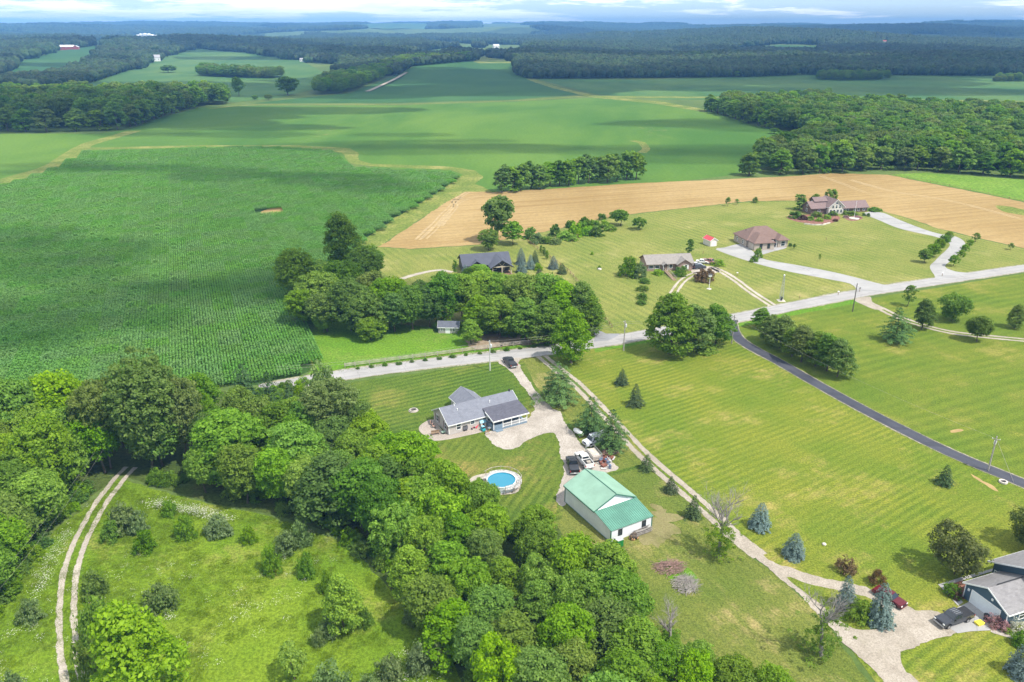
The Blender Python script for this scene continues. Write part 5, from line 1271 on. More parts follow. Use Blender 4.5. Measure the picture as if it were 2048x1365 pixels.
def gable(parent, x0, x1, y0, y1, ze, zr, axis, m, ov=0.4, trim=None, ends=(True, True)):
    """two roof slopes; the ridge runs along axis"""
    if axis == 'y':
        A = lambda a, b, z: (b, a, z)
        x0, x1, y0, y1 = y0, y1, x0, x1
    else:
        A = lambda a, b, z: (a, b, z)
    ym = (y0 + y1) / 2
    k = (zr - ze) / (ym - y0)
    zo = ze - k * ov
    a0, a1 = x0 - (ov if ends[0] else 0), x1 + (ov if ends[1] else 0)
    slab(parent, [A(a0, y0 - ov, zo), A(a1, y0 - ov, zo), A(a1, ym, zr), A(a0, ym, zr)], m)
    slab(parent, [A(a0, y1 + ov, zo), A(a1, y1 + ov, zo), A(a1, ym, zr), A(a0, ym, zr)], m)
    if trim:
        for sg, yy in ((-1, y0 - ov), (1, y1 + ov)):
            b = MB().hexa([A(a0, yy + sg * 0.03, zo - 0.12), A(a1, yy + sg * 0.03, zo - 0.12), A(a1, yy + sg * 0.12, zo - 0.12), A(a0, yy + sg * 0.12, zo - 0.12)], [A(a0, yy + sg * 0.03, zo + 0.07), A(a1, yy + sg * 0.03, zo + 0.07), A(a1, yy + sg * 0.12, zo + 0.07), A(a0, yy + sg * 0.12, zo + 0.07)])
            b.build('gutter', trim, parent)
            for aa, on in ((a0, ends[0]), (a1, ends[1])):
                if on:
                    e = -0.05 if aa == a0 else 0.05
                    MB().hexa([A(aa, yy, zo - 0.10), A(aa + e, yy, zo - 0.10), A(aa + e, yy, zo + 0.13), A(aa, yy, zo + 0.13)], [A(aa, ym, zr - 0.10), A(aa + e, ym, zr - 0.10), A(aa + e, ym, zr + 0.13), A(aa, ym, zr + 0.13)]).build('barge_board', trim, parent)
def hip(parent, x0, x1, y0, y1, ze, zr, m, ov=0.5, inset=None, axis='x'):
    x0, x1, y0, y1 = x0 - ov, x1 + ov, y0 - ov, y1 + ov
    if axis == 'x':
        d = inset or (y1 - y0) / 2
        r0, r1 = (x0 + d, (y0 + y1) / 2, zr), (x1 - d, (y0 + y1) / 2, zr)
    else:
        d = inset or (x1 - x0) / 2
        r0, r1 = ((x0 + x1) / 2, y0 + d, zr), ((x0 + x1) / 2, y1 - d, zr)
    c = [(x0, y0, ze), (x1, y0, ze), (x1, y1, ze), (x0, y1, ze)]
    faces = [[c[0], c[1], r1, r0], [c[2], c[3], r0, r1], [c[1], c[2], r1], [c[3], c[0], r0]] if axis == 'x' else [[c[1], c[2], r1, r0], [c[3], c[0], r0, r1], [c[0], c[1], r0], [c[2], c[3], r1]]
    for f in faces:
        n = len(f)
        MB().add(f + [(p[0], p[1], p[2] - 0.16) for p in f], [tuple(range(n)), tuple(range(n, 2 * n))[::-1]] + [(i, (i + 1) % n, n + (i + 1) % n, n + i) for i in range(n)]).build('roof_slope', m, parent)
def vent(parent, x, y, z, h=0.5, r=0.08, m=None):
    MB().cyl((x, y, z - 0.3), (x, y, z + h), r, r, 8).build('roof_vent', m or WHITE, parent)
def house(name, label, cat, u, v, deg):
    return thing(name, label, cat, P(u, v), math.radians(deg))

# grey ranch house with porch --------------------------------------------------
GR = shingle('grey_shingles', (0.175, 0.183, 0.215))
GRD = shingle('dark_porch_shingles', (0.095, 0.095, 0.118), var=0.5)
SIDE_T = siding('taupe_siding', (0.47, 0.43, 0.40))
PORCHBLUE = surf('porch_paint', (0.17, 0.235, 0.30), 0.6, 0.12)
SHUT = surf('shutter_maroon', (0.10, 0.045, 0.05), 0.6, 0.1)
h = house('house', 'grey roofed house with taupe siding and covered porch', 'house', 898, 871, 29.5)
Lh, Dh, ze, zr = 17.2, 7.7, 2.6, 4.75
walls(h, 0, Lh, 0, Dh, ze, SIDE_T, zr)
gable(h, 0, Lh, 0, Dh, ze, zr, 'x', GR, 0.35, WHITE)
MB().box(-0.03, Lh + 0.03, -0.03, Dh + 0.03, -0.2, 0.28).build('foundation', M_CONCB, h)
walls(h, 6.2, 11.6, Dh, Dh + 4.2, 2.5, SIDE_T, 4.2, 'y')
gable(h, 6.2, 11.6, Dh - 3.0, Dh + 4.2, 2.5, 4.25, 'y', GR, 0.35, WHITE, (False, True))
for x in (2.3, ): win(h, x, 0, 0.85, 0.95, 1.3, '-y')
for x in (5.6, 8.4): win(h, x, 0, 1.25, 0.85, 0.85, '-y')
for y in (1.6, 5.7): win(h, 0, y, 0.85, 0.85, 1.4, '-x', SHUT)
win(h, 8.9, Dh + 4.2, 0.9, 1.4, 1.3, '+y')
for x, y, z in ((3.2, 2.4, 3.9), (3.0, 3.5, 4.6), (11.0, 2.4, 4.0)): vent(h, x, y, z, 0.55, 0.11)
vent(h, 16.7, 3.85, 4.9, 0.35, 0.2, BLACK)
for x in (0.02, Lh - 0.02): MB().box(x - 0.07, x + 0.07, -0.05, 0.05, 0.28, ze - 0.2).build('corner_board', WHITE, h)
px0, px1, pd = 8.9, Lh, 3.3
MB().box(px0, px1, -pd, -0.02, 0.0, 0.42).build('porch_floor', PORCHBLUE, h)
slab(h, [(px0 - 0.25, -pd - 0.35, 2.52), (px1 + 0.3, -pd - 0.35, 2.52), (px1 + 0.3, 1.35, 3.52), (px0 - 0.25, 1.35, 3.52)], GRD, 0.10, 'porch_roof')
MB().box(px0 - 0.25, px1 + 0.3, -pd - 0.42, -pd - 0.34, 2.34, 2.62).build('porch_fascia', WHITE, h)
MB().hexa([(px0 - 0.31, -pd - 0.35, 2.32), (px0 - 0.24, -pd - 0.35, 2.32), (px0 - 0.24, 0, 3.0), (px0 - 0.31, 0, 3.0)], [(px0 - 0.31, -pd - 0.35, 2.62), (px0 - 0.24, -pd - 0.35, 2.62), (px0 - 0.24, 0, 3.38), (px0 - 0.31, 0, 3.38)]).build('porch_trim', WHITE, h)
for x in (px0 + 0.08, 11.2, 13.3, 15.2, px1 - 0.08):
    MB().box(x - 0.075, x + 0.075, -pd, -pd + 0.15, 0.42, 2.42).build('porch_post', WHITE, h)
for a, b in ((11.3, 13.2), (13.4, 15.1), (15.3, px1 - 0.15)):
    r = MB().box(a, b, -pd + 0.03, -pd + 0.11, 1.22, 1.32).box(a, b, -pd + 0.03, -pd + 0.11, 0.55, 0.63)
    x = a + 0.08
    while x < b:
        r.box(x - 0.025, x + 0.025, -pd + 0.05, -pd + 0.09, 0.63, 1.22)
        x += 0.16
    r.build('railing', WHITE, h)
MB().box(px0, px0 + 0.08, -pd + 0.1, -0.1, 0.42, 1.35).build('porch_side_panel', PORCHBLUE, h)
MB().box(px0 + 0.2, 11.1, -pd + 0.02, -pd + 0.08, 0.42, 1.4).build('porch_gate_panel', PORCHBLUE, h)
MB().box(9.3, 10.9, -pd - 0.7, -pd, 0, 0.2).build('porch_step', PORCHBLUE, h)
win(h, 9.7, 0, 1.0, 0.8, 1.3, '-y'); win(h, 15.4, 0, 1.0, 1.2, 1.2, '-y'); door(h, 12.4, 0, 0.42, 0.95, 2.05, '-y', SHUT)

# green roofed barn -------------------------------------------------------------
GREEN1 = surf('green_metal_roof', (0.225, 0.370, 0.275), 0.5, 0.08, 0.35, metal=0.05)
GREEN2 = surf('green_metal_leanto', (0.105, 0.255, 0.190), 0.5, 0.12, 0.35, metal=0.05)
GREENT = surf('green_trim', (0.055, 0.16, 0.115), 0.5, 0.08)
WMET = surf('white_metal_siding', (0.72, 0.735, 0.76), 0.45, 0.04, 0.6)
b_ = house('barn', 'white metal barn with pale green roof and lean-to', 'barn', 1221, 1086, 29.5)
bw, bl, ly = 8.6, 13.9, 4.9
walls(b_, 0, bw, ly, bl, 3.5, WMET, 5.45, 'y')
gable(b_, 0, bw, ly, bl, 3.5, 5.45, 'y', GREEN1, 0.22, GREENT)
b2 = MB().prism([(0.0, -0.1), (ly - 0.004, -0.1), (ly - 0.004, 3.42), (0.0, 2.42)], 0.0, bw, 'x').build('wall', WMET, b_)
slab(b_, [(-0.15, -0.2, 2.40), (bw + 0.15, -0.2, 2.40), (bw + 0.15, ly - 0.24, 3.42), (-0.15, ly - 0.24, 3.42)], GREEN2, 0.07)
rib = MB().hexa([(-0.03, -0.2, 2.47), (0.03, -0.2, 2.47), (0.03, ly - 0.25, 3.49), (-0.03, ly - 0.25, 3.49)], [(-0.02, -0.2, 2.52), (0.02, -0.2, 2.52), (0.02, ly - 0.25, 3.54), (-0.02, ly - 0.25, 3.54)]).mesh('rib_mesh', surf('green_rib', (0.085, 0.215, 0.16), 0.5))
for i in range(22): put('roof_rib', rib, b_, (0.08 + i * (bw - 0.16) / 21, 0, 0.002))
MB().cyl((bw / 2, ly - 0.2, 5.6), (bw / 2, bl + 0.2, 5.6), 0.09, 0.09, 6).build('ridge_cap', GREENT, b_)
vr = MB().box(-0.012, 0.012, -0.02, 0.02, -0.1, 3.3).mesh('wall_rib_mesh', WMET)
for i in range(16): put('wall_rib', vr, b_, (-0.012, 0.4 + ly + i * (bl - ly - 0.5) / 15, 0))
for i in range(8):
    y = 0.35 + i * 0.62
    put('wall_rib', vr, b_, (-0.012, y, 0)).scale = (1, 1, (2.35 + y / ly * 1.0) / 3.3)
for x, z in ((1.9, 0.95), (6.9, 0.95)):
    win(b_, x, 0, z, 0.62, 1.0, '-y', None, True, BLACK)
for x, y, z in ((0, 0, 2.4), (bw, 0, 2.4), (0, bl, 3.4), (bw, bl, 3.4)):
    MB().box(x - 0.08, x + 0.08, y - 0.08, y + 0.08, -0.1, z).build('corner_trim', GREENT, b_)
MB().box(-0.06, -0.01, -0.06, bl, -0.1, 0.16).build('skirt_trim', GREENT, b_)
MB().box(2.6, 6.0, bl, bl + 0.07, 0, 2.9).build('sliding_door', WMET, b_)

# brick ranch house -----------------------------------------------------------
TANSH = shingle('tan_shingles', (0.255, 0.232, 0.21))
BRK = brick('red_brown_brick', (0.30, 0.17, 0.13))
h = house('house', 'brick ranch house with tan roof and long wooden ramp', 'house', 1294, 543, 8)
walls(h, 0, 16.6, 0, 8.6, 2.6, BRK, 4.7)
gable(h, 0, 16.6, 0, 8.6, 2.6, 4.7, 'x', TANSH, 0.45, surf('brown_trim', (0.17, 0.12, 0.09), 0.6))
walls(h, 10.6, 15.6, -1.6, 0, 2.6, BRK, 4.1, 'y')
gable(h, 10.6, 15.6, -1.6, 3.2, 2.6, 4.15, 'y', TANSH, 0.4, MATS['brown_trim'], (True, False))
for x in (1.4, 3.6): win(h, x, 0, 0.9, 1.5, 1.1, '-y')
win(h, 8.6, 0, 0.9, 1.0, 1.2, '-y'); win(h, 13.6, -1.6, 0.8, 0.8, 1.4, '-y', WHITE); door(h, 6.0, 0, 0.3, 0.9, 2.0, '-y', MATS['brown_trim'])
gable(h, 5.1, 7.0, -2.0, 0.5, 2.5, 3.1, 'y', TANSH, 0.2, None, (True, False))
for x in (5.2, 6.9): MB().box(x - 0.07, x + 0.07, -1.95, -1.8, 0, 2.45).build('porch_post', WHITE, h)
rp = MB().hexa([(5.4, -12.0, 0.0), (6.7, -12.0, 0.0), (6.7, -2.0, 0.5), (5.4, -2.0, 0.5)], [(5.4, -12.0, 0.12), (6.7, -12.0, 0.12), (6.7, -2.0, 0.75), (5.4, -2.0, 0.75)]).build('ramp_deck', TIMBER, h)
for x in (5.4, 6.7):
    MB().hexa([(x - 0.04, -12, 0.95), (x + 0.04, -12, 0.95), (x + 0.04, -2, 1.6), (x - 0.04, -2, 1.6)], [(x - 0.04, -12, 1.08), (x + 0.04, -12, 1.08), (x + 0.04, -2, 1.73), (x - 0.04, -2, 1.73)]).build('ramp_rail', WEATHER, h)
    for i in range(9):
        y = -12 + i * 1.25
        MB().box(x - 0.05, x + 0.05, y - 0.05, y + 0.05, 0, 1.0 + (y + 12) * 0.065).build('ramp_post', WEATHER, h)

# hip roofed brown house ------------------------------------------------------
BRSH = shingle('brown_shingles', (0.185, 0.122, 0.102))
TANB = brick('tan_brick', (0.42, 0.345, 0.275))
h = house('house', 'tan brick house with big brown hip roof', 'house', 1508, 502, 11)
walls(h, -0.6, 15.5, 5.6, 16.2, 2.9, TANB)
walls(h, 0, 8.2, 0, 5.6, 2.9, TANB)
walls(h, 11.2, 15.3, 2.6, 5.6, 3.0, TANB)
hip(h, -0.6, 15.5, 5.2, 16.2, 2.95, 6.9, BRSH, 0.5, 6.0)
hip(h, 0, 8.2, 0, 11.5, 2.95, 5.6, BRSH, 0.5, 5.0, 'y')
hip(h, 11.2, 15.3, 2.4, 9.0, 3.0, 4.7, BRSH, 0.5, 2.4, 'y')
for x in (2.7, 5.9): win(h, x, 0, 0.7, 0.9, 1.7, '-y', None, True, BLACK)
win(h, 13.3, 2.6, 0.6, 1.6, 1.8, '-y'); win(h, 11.2, 4.0, 0.6, 1.2, 1.8, '-x')
for y in (8.5, 13.5): win(h, -0.6, y, 0.9, 0.9, 1.3, '-x')
MB().box(8.8, 11.0, 5.55, 5.58, 0.1, 2.6).build('porch_shade_panel', BLACK, h)  # flat black panel on the wall, standing in for the shade under the porch
GAR = surf('tan_garage_door', (0.50, 0.43, 0.36), 0.6)
for y0, y1 in ((0.9, 4.6),): 
    for k in range(4):
        MB().box(-0.05, 0.0, y0, y1, 0.05 + k * 0.56, 0.59 + k * 0.56).build('garage_door_panel', GAR, h)
for x in (9.2, 10.8): MB().cyl((x, 3.0, 0), (x, 3.0, 2.95), 0.16, 0.14, 8).build('porch_column', WHITE, h)
MB().box(8.4, 11.2, 2.4, 5.5, 0, 0.15).build('porch_floor', CONC, h)
for x, y, z in ((2.0, 12.0, 5.2), (5.0, 14, 4.6), (10.5, 9, 5.4)): vent(h, x, y, z, 0.4, 0.1, BLACK)
sheet('garden_bed', 'pale stone garden bed round the hip roofed house', [(1508, 508), (1520, 511), (1545, 504), (1572, 497), (1566, 489), (1548, 491), (1530, 500)], CONC, 10, 'garden bed', True, 0.2, 0.8)

# two storey brown house ------------------------------------------------------
CEDAR = siding('dark_cedar_siding', (0.135, 0.095, 0.078), 0.2)
STONE = surf('pale_limestone', (0.58, 0.53, 0.46), 0.9, 0.22, 1.2, 0.5, 3)
BRSH2 = shingle('mauve_shingles', (0.20, 0.142, 0.135))
h = house('house', 'two storey brown house with stone gable and long wing', 'house', 1656, 430, 12)
h.scale = (0.92, 0.92, 0.84)
walls(h, 0, 8.2, 0, 10.5, 4.4, STONE, 8.1, 'y')
gable(h, 0, 8.2, 0, 10.5, 4.4, 8.1, 'y', BRSH2, 0.55, WHITE)
walls(h, -8.5, 0, 1.8, 9.6, 3.6, CEDAR, 6.4)
gable(h, -8.5, 0.6, 1.8, 9.6, 3.6, 6.4, 'x', BRSH2, 0.5, MATS['brown_trim'])
walls(h, -5.0, 0, 5.0, 10.0, 6.6, CEDAR, 8.2)
gable(h, -5.0, 1.5, 5.0, 10.0, 6.6, 8.2, 'x', BRSH2, 0.5)
walls(h, 8.2, 23.5, 2.6, 9.6, 2.9, CEDAR, 5.6)
gable(h, 8.2, 23.5, 2.6, 9.6, 2.9, 5.6, 'x', BRSH2, 0.6, MATS['brown_trim'], (False, True))
for x in (1.2, 3.1, 5.1, 7.0): win(h, x, 0, 0.9, 1.1, 1.7, '-y')
for x in (2.2, 4.1, 6.0): win(h, x, 0, 3.4, 1.0, 1.6, '-y')
win(h, 4.1, 0, 5.7, 1.2, 0.8, '-y', None, False)
for x in (10.4, 12.4, 16.5, 18.5, 21.6): win(h, x, 2.6, 0.8, 1.0, 1.5, '-y')
win(h, -4.2, 1.8, 0.9, 1.2, 1.5, '-y'); win(h, -8.5, 5.7, 1.2, 1.0, 1.4, '-x'); win(h, -8.5, 5.7, 3.9, 0.8, 1.0, '-x'); win(h, -5, 7.5, 5.0, 0.9, 1.2, '-x')
MB().box(23.5, 23.56, 3.4, 8.8, 0, 2.5).build('garage_door', WHITE, h)
fp = thing('flagpole', 'tall white flagpole in a round stone bed', 'flagpole', P(1708, 438))
MB().cyl((0, 0, 0), (0, 0, 8.0), 0.09, 0.05, 8).build('pole', WHITE, fp)
MB().lathe([(2.2, 0), (2.2, 0.35), (1.9, 0.35), (1.9, 0.2), (0, 0.2)], 20).build('stone_ring', STONE, fp)
MB().lathe([(0, 0.16), (0.12, 0.08), (0.0, -0.04)], 8, (0, 0, 8.05)).build('finial', STEEL, fp)
sheet('garden_bed', 'curved mulch bed before the two storey house', [(1574, 436), (1586, 428), (1610, 430), (1640, 428), (1670, 430), (1680, 438), (1664, 446), (1640, 449), (1612, 447), (1590, 443)], surf('red_mulch', (0.22, 0.10, 0.07), 0.95, 0.3, 1), 9, 'garden bed', True, 0.3, 0.8)
sheet('garden_bed', 'round mulch bed about the flagpole', [(1690, 437), (1700, 433), (1716, 433), (1726, 436), (1718, 441), (1700, 442)], MATS['red_mulch'], 9, 'garden bed', True, 0.2, 0.8)
wl = [P(u, v) for u, v in ((1608, 449), (1625, 451), (1645, 451), (1660, 447))]
wm = MB()
for i in range(len(wl) - 1):
    a, c = wl[i], wl[i + 1]
    s = Vector((-(c - a).y, (c - a).x, 0)).normalized() * 0.2
    wm.hexa([a - s, c - s, c + s, a + s], [p + Vector((0, 0, 0.5)) for p in (a - s, c - s, c + s, a + s)])
setp(wm.build('retaining_wall', STONE), 'low curved stone wall at the garden bed edge', 'wall')

# dark metal roofed house -----------------------------------------------------
DMET = surf('charcoal_metal_roof', (0.075, 0.080, 0.105), 0.45, 0.06, 0.5, metal=0.1)
DWALL = siding('dark_board_siding', (0.060, 0.060, 0.065), 0.25)
CREAM = surf('cream_timber', (0.55, 0.47, 0.36), 0.7)
h = house('house', 'charcoal metal roofed house with timber porch gable', 'house', 928, 548, 14)
walls(h, 0, 16.5, 0, 9.5, 3.0, DWALL, 5.6)
gable(h, 0, 16.5, 0, 9.5, 3.0, 5.6, 'x', DMET, 0.6)
gable(h, 2.6, 6.4, -0.6, 4.0, 3.0, 4.3, 'y', DMET, 0.4, None, (True, False))
walls(h, 2.7, 6.3, -0.5, 0, 3.0, DWALL, 4.1, 'y')
gable(h, 9.0, 16.2, -4.6, 4.5, 2.9, 5.2, 'y', DMET, 0.5, BLACK, (True, False))
MB().prism([(9.2, 3.15), (16.0, 3.15), (12.6, 5.0)], -4.2, -4.05, 'y').build('porch_pediment', DWALL, h)
MB().box(9.1, 16.1, -4.55, -4.3, 2.75, 3.05).build('porch_beam', CREAM, h)
for dx in (-1, 1):
    MB().hexa([(12.6 - 0.06, -4.5, 3.05), (12.6 + 0.06, -4.5, 3.05), (12.6 + 0.06, -4.4, 3.05), (12.6 - 0.06, -4.4, 3.05)], [(12.6 + dx * 1.0 - 0.06, -4.5, 4.3), (12.6 + dx * 1.0 + 0.06, -4.5, 4.3), (12.6 + dx * 1.0 + 0.06, -4.4, 4.3), (12.6 + dx * 1.0 - 0.06, -4.4, 4.3)]).build('brace', CREAM, h)
for x in (9.3, 12.6, 15.9): MB().box(x - 0.13, x + 0.13, -4.55, -4.3, 0, 2.75).build('porch_post', CREAM, h)
MB().box(9.0, 16.3, -4.7, 0, 0, 0.2).build('porch_floor', TIMBER, h)
for x in (1.3, 7.6): win(h, x, 0, 0.9, 1.0, 1.4, '-y')
win(h, 11.0, 0, 0.9, 1.4, 1.4, '-y'); door(h, 14.0, 0, 0.2, 1.0, 2.1, '-y', CREAM)
# play shed in the paddock and red roofed shed --------------------------------
def shed(name, label, u, v, deg, L, D, ze, zr, wm_, rm, axis='x', wins=(), doors=(), trim=None):
    s = house(name, label, 'shed', u, v, deg)
    walls(s, 0, L, 0, D, ze, wm_, zr, axis)
    gable(s, 0, L, 0, D, ze, zr, axis, rm, 0.22, trim)
    for wv in wins: win(s, *wv)
    for dv in doors: door(s, *dv)
    return s
shed('garden_shed', 'grey garden shed with dark roof at the paddock edge', 877, 667, -3, 5.7, 2.6, 2.0, 3.2, siding('shed_grey', (0.36, 0.34, 0.31)), shingle('slate_shingles', (0.12, 0.13, 0.16)), 'x', [(0.9, 0, 0.8, 0.6, 0.75, '-y'), (4.3, 0, 0.8, 0.6, 0.75, '-y')], [(2.6, 0, 0.05, 1.3, 1.85, '-y'), (5.7, 1.3, 0.05, 1.0, 1.9, '+x')], WHITE)
shed('garden_shed', 'small white shed with bright red roof', 1420, 494, 20, 3.1, 5.0, 2.4, 3.4, siding('shed_cream', (0.62, 0.58, 0.50)), surf('red_metal_roof', (0.50, 0.055, 0.065), 0.5, 0.08), 'y', [], [(1.0, 0, 0.05, 0.9, 1.9, '-y'), (2.05, 0, 0.05, 0.9, 1.9, '-y')], WHITE)

# blue house with garage ------------------------------------------------------
BLUE = siding('slate_blue_siding', (0.062, 0.105, 0.145))
LGR = shingle('light_grey_shingles', (0.225, 0.215, 0.215), var=0.45)
h = house('house', 'slate blue house with white garage door and grey roof', 'house', 2008, 1257, 20)
gd = 7.0
walls(h, 0, 7.28, 0, gd, 2.7, BLUE, 4.45)
gable(h, 0, 7.28, 0, gd, 2.7, 4.45, 'x', LGR, 0.32, WHITE, (True, False))
slab(h, [(1.2, gd / 2 - 0.1, 4.62), (6.6, gd / 2 - 0.1, 4.62), (6.6, gd / 2 + 0.1, 4.62), (1.5, gd / 2 + 0.1, 4.62)], BLACK, 0.05, 'ridge_vent')
walls(h, 7.3, 20, -2.5, 8.6, 3.5, BLUE, 6.3)
gable(h, 7.3, 20, -2.5, 8.6, 3.5, 6.3, 'x', LGR, 0.6, WHITE)
DOORW = surf('garage_door_white', (0.66, 0.70, 0.73), 0.5, 0.03)
for k in range(4):
    MB().box(-0.07, 0.0, 1.15, 5.75, 0.03 + k * 0.54, 0.555 + k * 0.54).build('garage_door_panel', DOORW, h)
dt = MB().box(-0.09, 0, 1.0, 1.15, 0, 2.32).box(-0.09, 0, 5.75, 5.9, 0, 2.32).box(-0.09, 0, 1.0, 5.9, 2.2, 2.34)
dt.build('garage_door_frame', WHITE, h)
for y in (0, gd): MB().box(-0.06, 0.06, y - 0.06, y + 0.06, 0, 2.55).build('corner_board', WHITE, h)
for y, z in ((6.35, 1.75), (2.6, 2.85)): MB().box(-0.14, 0, y - 0.14, y + 0.14, z, z + 0.35).build('wall_lamp', WHITE, h)
win(h, 3.0, 0, 0.9, 1.0, 1.2, '-y'); win(h, 6.0, 0, 0.9, 1.0, 1.2, '-y')
win(h, 7.3, 7.8, 1.0, 0.7, 1.1, '-x')

# ------------------------------------------------------------------ vehicles (x forward)
TYRE = surf('tyre_rubber', (0.02, 0.02, 0.021), 0.85, 0.1)
RIM = surf('alloy_rim', (0.42, 0.42, 0.43), 0.3, 0.05, 3, metal=0.7)
LAMPC = surf('headlamp', (0.75, 0.75, 0.72), 0.15)
LAMPR = surf('tail_lamp', (0.42, 0.02, 0.02), 0.25)
def paint(name, c, rough=0.28):
    return surf(name, c, rough, 0.03, 1.0, spec=0.45, coat=0.25)
def vehicle(name, label, cat, u, v, deg, kind, pm, cover=None):
    t = thing(name, label, cat, P(u, v) + Vector((0, 0, 0.09)), math.radians(deg))
    L, W = {'pickup': (5.8, 1.95), 'van': (5.7, 2.0), 'car': (4.7, 1.8), 'suv': (4.7, 1.88)}[kind]
    hl, hw = L / 2, W / 2
    wr = 0.40 if kind in ('pickup', 'van') else 0.33
    hood = {'pickup': 1.15, 'van': 1.18, 'car': 0.88, 'suv': 1.05}[kind]
    floor = 0.45 if kind in ('pickup', 'van') else 0.28
    xb = {'pickup': 1.25, 'van': 1.75, 'car': 0.95, 'suv': 1.05}[kind]         # windscreen foot
    xr = {'pickup': -0.75, 'van': -hl + 0.06, 'car': -1.55, 'suv': -hl + 0.25}[kind]   # cab rear
    top = {'pickup': 1.88, 'van': 2.15, 'car': 1.43, 'suv': 1.72}[kind]
    fa, ra = hl - 0.95, -hl + (1.15 if kind != 'car' else 0.95)
    # lower body with wheel arches in its side profile
    def arch(xc):
        return [(xc + (wr + 0.07) * math.cos(a), floor + (wr + 0.10) * math.sin(a) * 0.95) for a in (0.0, 0.6, 1.2, 1.57, 1.94, 2.54, math.pi)]
    belt = hood + (0.06 if kind != 'car' else 0.02)
    prof = [(hl, floor + 0.05)] + arch(fa) + arch(ra) + [(-hl, floor + 0.08), (-hl, belt), (xr, belt), (xb, belt), (hl - 0.12, hood - 0.10), (hl, hood - 0.28)]
    b = MB()
    n = len(prof)
    vs = []
    for sg, ins in ((-1, 0.0), (1, 0.0)):
        vs += [(x, sg * (hw - (0.05 if z > hood - 0.2 else 0.0)), z) for x, z in prof]
    b.add(vs, [tuple(range(n)), tuple(range(n, 2 * n))[::-1]] + [(i, (i + 1) % n, n + (i + 1) % n, n + i) for i in range(n)])
    if kind == 'pickup' and not cover:
        pass
    body = b.build('body', pm, t, bevel=0.035)
    # cab
    rk = 0.55 if kind != 'van' else 0.45
    rb = {'pickup': 0.10, 'van': 0.05, 'car': 0.55, 'suv': 0.30}[kind]
    q0 = [(xr, -hw + 0.06, belt), (xb, -hw + 0.06, belt), (xb, hw - 0.06, belt), (xr, hw - 0.06, belt)]
    q1 = [(xr + rb, -hw + 0.24, top), (xb - rk, -hw + 0.24, top), (xb - rk, hw - 0.24, top), (xr + rb, hw - 0.24, top)]
    MB().hexa([(x, y, z - 0.03) for x, y, z in q0], q1).build('cab', pm, t, bevel=0.05)
    def glassq(nm, a, b_, c, d, push, lo=0.16, hi=0.90, e=0.06):
        A, B_, C_, D_ = (Vector(p) for p in (a, b_, c, d))        # a,b bottom; c,d top (c above b)
        f = lambda s, k: (A.lerp(B_, s)).lerp(D_.lerp(C_, s), k)
        q = [f(e, lo), f(1 - e, lo), f(1 - e, hi), f(e, hi)]
        nn = (q[1] - q[0]).cross(q[3] - q[0]).normalized()
        nn = nn if nn.dot(Vector(push)) > 0 else -nn
        return MB().hexa([p - nn * 0.01 for p in q], [p + nn * 0.014 for p in q]).build(nm, CARGLASS, t)
    glassq('windscreen', q0[1], q0[2], q1[2], q1[1], (1, 0, 0.5), 0.06, 0.92)
    glassq('rear_window', q0[0], q0[3], q1[3], q1[0], (-1, 0, 0.3), 0.25, 0.88, 0.10)
    for sg, i0, i1 in ((-1, 0, 1), (1, 3, 2)):
        a, c = Vector(q0[i0]), Vector(q0[i1]); d, e = Vector(q1[i0]), Vector(q1[i1])
        splits = {'pickup': ((0.04, 0.44), (0.48, 0.90)), 'van': ((0.70, 0.92),), 'car': ((0.10, 0.48), (0.51, 0.88)), 'suv': ((0.05, 0.30), (0.33, 0.60), (0.63, 0.90))}[kind]
        for s0, s1 in splits:
            glassq('side_window', a.lerp(c, s0), a.lerp(c, s1), d.lerp(e, s1), d.lerp(e, s0), (0, sg, 0.3), 0.14, 0.88, 0.03)
    # wheels
    tm = cached(('tyre', wr), lambda: MB().lathe([(0.16, -0.11), (wr * 0.62, -0.12), (wr, -0.09), (wr, 0.09), (wr * 0.62, 0.12), (0.16, 0.11)], 18).mesh('tyre_mesh', TYRE, smooth=False))
    rm_ = cached(('rim', wr), lambda: MB().lathe([(0, -0.125), (wr * 0.6, -0.125), (wr * 0.6, 0.125), (0, 0.125)], 12).mesh('rim_mesh', RIM))
    for x in (fa, ra):
        for sg in (-1, 1):
            o = put('wheel', tm, t, (x, sg * (hw - 0.12), wr - 0.09))
            o.rotation_euler = (math.pi / 2, 0, 0)
            put('rim', rm_, o)
    for sg in (-1, 1):
        MB().box(hl - 0.06, hl + 0.02, sg * (hw - 0.22) - 0.16, sg * (hw - 0.22) + 0.16, hood - 0.34, hood - 0.16).build('headlight', LAMPC, t)
        MB().box(-hl - 0.02, -hl + 0.06, sg * (hw - 0.10) - 0.08, sg * (hw - 0.10) + 0.08, belt - 0.42, belt - 0.08).build('tail_light', LAMPR, t)
        MB().box(xb - 0.35, xb - 0.18, sg * (hw + 0.10) - 0.09, sg * (hw + 0.10) + 0.09, belt + 0.02, belt + 0.2).build('mirror', BLACK, t)
    MB().box(hl - 0.02, hl + 0.10, -hw + 0.06, hw - 0.06, floor, floor + 0.22).build('front_bumper', STEEL if kind in ('pickup', 'van') else pm, t, bevel=0.03)
    MB().box(-hl - 0.10, -hl + 0.02, -hw + 0.06, hw - 0.06, floor, floor + 0.22).build('rear_bumper', STEEL if kind in ('pickup', 'van') else pm, t, bevel=0.03)
    MB().box(hl - 0.02, hl + 0.035, -hw + 0.45, hw - 0.45, hood - 0.42, hood - 0.14).build('grille', BLACK, t)
    MB().box(-hl - 0.13, -hl - 0.10, -0.2, 0.2, floor + 0.1, floor + 0.26).build('number_plate', WHITE, t)
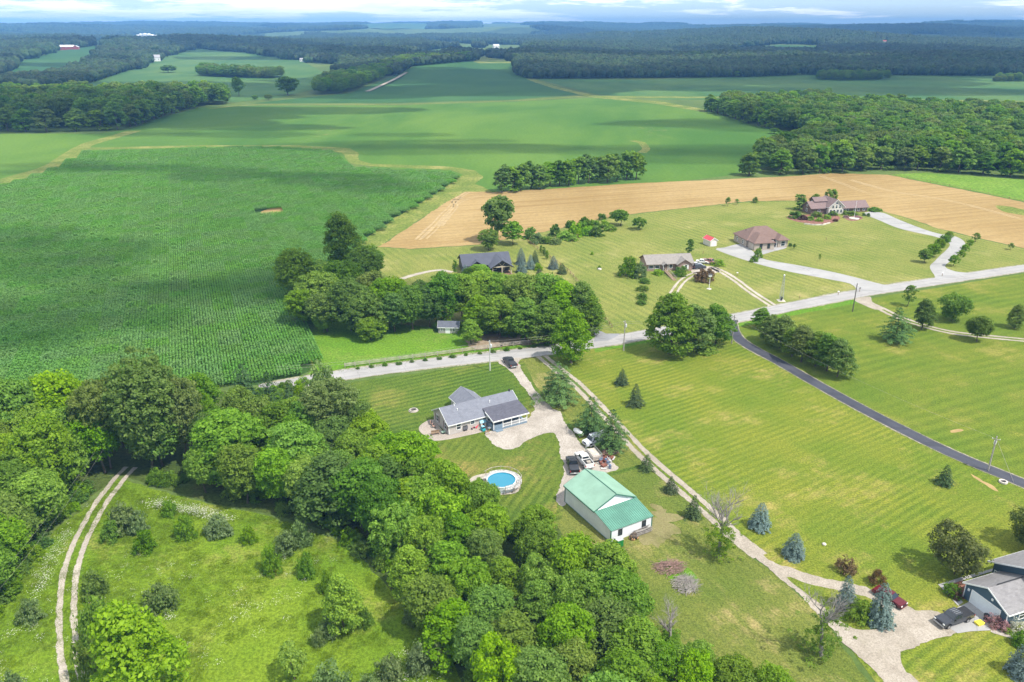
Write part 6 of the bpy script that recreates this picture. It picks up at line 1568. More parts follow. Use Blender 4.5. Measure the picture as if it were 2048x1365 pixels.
    if kind == 'pickup':
        z = belt
        if cover:
            MB().box(-hl + 0.06, xr - 0.04, -hw + 0.10, hw - 0.10, z, z + 0.045).build('bed_cover', cover, t, bevel=0.02)
        else:
            # load bed: liner floor sits on the body, rails stand round it
            MB().box(-hl + 0.12, xr - 0.06, -hw + 0.16, hw - 0.16, z, z + 0.015).build('bed_liner', BLACK, t)
            rl = MB().box(-hl, xr, -hw + 0.05, -hw + 0.15, z, z + 0.22).box(-hl, xr, hw - 0.15, hw - 0.05, z, z + 0.22).box(-hl, -hl + 0.1, -hw + 0.15, hw - 0.15, z, z + 0.22)
            rl.build('bed_rail', pm, t, bevel=0.02)
            MB().box(-hl + 0.5, -hl + 1.3, -0.5, 0.3, z + 0.015, z + 0.25).build('cargo_box', WEATHER, t)
        for k in range(4):
            y = -0.45 + k * 0.3
            MB().box(xr + 0.30, xb - rk - 0.15, y - 0.018, y + 0.018, top, top + 0.03).build('roof_rib', STEEL if cover is BLACK else pm, t)
    if kind == 'van':
        for k in range(5):
            x = -hl + 0.5 + k * 0.85
            MB().box(x - 0.025, x + 0.025, -hw + 0.3, hw - 0.3, top + 0.1, top + 0.14).build('roof_rack_bar', STEEL, t)
        for sg in (-1, 1):
            MB().box(-hl + 0.3, -hl + 4.2, sg * (hw - 0.3) - 0.025, sg * (hw - 0.3) + 0.025, top, top + 0.14).build('roof_rack_rail', STEEL, t)
            MB().box(-1.9, 1.7, sg * (hw + 0.002) - 0.012, sg * (hw + 0.002) + 0.012, 0.72, 0.92).build('side_stripe', surf('van_stripe', (0.30, 0.31, 0.33), 0.5) if 'van_stripe' not in MATS else MATS['van_stripe'], t)
    return t
PBLACK = paint('black_paint', (0.006, 0.0065, 0.009)); PWHITE = paint('white_paint', (0.72, 0.71, 0.68)); PGREY = paint('gunmetal_paint', (0.040, 0.043, 0.053))
PSILV = paint('silver_paint', (0.58, 0.60, 0.64)); PRED = paint('red_paint', (0.10, 0.008, 0.014)); PRUST = paint('faded_red_paint', (0.36, 0.17, 0.13), 0.6)
TONNEAU = surf('vinyl_cover', (0.035, 0.038, 0.045), 0.6, 0.06)
vehicle('pickup_truck', 'black pickup truck with flat bed cover beside the barn', 'pickup truck', 1145, 937, 95, 'pickup', PBLACK, TONNEAU)
vehicle('pickup_truck', 'white pickup truck with loaded open bed by the junk pile', 'pickup truck', 1168, 927, 108, 'pickup', PWHITE)
vehicle('work_van', 'white work van with roof rack under the pine', 'van', 1192, 888, 208, 'van', PSILV)
vehicle('pickup_truck', 'dark grey pickup truck near the road end of the stone drive', 'pickup truck', 1020, 730, 112, 'pickup', PGREY, TONNEAU)
vehicle('pickup_truck', 'gunmetal pickup truck parked before the blue garage', 'pickup truck', 1906, 1244, 201, 'pickup', PGREY, BLACK)
vehicle('car', 'red car half hidden behind the tall blue spruce', 'car', 1778, 1201, -56, 'car', PRED)
vehicle('car', 'dark grey sport utility car at the ranch house', 'car', 1398, 538, 12, 'suv', PGREY)
vehicle('car', 'white sedan parked on the ranch house grass', 'car', 1405, 527, -20, 'car', PWHITE)
vehicle('old_truck', 'faded red old truck beyond the white sedan', 'pickup truck', 1420, 528, -40, 'pickup', PRUST)
vehicle('car', 'white car against the ranch house end wall', 'car', 1391, 533, 15, 'car', PSILV)

# ------------------------------------------------------------------ yard things
def simple(name, label, cat, u, v, deg=0.0):
    return thing(name, label, cat, P(u, v) + Vector((0, 0, 0.08)), math.radians(deg))
WATER = None
def pool_water(name, col):
    m, t = newmat(name)
    oc = t.n('ShaderNodeTexCoord', out=3)
    b = t.n('ShaderNodeBsdfPrincipled', Base_Color=t.mix(t.noise(oc, 0.6, 3.0), col, tuple(c * 1.15 for c in col)), Roughness=0.06, Specular_IOR_Level=0.5, Normal=t.n('ShaderNodeBump', Strength=0.12, Distance=0.05, Height=t.noise(oc, 3.0, 3.0)))
    finish(t, b)
    return m
WATER = pool_water('pool_water', (0.008, 0.175, 0.27))
def pool(label, u, v, r, wallm, h=1.25):
    t = simple('swimming_pool', label, 'pool', u, v)
    MB().lathe([(r, 0), (r, h), (r - 0.06, h), (r - 0.06, 0)], 40).build('wall', wallm, t, smooth=False)
    MB().lathe([(r + 0.05, h), (r + 0.05, h + 0.05), (r - 0.09, h + 0.05), (r - 0.09, h), (r + 0.05, h)], 40).build('rim', WHITE, t)
    MB().lathe([(r - 0.07, h - 0.14), (0.0, h - 0.14)], 40).build('water', WATER, t)
    return t
pt = pool('round above ground pool with white rim and deck', 1003, 972, 2.75, surf('pool_wall', (0.62, 0.66, 0.70), 0.5))
DECK = surf('grey_deck', (0.42, 0.40, 0.38), 0.85, 0.2, 2)
dk = simple('pool_deck', 'weathered plank deck wrapped round the pool', 'deck', 1003, 972)
for i in range(26):
    a0 = -1.35 + i * 0.165
    a1 = a0 + 0.15
    r0, r1 = 2.92, 3.85 if 2 < i < 22 else 3.5
    MB().hexa([(r * math.cos(a), r * math.sin(a), 1.02) for r, a in ((r0, a0), (r1, a0), (r1, a1), (r0, a1))], [(r * math.cos(a), r * math.sin(a), 1.10) for r, a in ((r0, a0), (r1, a0), (r1, a1), (r0, a1))]).build('plank', DECK, dk)
    if i % 3 == 0:
        r = r1 - 0.05
        MB().box(r * math.cos(a0) - 0.05, r * math.cos(a0) + 0.05, r * math.sin(a0) - 0.05, r * math.sin(a0) + 0.05, 0, 1.95).build('post', WEATHER, dk)
        if i < 24:
            a2 = a0 + 0.165 * 3
            MB().cyl((r * math.cos(a0), r * math.sin(a0), 1.9), (r * math.cos(a2), r * math.sin(a2), 1.9), 0.05, 0.05, 5).build('rail', WEATHER, dk)
sheet('pool_pad', 'pale gravel pad beside the pool', [(938, 968), (945, 955), (968, 948), (1000, 946), (1036, 952), (1042, 972), (1030, 988), (985, 990), (950, 985)], GRAVW, 9, 'gravel pad', True, 0.15, 0.8)
pool('blue pool behind the charcoal roofed house', 972, 521, 3.6, surf('pool_wall_blue', (0.05, 0.20, 0.42), 0.5), 1.2)
pr = simple('propane_tank', 'white propane tank under the pine', 'tank', 1157, 871, -58)
MB().lathe([(0.0, -1.55), (0.28, -1.48), (0.44, -1.28), (0.5, -1.0), (0.5, 1.0), (0.44, 1.28), (0.28, 1.48), (0.0, 1.55)], 18).build('tank', WHITE, pr, smooth=True)
tk = pr.children[0]; tk.rotation_euler = (0, math.pi / 2, 0); tk.location = (0, 0, 0.72)
for x in (-0.9, 0.9): MB().box(x - 0.08, x + 0.08, -0.4, 0.4, 0, 0.3).build('foot', M_CONCB, pr)
MB().cyl((0, 0, 1.18), (0, 0, 1.38), 0.18, 0.16, 10).build('valve_cover', WHITE, pr)
tr = simple('trailer', 'caged utility trailer loaded beside the white pickup', 'trailer', 1187, 917, 108)
MB().box(-1.9, 1.9, -1.0, 1.0, 0.5, 0.62).build('bed', WEATHER, tr)
MB().box(-1.7, 1.7, -0.85, 0.85, 0.62, 1.25).build('load', surf('tan_panels', (0.50, 0.43, 0.36), 0.8, 0.15, 2), tr)
for x in (-1.9, -1.27, -0.63, 0, 0.63, 1.27, 1.9):
    for y in (-1.0, 1.0): MB().box(x - 0.03, x + 0.03, y - 0.03, y + 0.03, 0.62, 1.7).build('stake', STEEL, tr)
for z in (1.1, 1.67):
    for y in (-1.0, 1.0): MB().box(-1.9, 1.9, y - 0.025, y + 0.025, z, z + 0.06).build('side_rail', STEEL, tr)
    for x in (-1.9, 1.9): MB().box(x - 0.025, x + 0.025, -1.0, 1.0, z + 0.003, z + 0.057).build('end_rail', STEEL, tr)
for i in range(5): MB().box(-1.93, -1.9, -0.8 + i * 0.4 - 0.02, -0.8 + i * 0.4 + 0.02, 0.62, 1.7).build('gate_bar', STEEL, tr)
MB().box(1.9, 3.0, -0.05, 0.05, 0.5, 0.6).build('drawbar', STEEL, tr)
for y in (-1.12, 1.12):
    o = put('wheel', CACHE[('tyre', 0.33)], tr, (0, y, 0.30)); o.rotation_euler = (math.pi / 2, 0, 0)
# junk on the gravel by the trailer: separate pieces
rj = random.Random(9)
JM = [surf('junk_%d' % i, c, 0.7, 0.15) for i, c in enumerate([(0.20, 0.075, 0.05), (0.45, 0.42, 0.38), (0.10, 0.10, 0.11), (0.42, 0.28, 0.18), (0.12, 0.16, 0.24), (0.48, 0.46, 0.43)])]
JN = ['scrap_crate', 'scrap_board', 'scrap_drum', 'scrap_machine']
for i in range(22):
    u, v = 1200 + rj.uniform(0, 28), 917 + rj.uniform(0, 22)
    k = i % 4
    t = simple(JN[k], ['red brown crate in the junk pile by the trailer', 'pale scrap panel in the junk pile by the trailer', 'dark drum in the junk pile by the trailer', 'small scrap machine in the junk pile by the trailer'][k], ['crate', 'panel', 'drum', 'machine'][k], u, v, rj.uniform(0, 180))
    t['group'] = 'junk on the gravel by the trailer'
    s = rj.uniform(0.3, 0.6)
    mm = [JM[0], JM[5], JM[2], JM[1]][k]
    if k == 0:
        for z in range(3): MB().box(-s, s, -s * 0.7, s * 0.7, 0.02 + z * 0.2, 0.16 + z * 0.2).build('slat', mm, t)
        MB().box(-s + 0.05, s - 0.05, -s * 0.7 + 0.05, s * 0.7 - 0.05, 0, 0.5).build('box', JM[3], t)
    elif k == 1:
        MB().box(-s * 1.6, s * 1.6, -s, s, 0.1, 0.16).build('sheet', mm, t); MB().box(-s * 1.6, s * 1.6, -0.05, 0.05, 0, 0.1).build('batten', WEATHER, t)
    elif k == 2:
        MB().lathe([(0, 0), (0.28, 0), (0.28, 0.8), (0.24, 0.84), (0, 0.82)], 12).build('drum_body', JM[4], t); MB().lathe([(0.3, 0.38), (0.31, 0.42), (0.3, 0.46)], 12).build('hoop', STEEL, t)
    else:
        MB().box(-s, s, -0.25, 0.25, 0.2, 0.65).build('housing', JM[0] if i % 3 else JM[5], t, bevel=0.05)
        MB().cyl((-s, 0, 0.6), (-s - 0.5, 0, 1.0), 0.03, 0.03, 5).build('handle', BLACK, t)
        for y in (-0.3, 0.3):
            o = put('wheel', CACHE[('tyre', 0.33)], t, (0, y, 0.2)); o.rotation_euler = (math.pi / 2, 0, 0); o.scale = (0.6, 0.6, 0.5)
# green bin, logs, bundle behind the barn
g = simple('bin', 'green slatted bin at the barn corner', 'bin', 1237, 1092, 30)
GB = surf('green_plastic', (0.02, 0.22, 0.05), 0.5, 0.08)
MB().box(-0.6, 0.6, -0.55, 0.55, 0, 1.3).build('bin_body', GB, g, bevel=0.03)
for i in range(6): MB().box(-0.55 + i * 0.2, -0.45 + i * 0.2, -0.59, -0.55, 0.05, 1.25).build('slat', GB, g)
for i in range(5): MB().box(-0.60 - 0.04, -0.60, -0.48 + i * 0.22, -0.38 + i * 0.22, 0.05, 1.25).build('slat', GB, g)
MB().box(-0.62, 0.62, -0.57, 0.57, 1.3, 1.36).build('lid', surf('grey_lid', (0.42, 0.43, 0.43), 0.6), g)
LOGE = surf('cut_log', (0.55, 0.30, 0.14), 0.9, 0.2, 4)
for i in range(9):
    a, q = rj.uniform(0, 6.28), rj.uniform(0, 1.1)
    p = P(1263, 1079)
    t = thing('log', 'short sawn log in the pile at the barn wall', 'log', (p.x + q * math.cos(a), p.y + q * math.sin(a) * 0.7, 0.08 + (0.35 if i > 6 else 0)), rj.uniform(0, 3), 'sawn logs at the barn wall')
    r = rj.uniform(0.18, 0.30)
    MB().cyl((-0.28, 0, r), (0.28, 0, r), r, r * 0.95, 10, False).build('bark', M_BARK, t)
    MB().cyl((-0.285, 0, r), (0.285, 0, r), r * 0.93, r * 0.88, 10).build('heartwood', LOGE, t)
bd = simple('stick_bundle', 'long bundle of grey sticks against the barn wall', 'wood stack', 1286, 1066, 30)
for i in range(40):
    y, z = rj.uniform(-0.5, 0.3), rj.uniform(0.05, 0.85)
    MB().cyl((-1.7 + rj.uniform(-0.2, 0.3), y, z), (1.6 + rj.uniform(-0.3, 0.2), y + rj.uniform(-0.2, 0.2), z + rj.uniform(-0.1, 0.1)), 0.055, 0.04, 5).build('stick', M_DEAD, bd)
def brush(label, u, v, n, rx, ry, m, seed):
    r = random.Random(seed)
    t = simple('brush_pile', label, 'brush pile', u, v)
    b = MB()
    for i in range(n):
        a = r.uniform(0, 6.28); q = math.sqrt(r.uniform(0, 1))
        x, y = q * rx * math.cos(a), q * ry * math.sin(a)
        h_ = (1 - q) * 0.75 + 0.05
        d = r.gauss(0.5, 0.5); l = r.uniform(0.5, 1.4)
        b.cyl((x - math.cos(d) * l, y - math.sin(d) * l, max(0.03, h_ + r.uniform(-0.2, 0.1))), (x + math.cos(d) * l, y + math.sin(d) * l, max(0.03, h_ + r.uniform(-0.2, 0.25))), 0.035, 0.012, 4)
    o = b.build('sticks', m, t); o['kind'] = 'stuff'
brush('reddish brush pile in the dry yard, farther from camera', 1341, 1136, 260, 2.3, 1.6, surf('red_twigs', (0.27, 0.17, 0.14), 0.9, 0.3), 3)
brush('grey brush pile in the dry yard, nearer the camera', 1372, 1170, 260, 1.7, 2.0, M_DEAD, 4)
brush('loose twigs under the pines by the van', 1222, 905, 120, 1.6, 1.2, MATS['red_twigs'], 5)
sheet('weed_ring', 'green weeds round the brush piles', [(1312, 1130), (1330, 1118), (1368, 1128), (1385, 1145), (1395, 1170), (1376, 1188), (1355, 1172), (1330, 1150)], PADDOCK, 7, 'weeds', True, 0.4, 0.8)

# patio things by the grey house
def toy(name, label, cat, u, v, deg, parts):
    t = simple(name, label, cat, u, v, deg)
    for nm, mb, m in parts: mb.build(nm, m, t)
    return t
TB, TRD, TAQ, TY = surf('toy_blue', (0.25, 0.52, 0.66), 0.5), surf('toy_red', (0.55, 0.06, 0.09), 0.5), surf('toy_aqua', (0.03, 0.34, 0.40), 0.5), surf('toy_yellow', (0.80, 0.66, 0.06), 0.5)
toy('playhouse', 'pale blue plastic playhouse by the porch', 'toy house', 965, 853, 30, [('walls', MB().box(-0.6, 0.6, -0.5, 0.5, 0, 1.1), surf('toy_cream', (0.62, 0.58, 0.50), 0.6)), ('roof', MB().prism([(-0.62, 1.05), (0.62, 1.05), (0, 1.6)], -0.75, 0.75, 'x'), TB), ('door', MB().box(-0.2, 0.2, -0.53, -0.5, 0, 0.85), BLACK)])
toy('slide', 'red toddler slide by the playhouse', 'toy slide', 956, 855, 60, [('chute', MB().hexa([(-0.8, -0.2, 0.05), (-0.8, 0.2, 0.05), (0.3, 0.2, 0.8), (0.3, -0.2, 0.8)], [(-0.8, -0.2, 0.15), (-0.8, 0.2, 0.15), (0.3, 0.2, 0.9), (0.3, -0.2, 0.9)]), TRD), ('steps', MB().box(0.3, 0.5, -0.25, 0.25, 0, 0.8), WHITE)])
toy('toy_car', 'aqua ride on toy car on the patio edge', 'toy car', 966, 862, 120, [('body', MB().box(-0.6, 0.6, -0.35, 0.35, 0.1, 0.55), TAQ), ('canopy', MB().box(-0.3, 0.35, -0.3, 0.3, 0.95, 1.02), TB), ('pillars', MB().box(-0.28, -0.22, -0.28, 0.28, 0.5, 0.95), BLACK)])
toy('toy_table', 'white toddler table beside the porch corner', 'toy table', 979, 861, 20, [('top', MB().lathe([(0, 0.5), (0.4, 0.5), (0.4, 0.56), (0, 0.56)], 12), WHITE), ('leg', MB().cyl((0, 0, 0), (0, 0, 0.5), 0.12, 0.08, 8), TY)])
toy('cushion', 'striped brown cushion stack on the drive edge', 'cushion', 975, 868, 10, [('lower', MB().box(-0.5, 0.5, -0.4, 0.4, 0, 0.2), TIMBER), ('middle', MB().box(-0.45, 0.45, -0.36, 0.36, 0.2, 0.35), WHITE), ('upper', MB().box(-0.42, 0.42, -0.34, 0.34, 0.35, 0.5), TIMBER)])
toy('grill', 'black covered grill against the house wall', 'grill', 930, 862, 30, [('cover', MB().box(-0.55, 0.55, -0.3, 0.3, 0.35, 1.05), surf('grill_cover', (0.12, 0.12, 0.13), 0.8)), ('cart', MB().box(-0.45, 0.45, -0.25, 0.25, 0.02, 0.35), BLACK), ('lid', MB().prism([(-0.3, 1.05), (0.3, 1.05), (0.2, 1.25), (-0.2, 1.25)], -0.5, 0.5, 'x'), BLACK)])
toy('bicycle', 'small pink tricycle on the patio', 'tricycle', 946, 859, 40, [('frame', MB().cyl((-0.3, 0, 0.25), (0.3, 0, 0.5), 0.04, 0.04, 6), TRD), ('front_wheel', MB().cyl((0.35, -0.05, 0.2), (0.35, 0.05, 0.2), 0.2, 0.2, 10), BLACK), ('rear_wheel', MB().cyl((-0.3, -0.2, 0.14), (-0.3, 0.2, 0.14), 0.14, 0.14, 10), BLACK)])
for i, (u, v) in enumerate([(864, 851), (868, 856)]):
    toy('lawn_chair', ['tan lawn chair on the side patio, farther one', 'tan lawn chair on the side patio, nearer one'][i], 'chair', u, v, 60 + i * 40, [('seat', MB().box(-0.28, 0.28, -0.28, 0.28, 0.36, 0.42), surf('chair_tan', (0.60, 0.38, 0.30), 0.6) if i == 0 else MATS['chair_tan']), ('backrest', MB().box(-0.28, 0.28, 0.26, 0.32, 0.42, 1.0), MATS.get('chair_tan')), ('leg', MB().box(-0.27, -0.22, -0.27, -0.22, 0, 0.36), BLACK), ('leg', MB().box(0.22, 0.27, -0.27, -0.22, 0, 0.36), BLACK), ('leg', MB().box(-0.27, -0.22, 0.22, 0.27, 0, 0.36), BLACK), ('leg', MB().box(0.22, 0.27, 0.22, 0.27, 0, 0.36), BLACK)])
toy('bench', 'rusty garden bench on the side patio', 'bench', 871, 870, 15, [('seat', MB().box(-0.9, 0.9, -0.22, 0.22, 0.38, 0.44), TIMBER), ('leg', MB().box(-0.8, -0.7, -0.2, 0.2, 0, 0.38), TIMBER), ('leg', MB().box(0.7, 0.8, -0.2, 0.2, 0, 0.38), TIMBER), ('backrest', MB().box(-0.9, 0.9, 0.2, 0.25, 0.5, 0.9), TIMBER)])
toy('sand_table', 'pale green sand table at the house corner', 'sand table', 887, 868, 30, [('tray', MB().box(-0.4, 0.4, -0.3, 0.3, 0.3, 0.5), surf('toy_green', (0.40, 0.55, 0.42), 0.5)), ('stand', MB().box(-0.3, 0.3, -0.2, 0.2, 0, 0.3), BLACK)])
fr = simple('fire_ring', 'round stone fire ring on the striped lawn', 'fire pit', 827, 822)
for i in range(12):
    a = i * math.pi / 6
    MB().box(-0.2, 0.2, -0.12, 0.12, 0, 0.25).build('stone', STONE, fr)
    o = fr.children[-1] if fr.children[-1].name.startswith('stone') else fr.children[i]
for i, o in enumerate([c for c in fr.children if c.name.startswith('stone')]):
    a = i * math.pi / 6
    o.location = (0.8 * math.cos(a), 0.8 * math.sin(a), 0); o.rotation_euler = (0, 0, a + math.pi / 2)
MB().lathe([(1.15, 0.01), (0, 0.015)], 20).build('gravel_pad', GRAV, fr)
brush('charred sticks in the fire ring', 827, 822, 14, 0.4, 0.4, BLACK, 8)
# blue house yard
toy('sandbox', 'yellow plastic box on the garage apron', 'sandbox', 1958, 1249, 20, [('tub', MB().box(-0.55, 0.55, -0.4, 0.4, 0, 0.28), TY), ('lid', MB().box(-0.58, 0.58, -0.43, 0.43, 0.28, 0.34), TY)])
toy('waste_bin', 'black bin at the garage corner', 'bin', 1971, 1240, 0, [('tub', MB().lathe([(0, 0), (0.3, 0), (0.38, 0.8), (0, 0.8)], 14), BLACK), ('lid', MB().lathe([(0.4, 0.8), (0.38, 0.88), (0, 0.92)], 14), BLACK)])
toy('planter', 'dark planter pot left of the garage door', 'planter', 1933, 1197, 0, [('pot', MB().lathe([(0, 0), (0.25, 0), (0.35, 0.5), (0, 0.5)], 12), TIMBER), ('soil', MB().lathe([(0.33, 0.51), (0, 0.53)], 12), BLACK)])
for u, v, w_, fo, lb in [(1988, 1252, 34, 'pink', 'pink flower bush at the garage corner'), (2003, 1260, 30, 'pink', 'second pink flower bush along the blue house'), (2035, 1264, 36, 'white', 'white flower bush along the blue house'), (2016, 1266, 18, 'yellow', 'yellow flowers between the pink and white bushes'), (1912, 1196, 26, 'redbush', 'red leaved shrub in the bed beside the blue garage')]:
    T('ball', u, v, v - w_ * 0.6, w_, fo, lb, None, name='flowering_shrub', cat='shrub')
sheet('flower_bed', 'mulched bed beside the blue garage', [(1895, 1172), (1925, 1162), (1940, 1192), (1926, 1200)], MATS['red_mulch'], 9, 'garden bed', True, 0.1, 0.6)
sheet('flower_bed', 'pale curved walk along the blue house flowers', [(1985, 1258), (2010, 1266), (2048, 1276), (2080, 1280), (2080, 1288), (2040, 1282), (2000, 1272), (1980, 1264)], GRAV, 9, 'path', True, 0.1, 0.6)
# small lawn things
for u, v, lb in [(1199, 540, 'white boulder beside a little bush on the north lawn'), (1648, 1090, 'small white stone on the mown lot near the spruces')]:
    t = simple('boulder', lb, 'boulder', u, v)
    MB().lathe([(0.7, 0.0), (0.75, 0.25), (0.5, 0.55), (0.0, 0.65)], 9).build('rock', STONE, t, smooth=True); t.scale = (1, 0.8, 0.9) if u < 1300 else (0.5, 0.5, 0.4)
t = simple('well_ring', 'concrete well ring in the grass near the blacktop', 'well', 2006, 966)
MB().lathe([(0.75, 0), (0.75, 0.3), (0.5, 0.3), (0.5, 0.05), (0, 0.05)], 18).build('ring', STONE, t); MB().lathe([(0.48, 0.1), (0, 0.1)], 12).build('cover', BLACK, t)
sheet('bare_earth', 'bare oval of soil on the eastern lawn', [(1900, 862), (1920, 858), (1928, 861), (1918, 865), (1902, 866)], STUB, 7, 'bare ground', True, 0.2, 0.8)
sheet('bare_earth', 'bare soil streak beside the well ring', [(1940, 948), (1960, 958), (1992, 976), (1996, 984), (1970, 970), (1946, 956)], STUB, 7, 'bare ground', True, 0.4, 0.8)

# ------------------------------------------------------------------ fences
def fence(label, pix, gap, hh, rails, m, rw=0.05):
    pts = crspline([P(u, v) for u, v in pix], gap)
    t = thing('fence', label, 'fence', (pts[0].x, pts[0].y, 0.03))
    pm_ = cached(('post', hh, m.name), lambda: MB().box(-0.08, 0.08, -0.08, 0.08, -0.1, hh).mesh('post_mesh', m))
    for i, q in enumerate(pts):
        put('post', pm_, t, (q.x - pts[0].x, q.y - pts[0].y, 0))
        if i:
            a = pts[i - 1]
            l = (q - a).length; an = math.atan2(q.y - a.y, q.x - a.x)
            for z in rails:
                o = put('rail', cached(('rail', m.name, rw), lambda: MB().box(0, 1, -0.03, 0.03, -rw, rw).mesh('rail_mesh', m)), t, (a.x - pts[0].x, a.y - pts[0].y, z), an)
                o.scale = (l, 1, 1)
fence('weathered rail fence along the paddock road side', [(690, 736), (800, 722), (900, 709), (1000, 696), (1100, 684)], 2.9, 1.3, (0.5, 0.85, 1.15), WEATHER, 0.07)
fence('dark wire and post fence between two lawns', [(1056, 485), (1075, 499), (1095, 514), (1135, 543), (1168, 582), (1202, 628), (1224, 657)], 3.2, 1.15, (0.45, 1.0), TIMBER, 0.05)
fence('thin dark fence along the hay field edge', [(1782, 351), (1860, 366), (1940, 382), (2048, 405)], 9, 1.2, (0.9,), TIMBER, 0.05)
for i, u in enumerate(range(716, 1096, 27)):
    v = 741 - (u - 700) * 0.125
    T('bush', u, v, v - 5 - (i % 3), 9 + (i % 4) * 2, 'deep', 'small dark shrub on the verge below the rail fence', 'verge shrubs below the rail fence')

# ------------------------------------------------------------------ poles, tower, mailboxes
POLE = surf('pole_wood', (0.34, 0.31, 0.28), 0.9, 0.2, 3)
def pole(label, u, v, hh, tf=True, arm=0.9, deg=20, m=None):
    t = thing('utility_pole', label, 'utility pole', P(u, v), math.radians(deg))
    MB().cyl((0, 0, -0.2), (0, 0, hh), 0.17, 0.11, 10).build('shaft', m or POLE, t)
    MB().box(-0.06, 0.06, -arm, arm, hh - 0.75, hh - 0.62).build('crossarm', POLE, t)
    for y in (-arm + 0.08, arm - 0.08): MB().lathe([(0.05, 0), (0.07, 0.08), (0.03, 0.16), (0, 0.18)], 8, (0, y, hh - 0.62)).build('insulator', WHITE, t)
    if tf:
        MB().lathe([(0, 0), (0.22, 0), (0.24, 0.1), (0.24, 0.7), (0.15, 0.8), (0, 0.82)], 12, (0.34, 0, hh - 1.9)).build('transformer', surf('transformer_grey', (0.58, 0.60, 0.60), 0.4) if 'transformer_grey' not in MATS else MATS['transformer_grey'], t)
    return P(u, v) + Vector((0, 0, hh - 0.5))
tops = [pole('pale utility pole on the striped lawn by the road', 980, 742, 8.2, True, 0.8, 20, surf('pale_pole', (0.52, 0.52, 0.48), 0.8)),
        pole('grey utility pole beside the road clump', 1247, 702, 8.6, True),
        pole('utility pole at the head of the blacktop drive', 1463, 688, 8.4, False),
        pole('dark leaning utility pole opposite the concrete drive', 1705, 624, 9.0, False, 0.5, 20, surf('dark_pole', (0.10, 0.085, 0.075), 0.9))]
top5 = pole('utility pole with guy wire beside the blacktop drive', 1976, 942, 7.6, True, 0.7, 60)
def wire(label, pts, r=0.016, sag=0.9):
    b = MB()
    for a, c in zip(pts, pts[1:]):
        prev = None
        for i in range(13):
            f = i / 12
            q = a.lerp(c, f) - Vector((0, 0, sag * 4 * f * (1 - f)))
            if prev is not None: b.cyl(prev, q, r, r, 4, False)
            prev = q
    setp(b.build('overhead_wire', POLE), label, 'wire')
west = P(560, 800) + Vector((0, 0, 8)); east = P(2120, 580) + Vector((0, 0, 8.5))
sd = Vector((-0.25, 0.7, 0))
wire('upper overhead power wire along the country road', [west + sd] + [p + sd for p in tops] + [east + sd])
wire('lower overhead power wire along the country road', [west - sd] + [p - sd for p in tops] + [east - sd])
wire('overhead wire to the pole beside the blacktop', [tops[2], top5], 0.014, 1.4)
gw = P(2028, 966)
wire('pale guy wire anchoring the blacktop pole', [top5, gw], 0.03, 0.0)
wire('overhead wire crossing the meadow two track', [P(210, 960) + Vector((0, 0, 7)), P(-60, 1330) + Vector((0, 0, 7))], 0.009, 1.0)
wire('second overhead wire crossing the meadow two track', [P(222, 962) + Vector((0, 0, 7)), P(-40, 1335) + Vector((0, 0, 7))], 0.009, 1.2)
tw = thing('lattice_tower', 'steel lattice tower on the lawn by the road', 'tower', P(1562, 602))
ht = 8.2
for sx, sy in ((-1, -1), (1, -1), (1, 1), (-1, 1)):
    MB().cyl((sx * 0.55, sy * 0.55, 0), (sx * 0.16, sy * 0.16, ht), 0.05, 0.04, 5).build('leg', STEEL, tw)
for k in range(9):
    z0, z1 = k * ht / 9, (k + 1) * ht / 9
    f0, f1 = 0.55 - 0.39 * z0 / ht, 0.55 - 0.39 * z1 / ht
    c = [(-1, -1), (1, -1), (1, 1), (-1, 1)]
    for i in range(4):
        (ax, ay), (bx_, by_) = c[i], c[(i + 1) % 4]
        MB().cyl((ax * f0, ay * f0, z0), (bx_ * f1, by_ * f1, z1), 0.025, 0.025, 4).build('brace', STEEL, tw)
MB().lathe([(0, -0.2), (0.25, 0), (0.25, 0.3), (0, 0.45)], 10, (0, 0, ht)).build('head', WHITE, tw)
MB().box(-1.1, 1.1, -1.1, 1.1, -0.1, 0.12).build('base_slab', STONE, tw)
MB().box(-0.3, 0.3, -0.3, 0.3, 0.12, 1.3).build('cabinet', BLACK, tw)
bp = simple('birdhouse_pole', 'white birdhouse pole on the ranch lawn', 'birdhouse', 1418, 579)
MB().cyl((0, 0, 0), (0, 0, 4.6), 0.08, 0.07, 8).build('pole', WHITE, bp); MB().box(-0.5, 0.5, -0.35, 0.35, 4.3, 4.9).build('box', WHITE, bp); MB().prism([(-0.45, 4.88), (0.45, 4.88), (0, 5.25)], -0.6, 0.6, 'x').build('roof', BLACK, bp); MB().lathe([(0.8, 0), (0.8, 0.12), (0, 0.14)], 14).build('base', STONE, bp)
for u, v, lb in [(1719, 584, 'dark mailbox post at the white drive entrance'), (1676, 591, 'mailbox beside the road verge rocks'), (1599, 598, 'slim dark marker post near the lattice tower'), (1884, 553, 'mailbox at the curved concrete drive entrance'), (1003, 700, 'dark mailbox by the rail fence'), (1406, 508, 'marker post between the ranch and hip roofed house'), (1474, 553, 'white mailbox post on the north lawn slope'), (1652, 481, 'small post on the sloping lawn')]:
    t = simple('mailbox', lb, 'mailbox' if 'mailbox' in lb else 'post', u, v, 20)
    MB().box(-0.06, 0.06, -0.06, 0.06, 0, 1.1).build('post', TIMBER, t)
    if 'mailbox' in lb:
        MB().prism([(-0.12, 1.1), (0.12, 1.1), (0.12, 1.25), (0.06, 1.34), (-0.06, 1.34), (-0.12, 1.25)], -0.28, 0.28, 'x').build('box', BLACK if 'dark' in lb else WHITE, t)

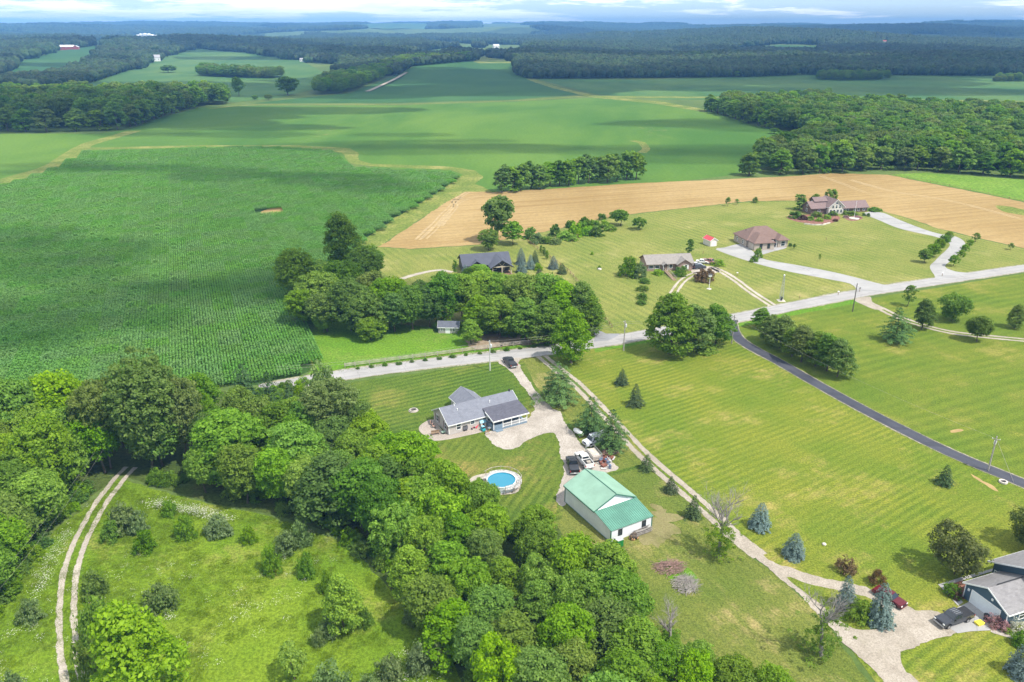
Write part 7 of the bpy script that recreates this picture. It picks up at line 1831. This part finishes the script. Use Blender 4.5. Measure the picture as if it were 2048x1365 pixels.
# ------------------------------------------------------------------ far farm buildings
FW, FRED, FROOF, FGR = surf('far_white', (0.75, 0.75, 0.74), 0.6), surf('far_red', (0.34, 0.07, 0.055), 0.7), surf('far_grey_roof', (0.34, 0.33, 0.34), 0.7), surf('far_galvanised', (0.62, 0.64, 0.66), 0.45)
def far_barn(name, label, u, v, L, D, ze, zr, wm_, rm, deg, z=2.0, wn=3):
    p = P(u, v)
    t = thing(name, label, 'barn' if 'barn' in name else 'house', (p.x, p.y, float(H(p.x, p.y)) + z), math.radians(deg))
    walls(t, -L / 2, L / 2, -D / 2, D / 2, ze, wm_, zr, 'x', -4)
    gable(t, -L / 2, L / 2, -D / 2, D / 2, ze, zr, 'x', rm, 0.5)
    for i in range(wn): win(t, -L / 2 + (i + 0.5) * L / wn, -D / 2, ze * 0.3, 1.4, ze * 0.35, '-y')
far_barn('barn', 'large red barn with white roof on the far left slope', 138, 110, 40, 22, 7, 12, FRED, FW, 10)
far_barn('barn', 'long low white barn left of the red barn', 117, 109, 34, 14, 4, 6, FW, FW, 10)
far_barn('barn', 'small red barn right of the large red barn', 155, 110, 14, 16, 7, 10, FRED, FW, 100)
far_barn('barn', 'white gabled barn on the far hillside', 311, 124, 24, 18, 8, 14, FW, FROOF, 20)
far_barn('farmhouse', 'white farmhouse in the trees at the far lane end', 815, 116, 26, 14, 6, 10, FW, FW, 0)
far_barn('farmhouse', 'white cottage at the edge of the far grove', 608, 124, 18, 12, 4, 7, FW, FROOF, 0)
far_barn('farmhouse', 'pale house in the wood above the tan gap', 992, 100, 22, 14, 6, 10, FW, FW, 20, 8)
far_barn('farmhouse', 'white houses on the right wooded ridge, left one', 1252, 79, 50, 24, 9, 15, FW, FROOF, 0, 16)
far_barn('farmhouse', 'white houses on the right wooded ridge, middle one', 1290, 76, 40, 24, 9, 15, FW, FROOF, 0, 16)
far_barn('farmhouse', 'white house on the right wooded ridge below the skyline', 1336, 74, 50, 24, 9, 15, FW, FW, 0, 16)
far_barn('barn', 'pale pink roofed barn in the ridge clearing, left one', 1535, 91, 28, 14, 5, 9, FW, surf('pink_roof', (0.50, 0.36, 0.35), 0.7), 0, 3)
far_barn('barn', 'pale pink roofed barn in the ridge clearing, right one', 1553, 91, 30, 16, 6, 10, FW, MATS['pink_roof'], 10, 3)
far_barn('farmhouse', 'white house among trees on the right ridge', 1766, 95, 18, 12, 6, 10, FW, FRED, 0, 8)
far_barn('farmhouse', 'pale building near the centre skyline', 975, 64, 110, 40, 12, 18, FW, FROOF, 0, 24)
far_barn('farmhouse', 'pale building on the skyline right of centre', 1505, 72, 60, 26, 9, 15, FW, FW, 0, 22)
for i, (u, v, r, hh) in enumerate([(277, 84, 14, 20), (284, 83, 17, 26), (292, 83, 19, 28), (300, 83, 18, 26), (307, 84, 16, 22), (314, 84, 14, 18)]):
    p = P(u, v)
    t = thing('grain_bin', 'pale round grain bin in the row beyond the pale field', 'grain bin', (p.x, p.y, float(H(p.x, p.y)) + 8), 0, 'row of grain bins on the far left hill')
    MB().lathe([(r, -12), (r, hh * 0.75)], 14).build('wall', FGR, t); MB().lathe([(r * 1.03, hh * 0.75), (r * 0.15, hh), (0, hh)], 14).build('roof', FW, t)

# ------------------------------------------------------------------ look-alikes: say which one by its order across the photograph
ORD = 'first second third fourth fifth sixth seventh eighth ninth tenth eleventh twelfth thirteenth fourteenth fifteenth sixteenth seventeenth eighteenth nineteenth twentieth twenty-first twenty-second twenty-third twenty-fourth twenty-fifth twenty-sixth twenty-seventh twenty-eighth twenty-ninth thirtieth'.split()
same = {}
for o in COL.objects:
    if o.parent is None and 'label' in o and 'group' in o:
        same.setdefault((o['label'], o['group']), []).append(o)
for (lb, g), os_ in same.items():
    if len(os_) > 1:
        os_.sort(key=lambda o: PIX(o.location.x, o.location.y, o.location.z)[0])
        for i, o in enumerate(os_):
            if i < len(ORD):
                o['label'] = lb + ', ' + ORD[i] + ' from the left'
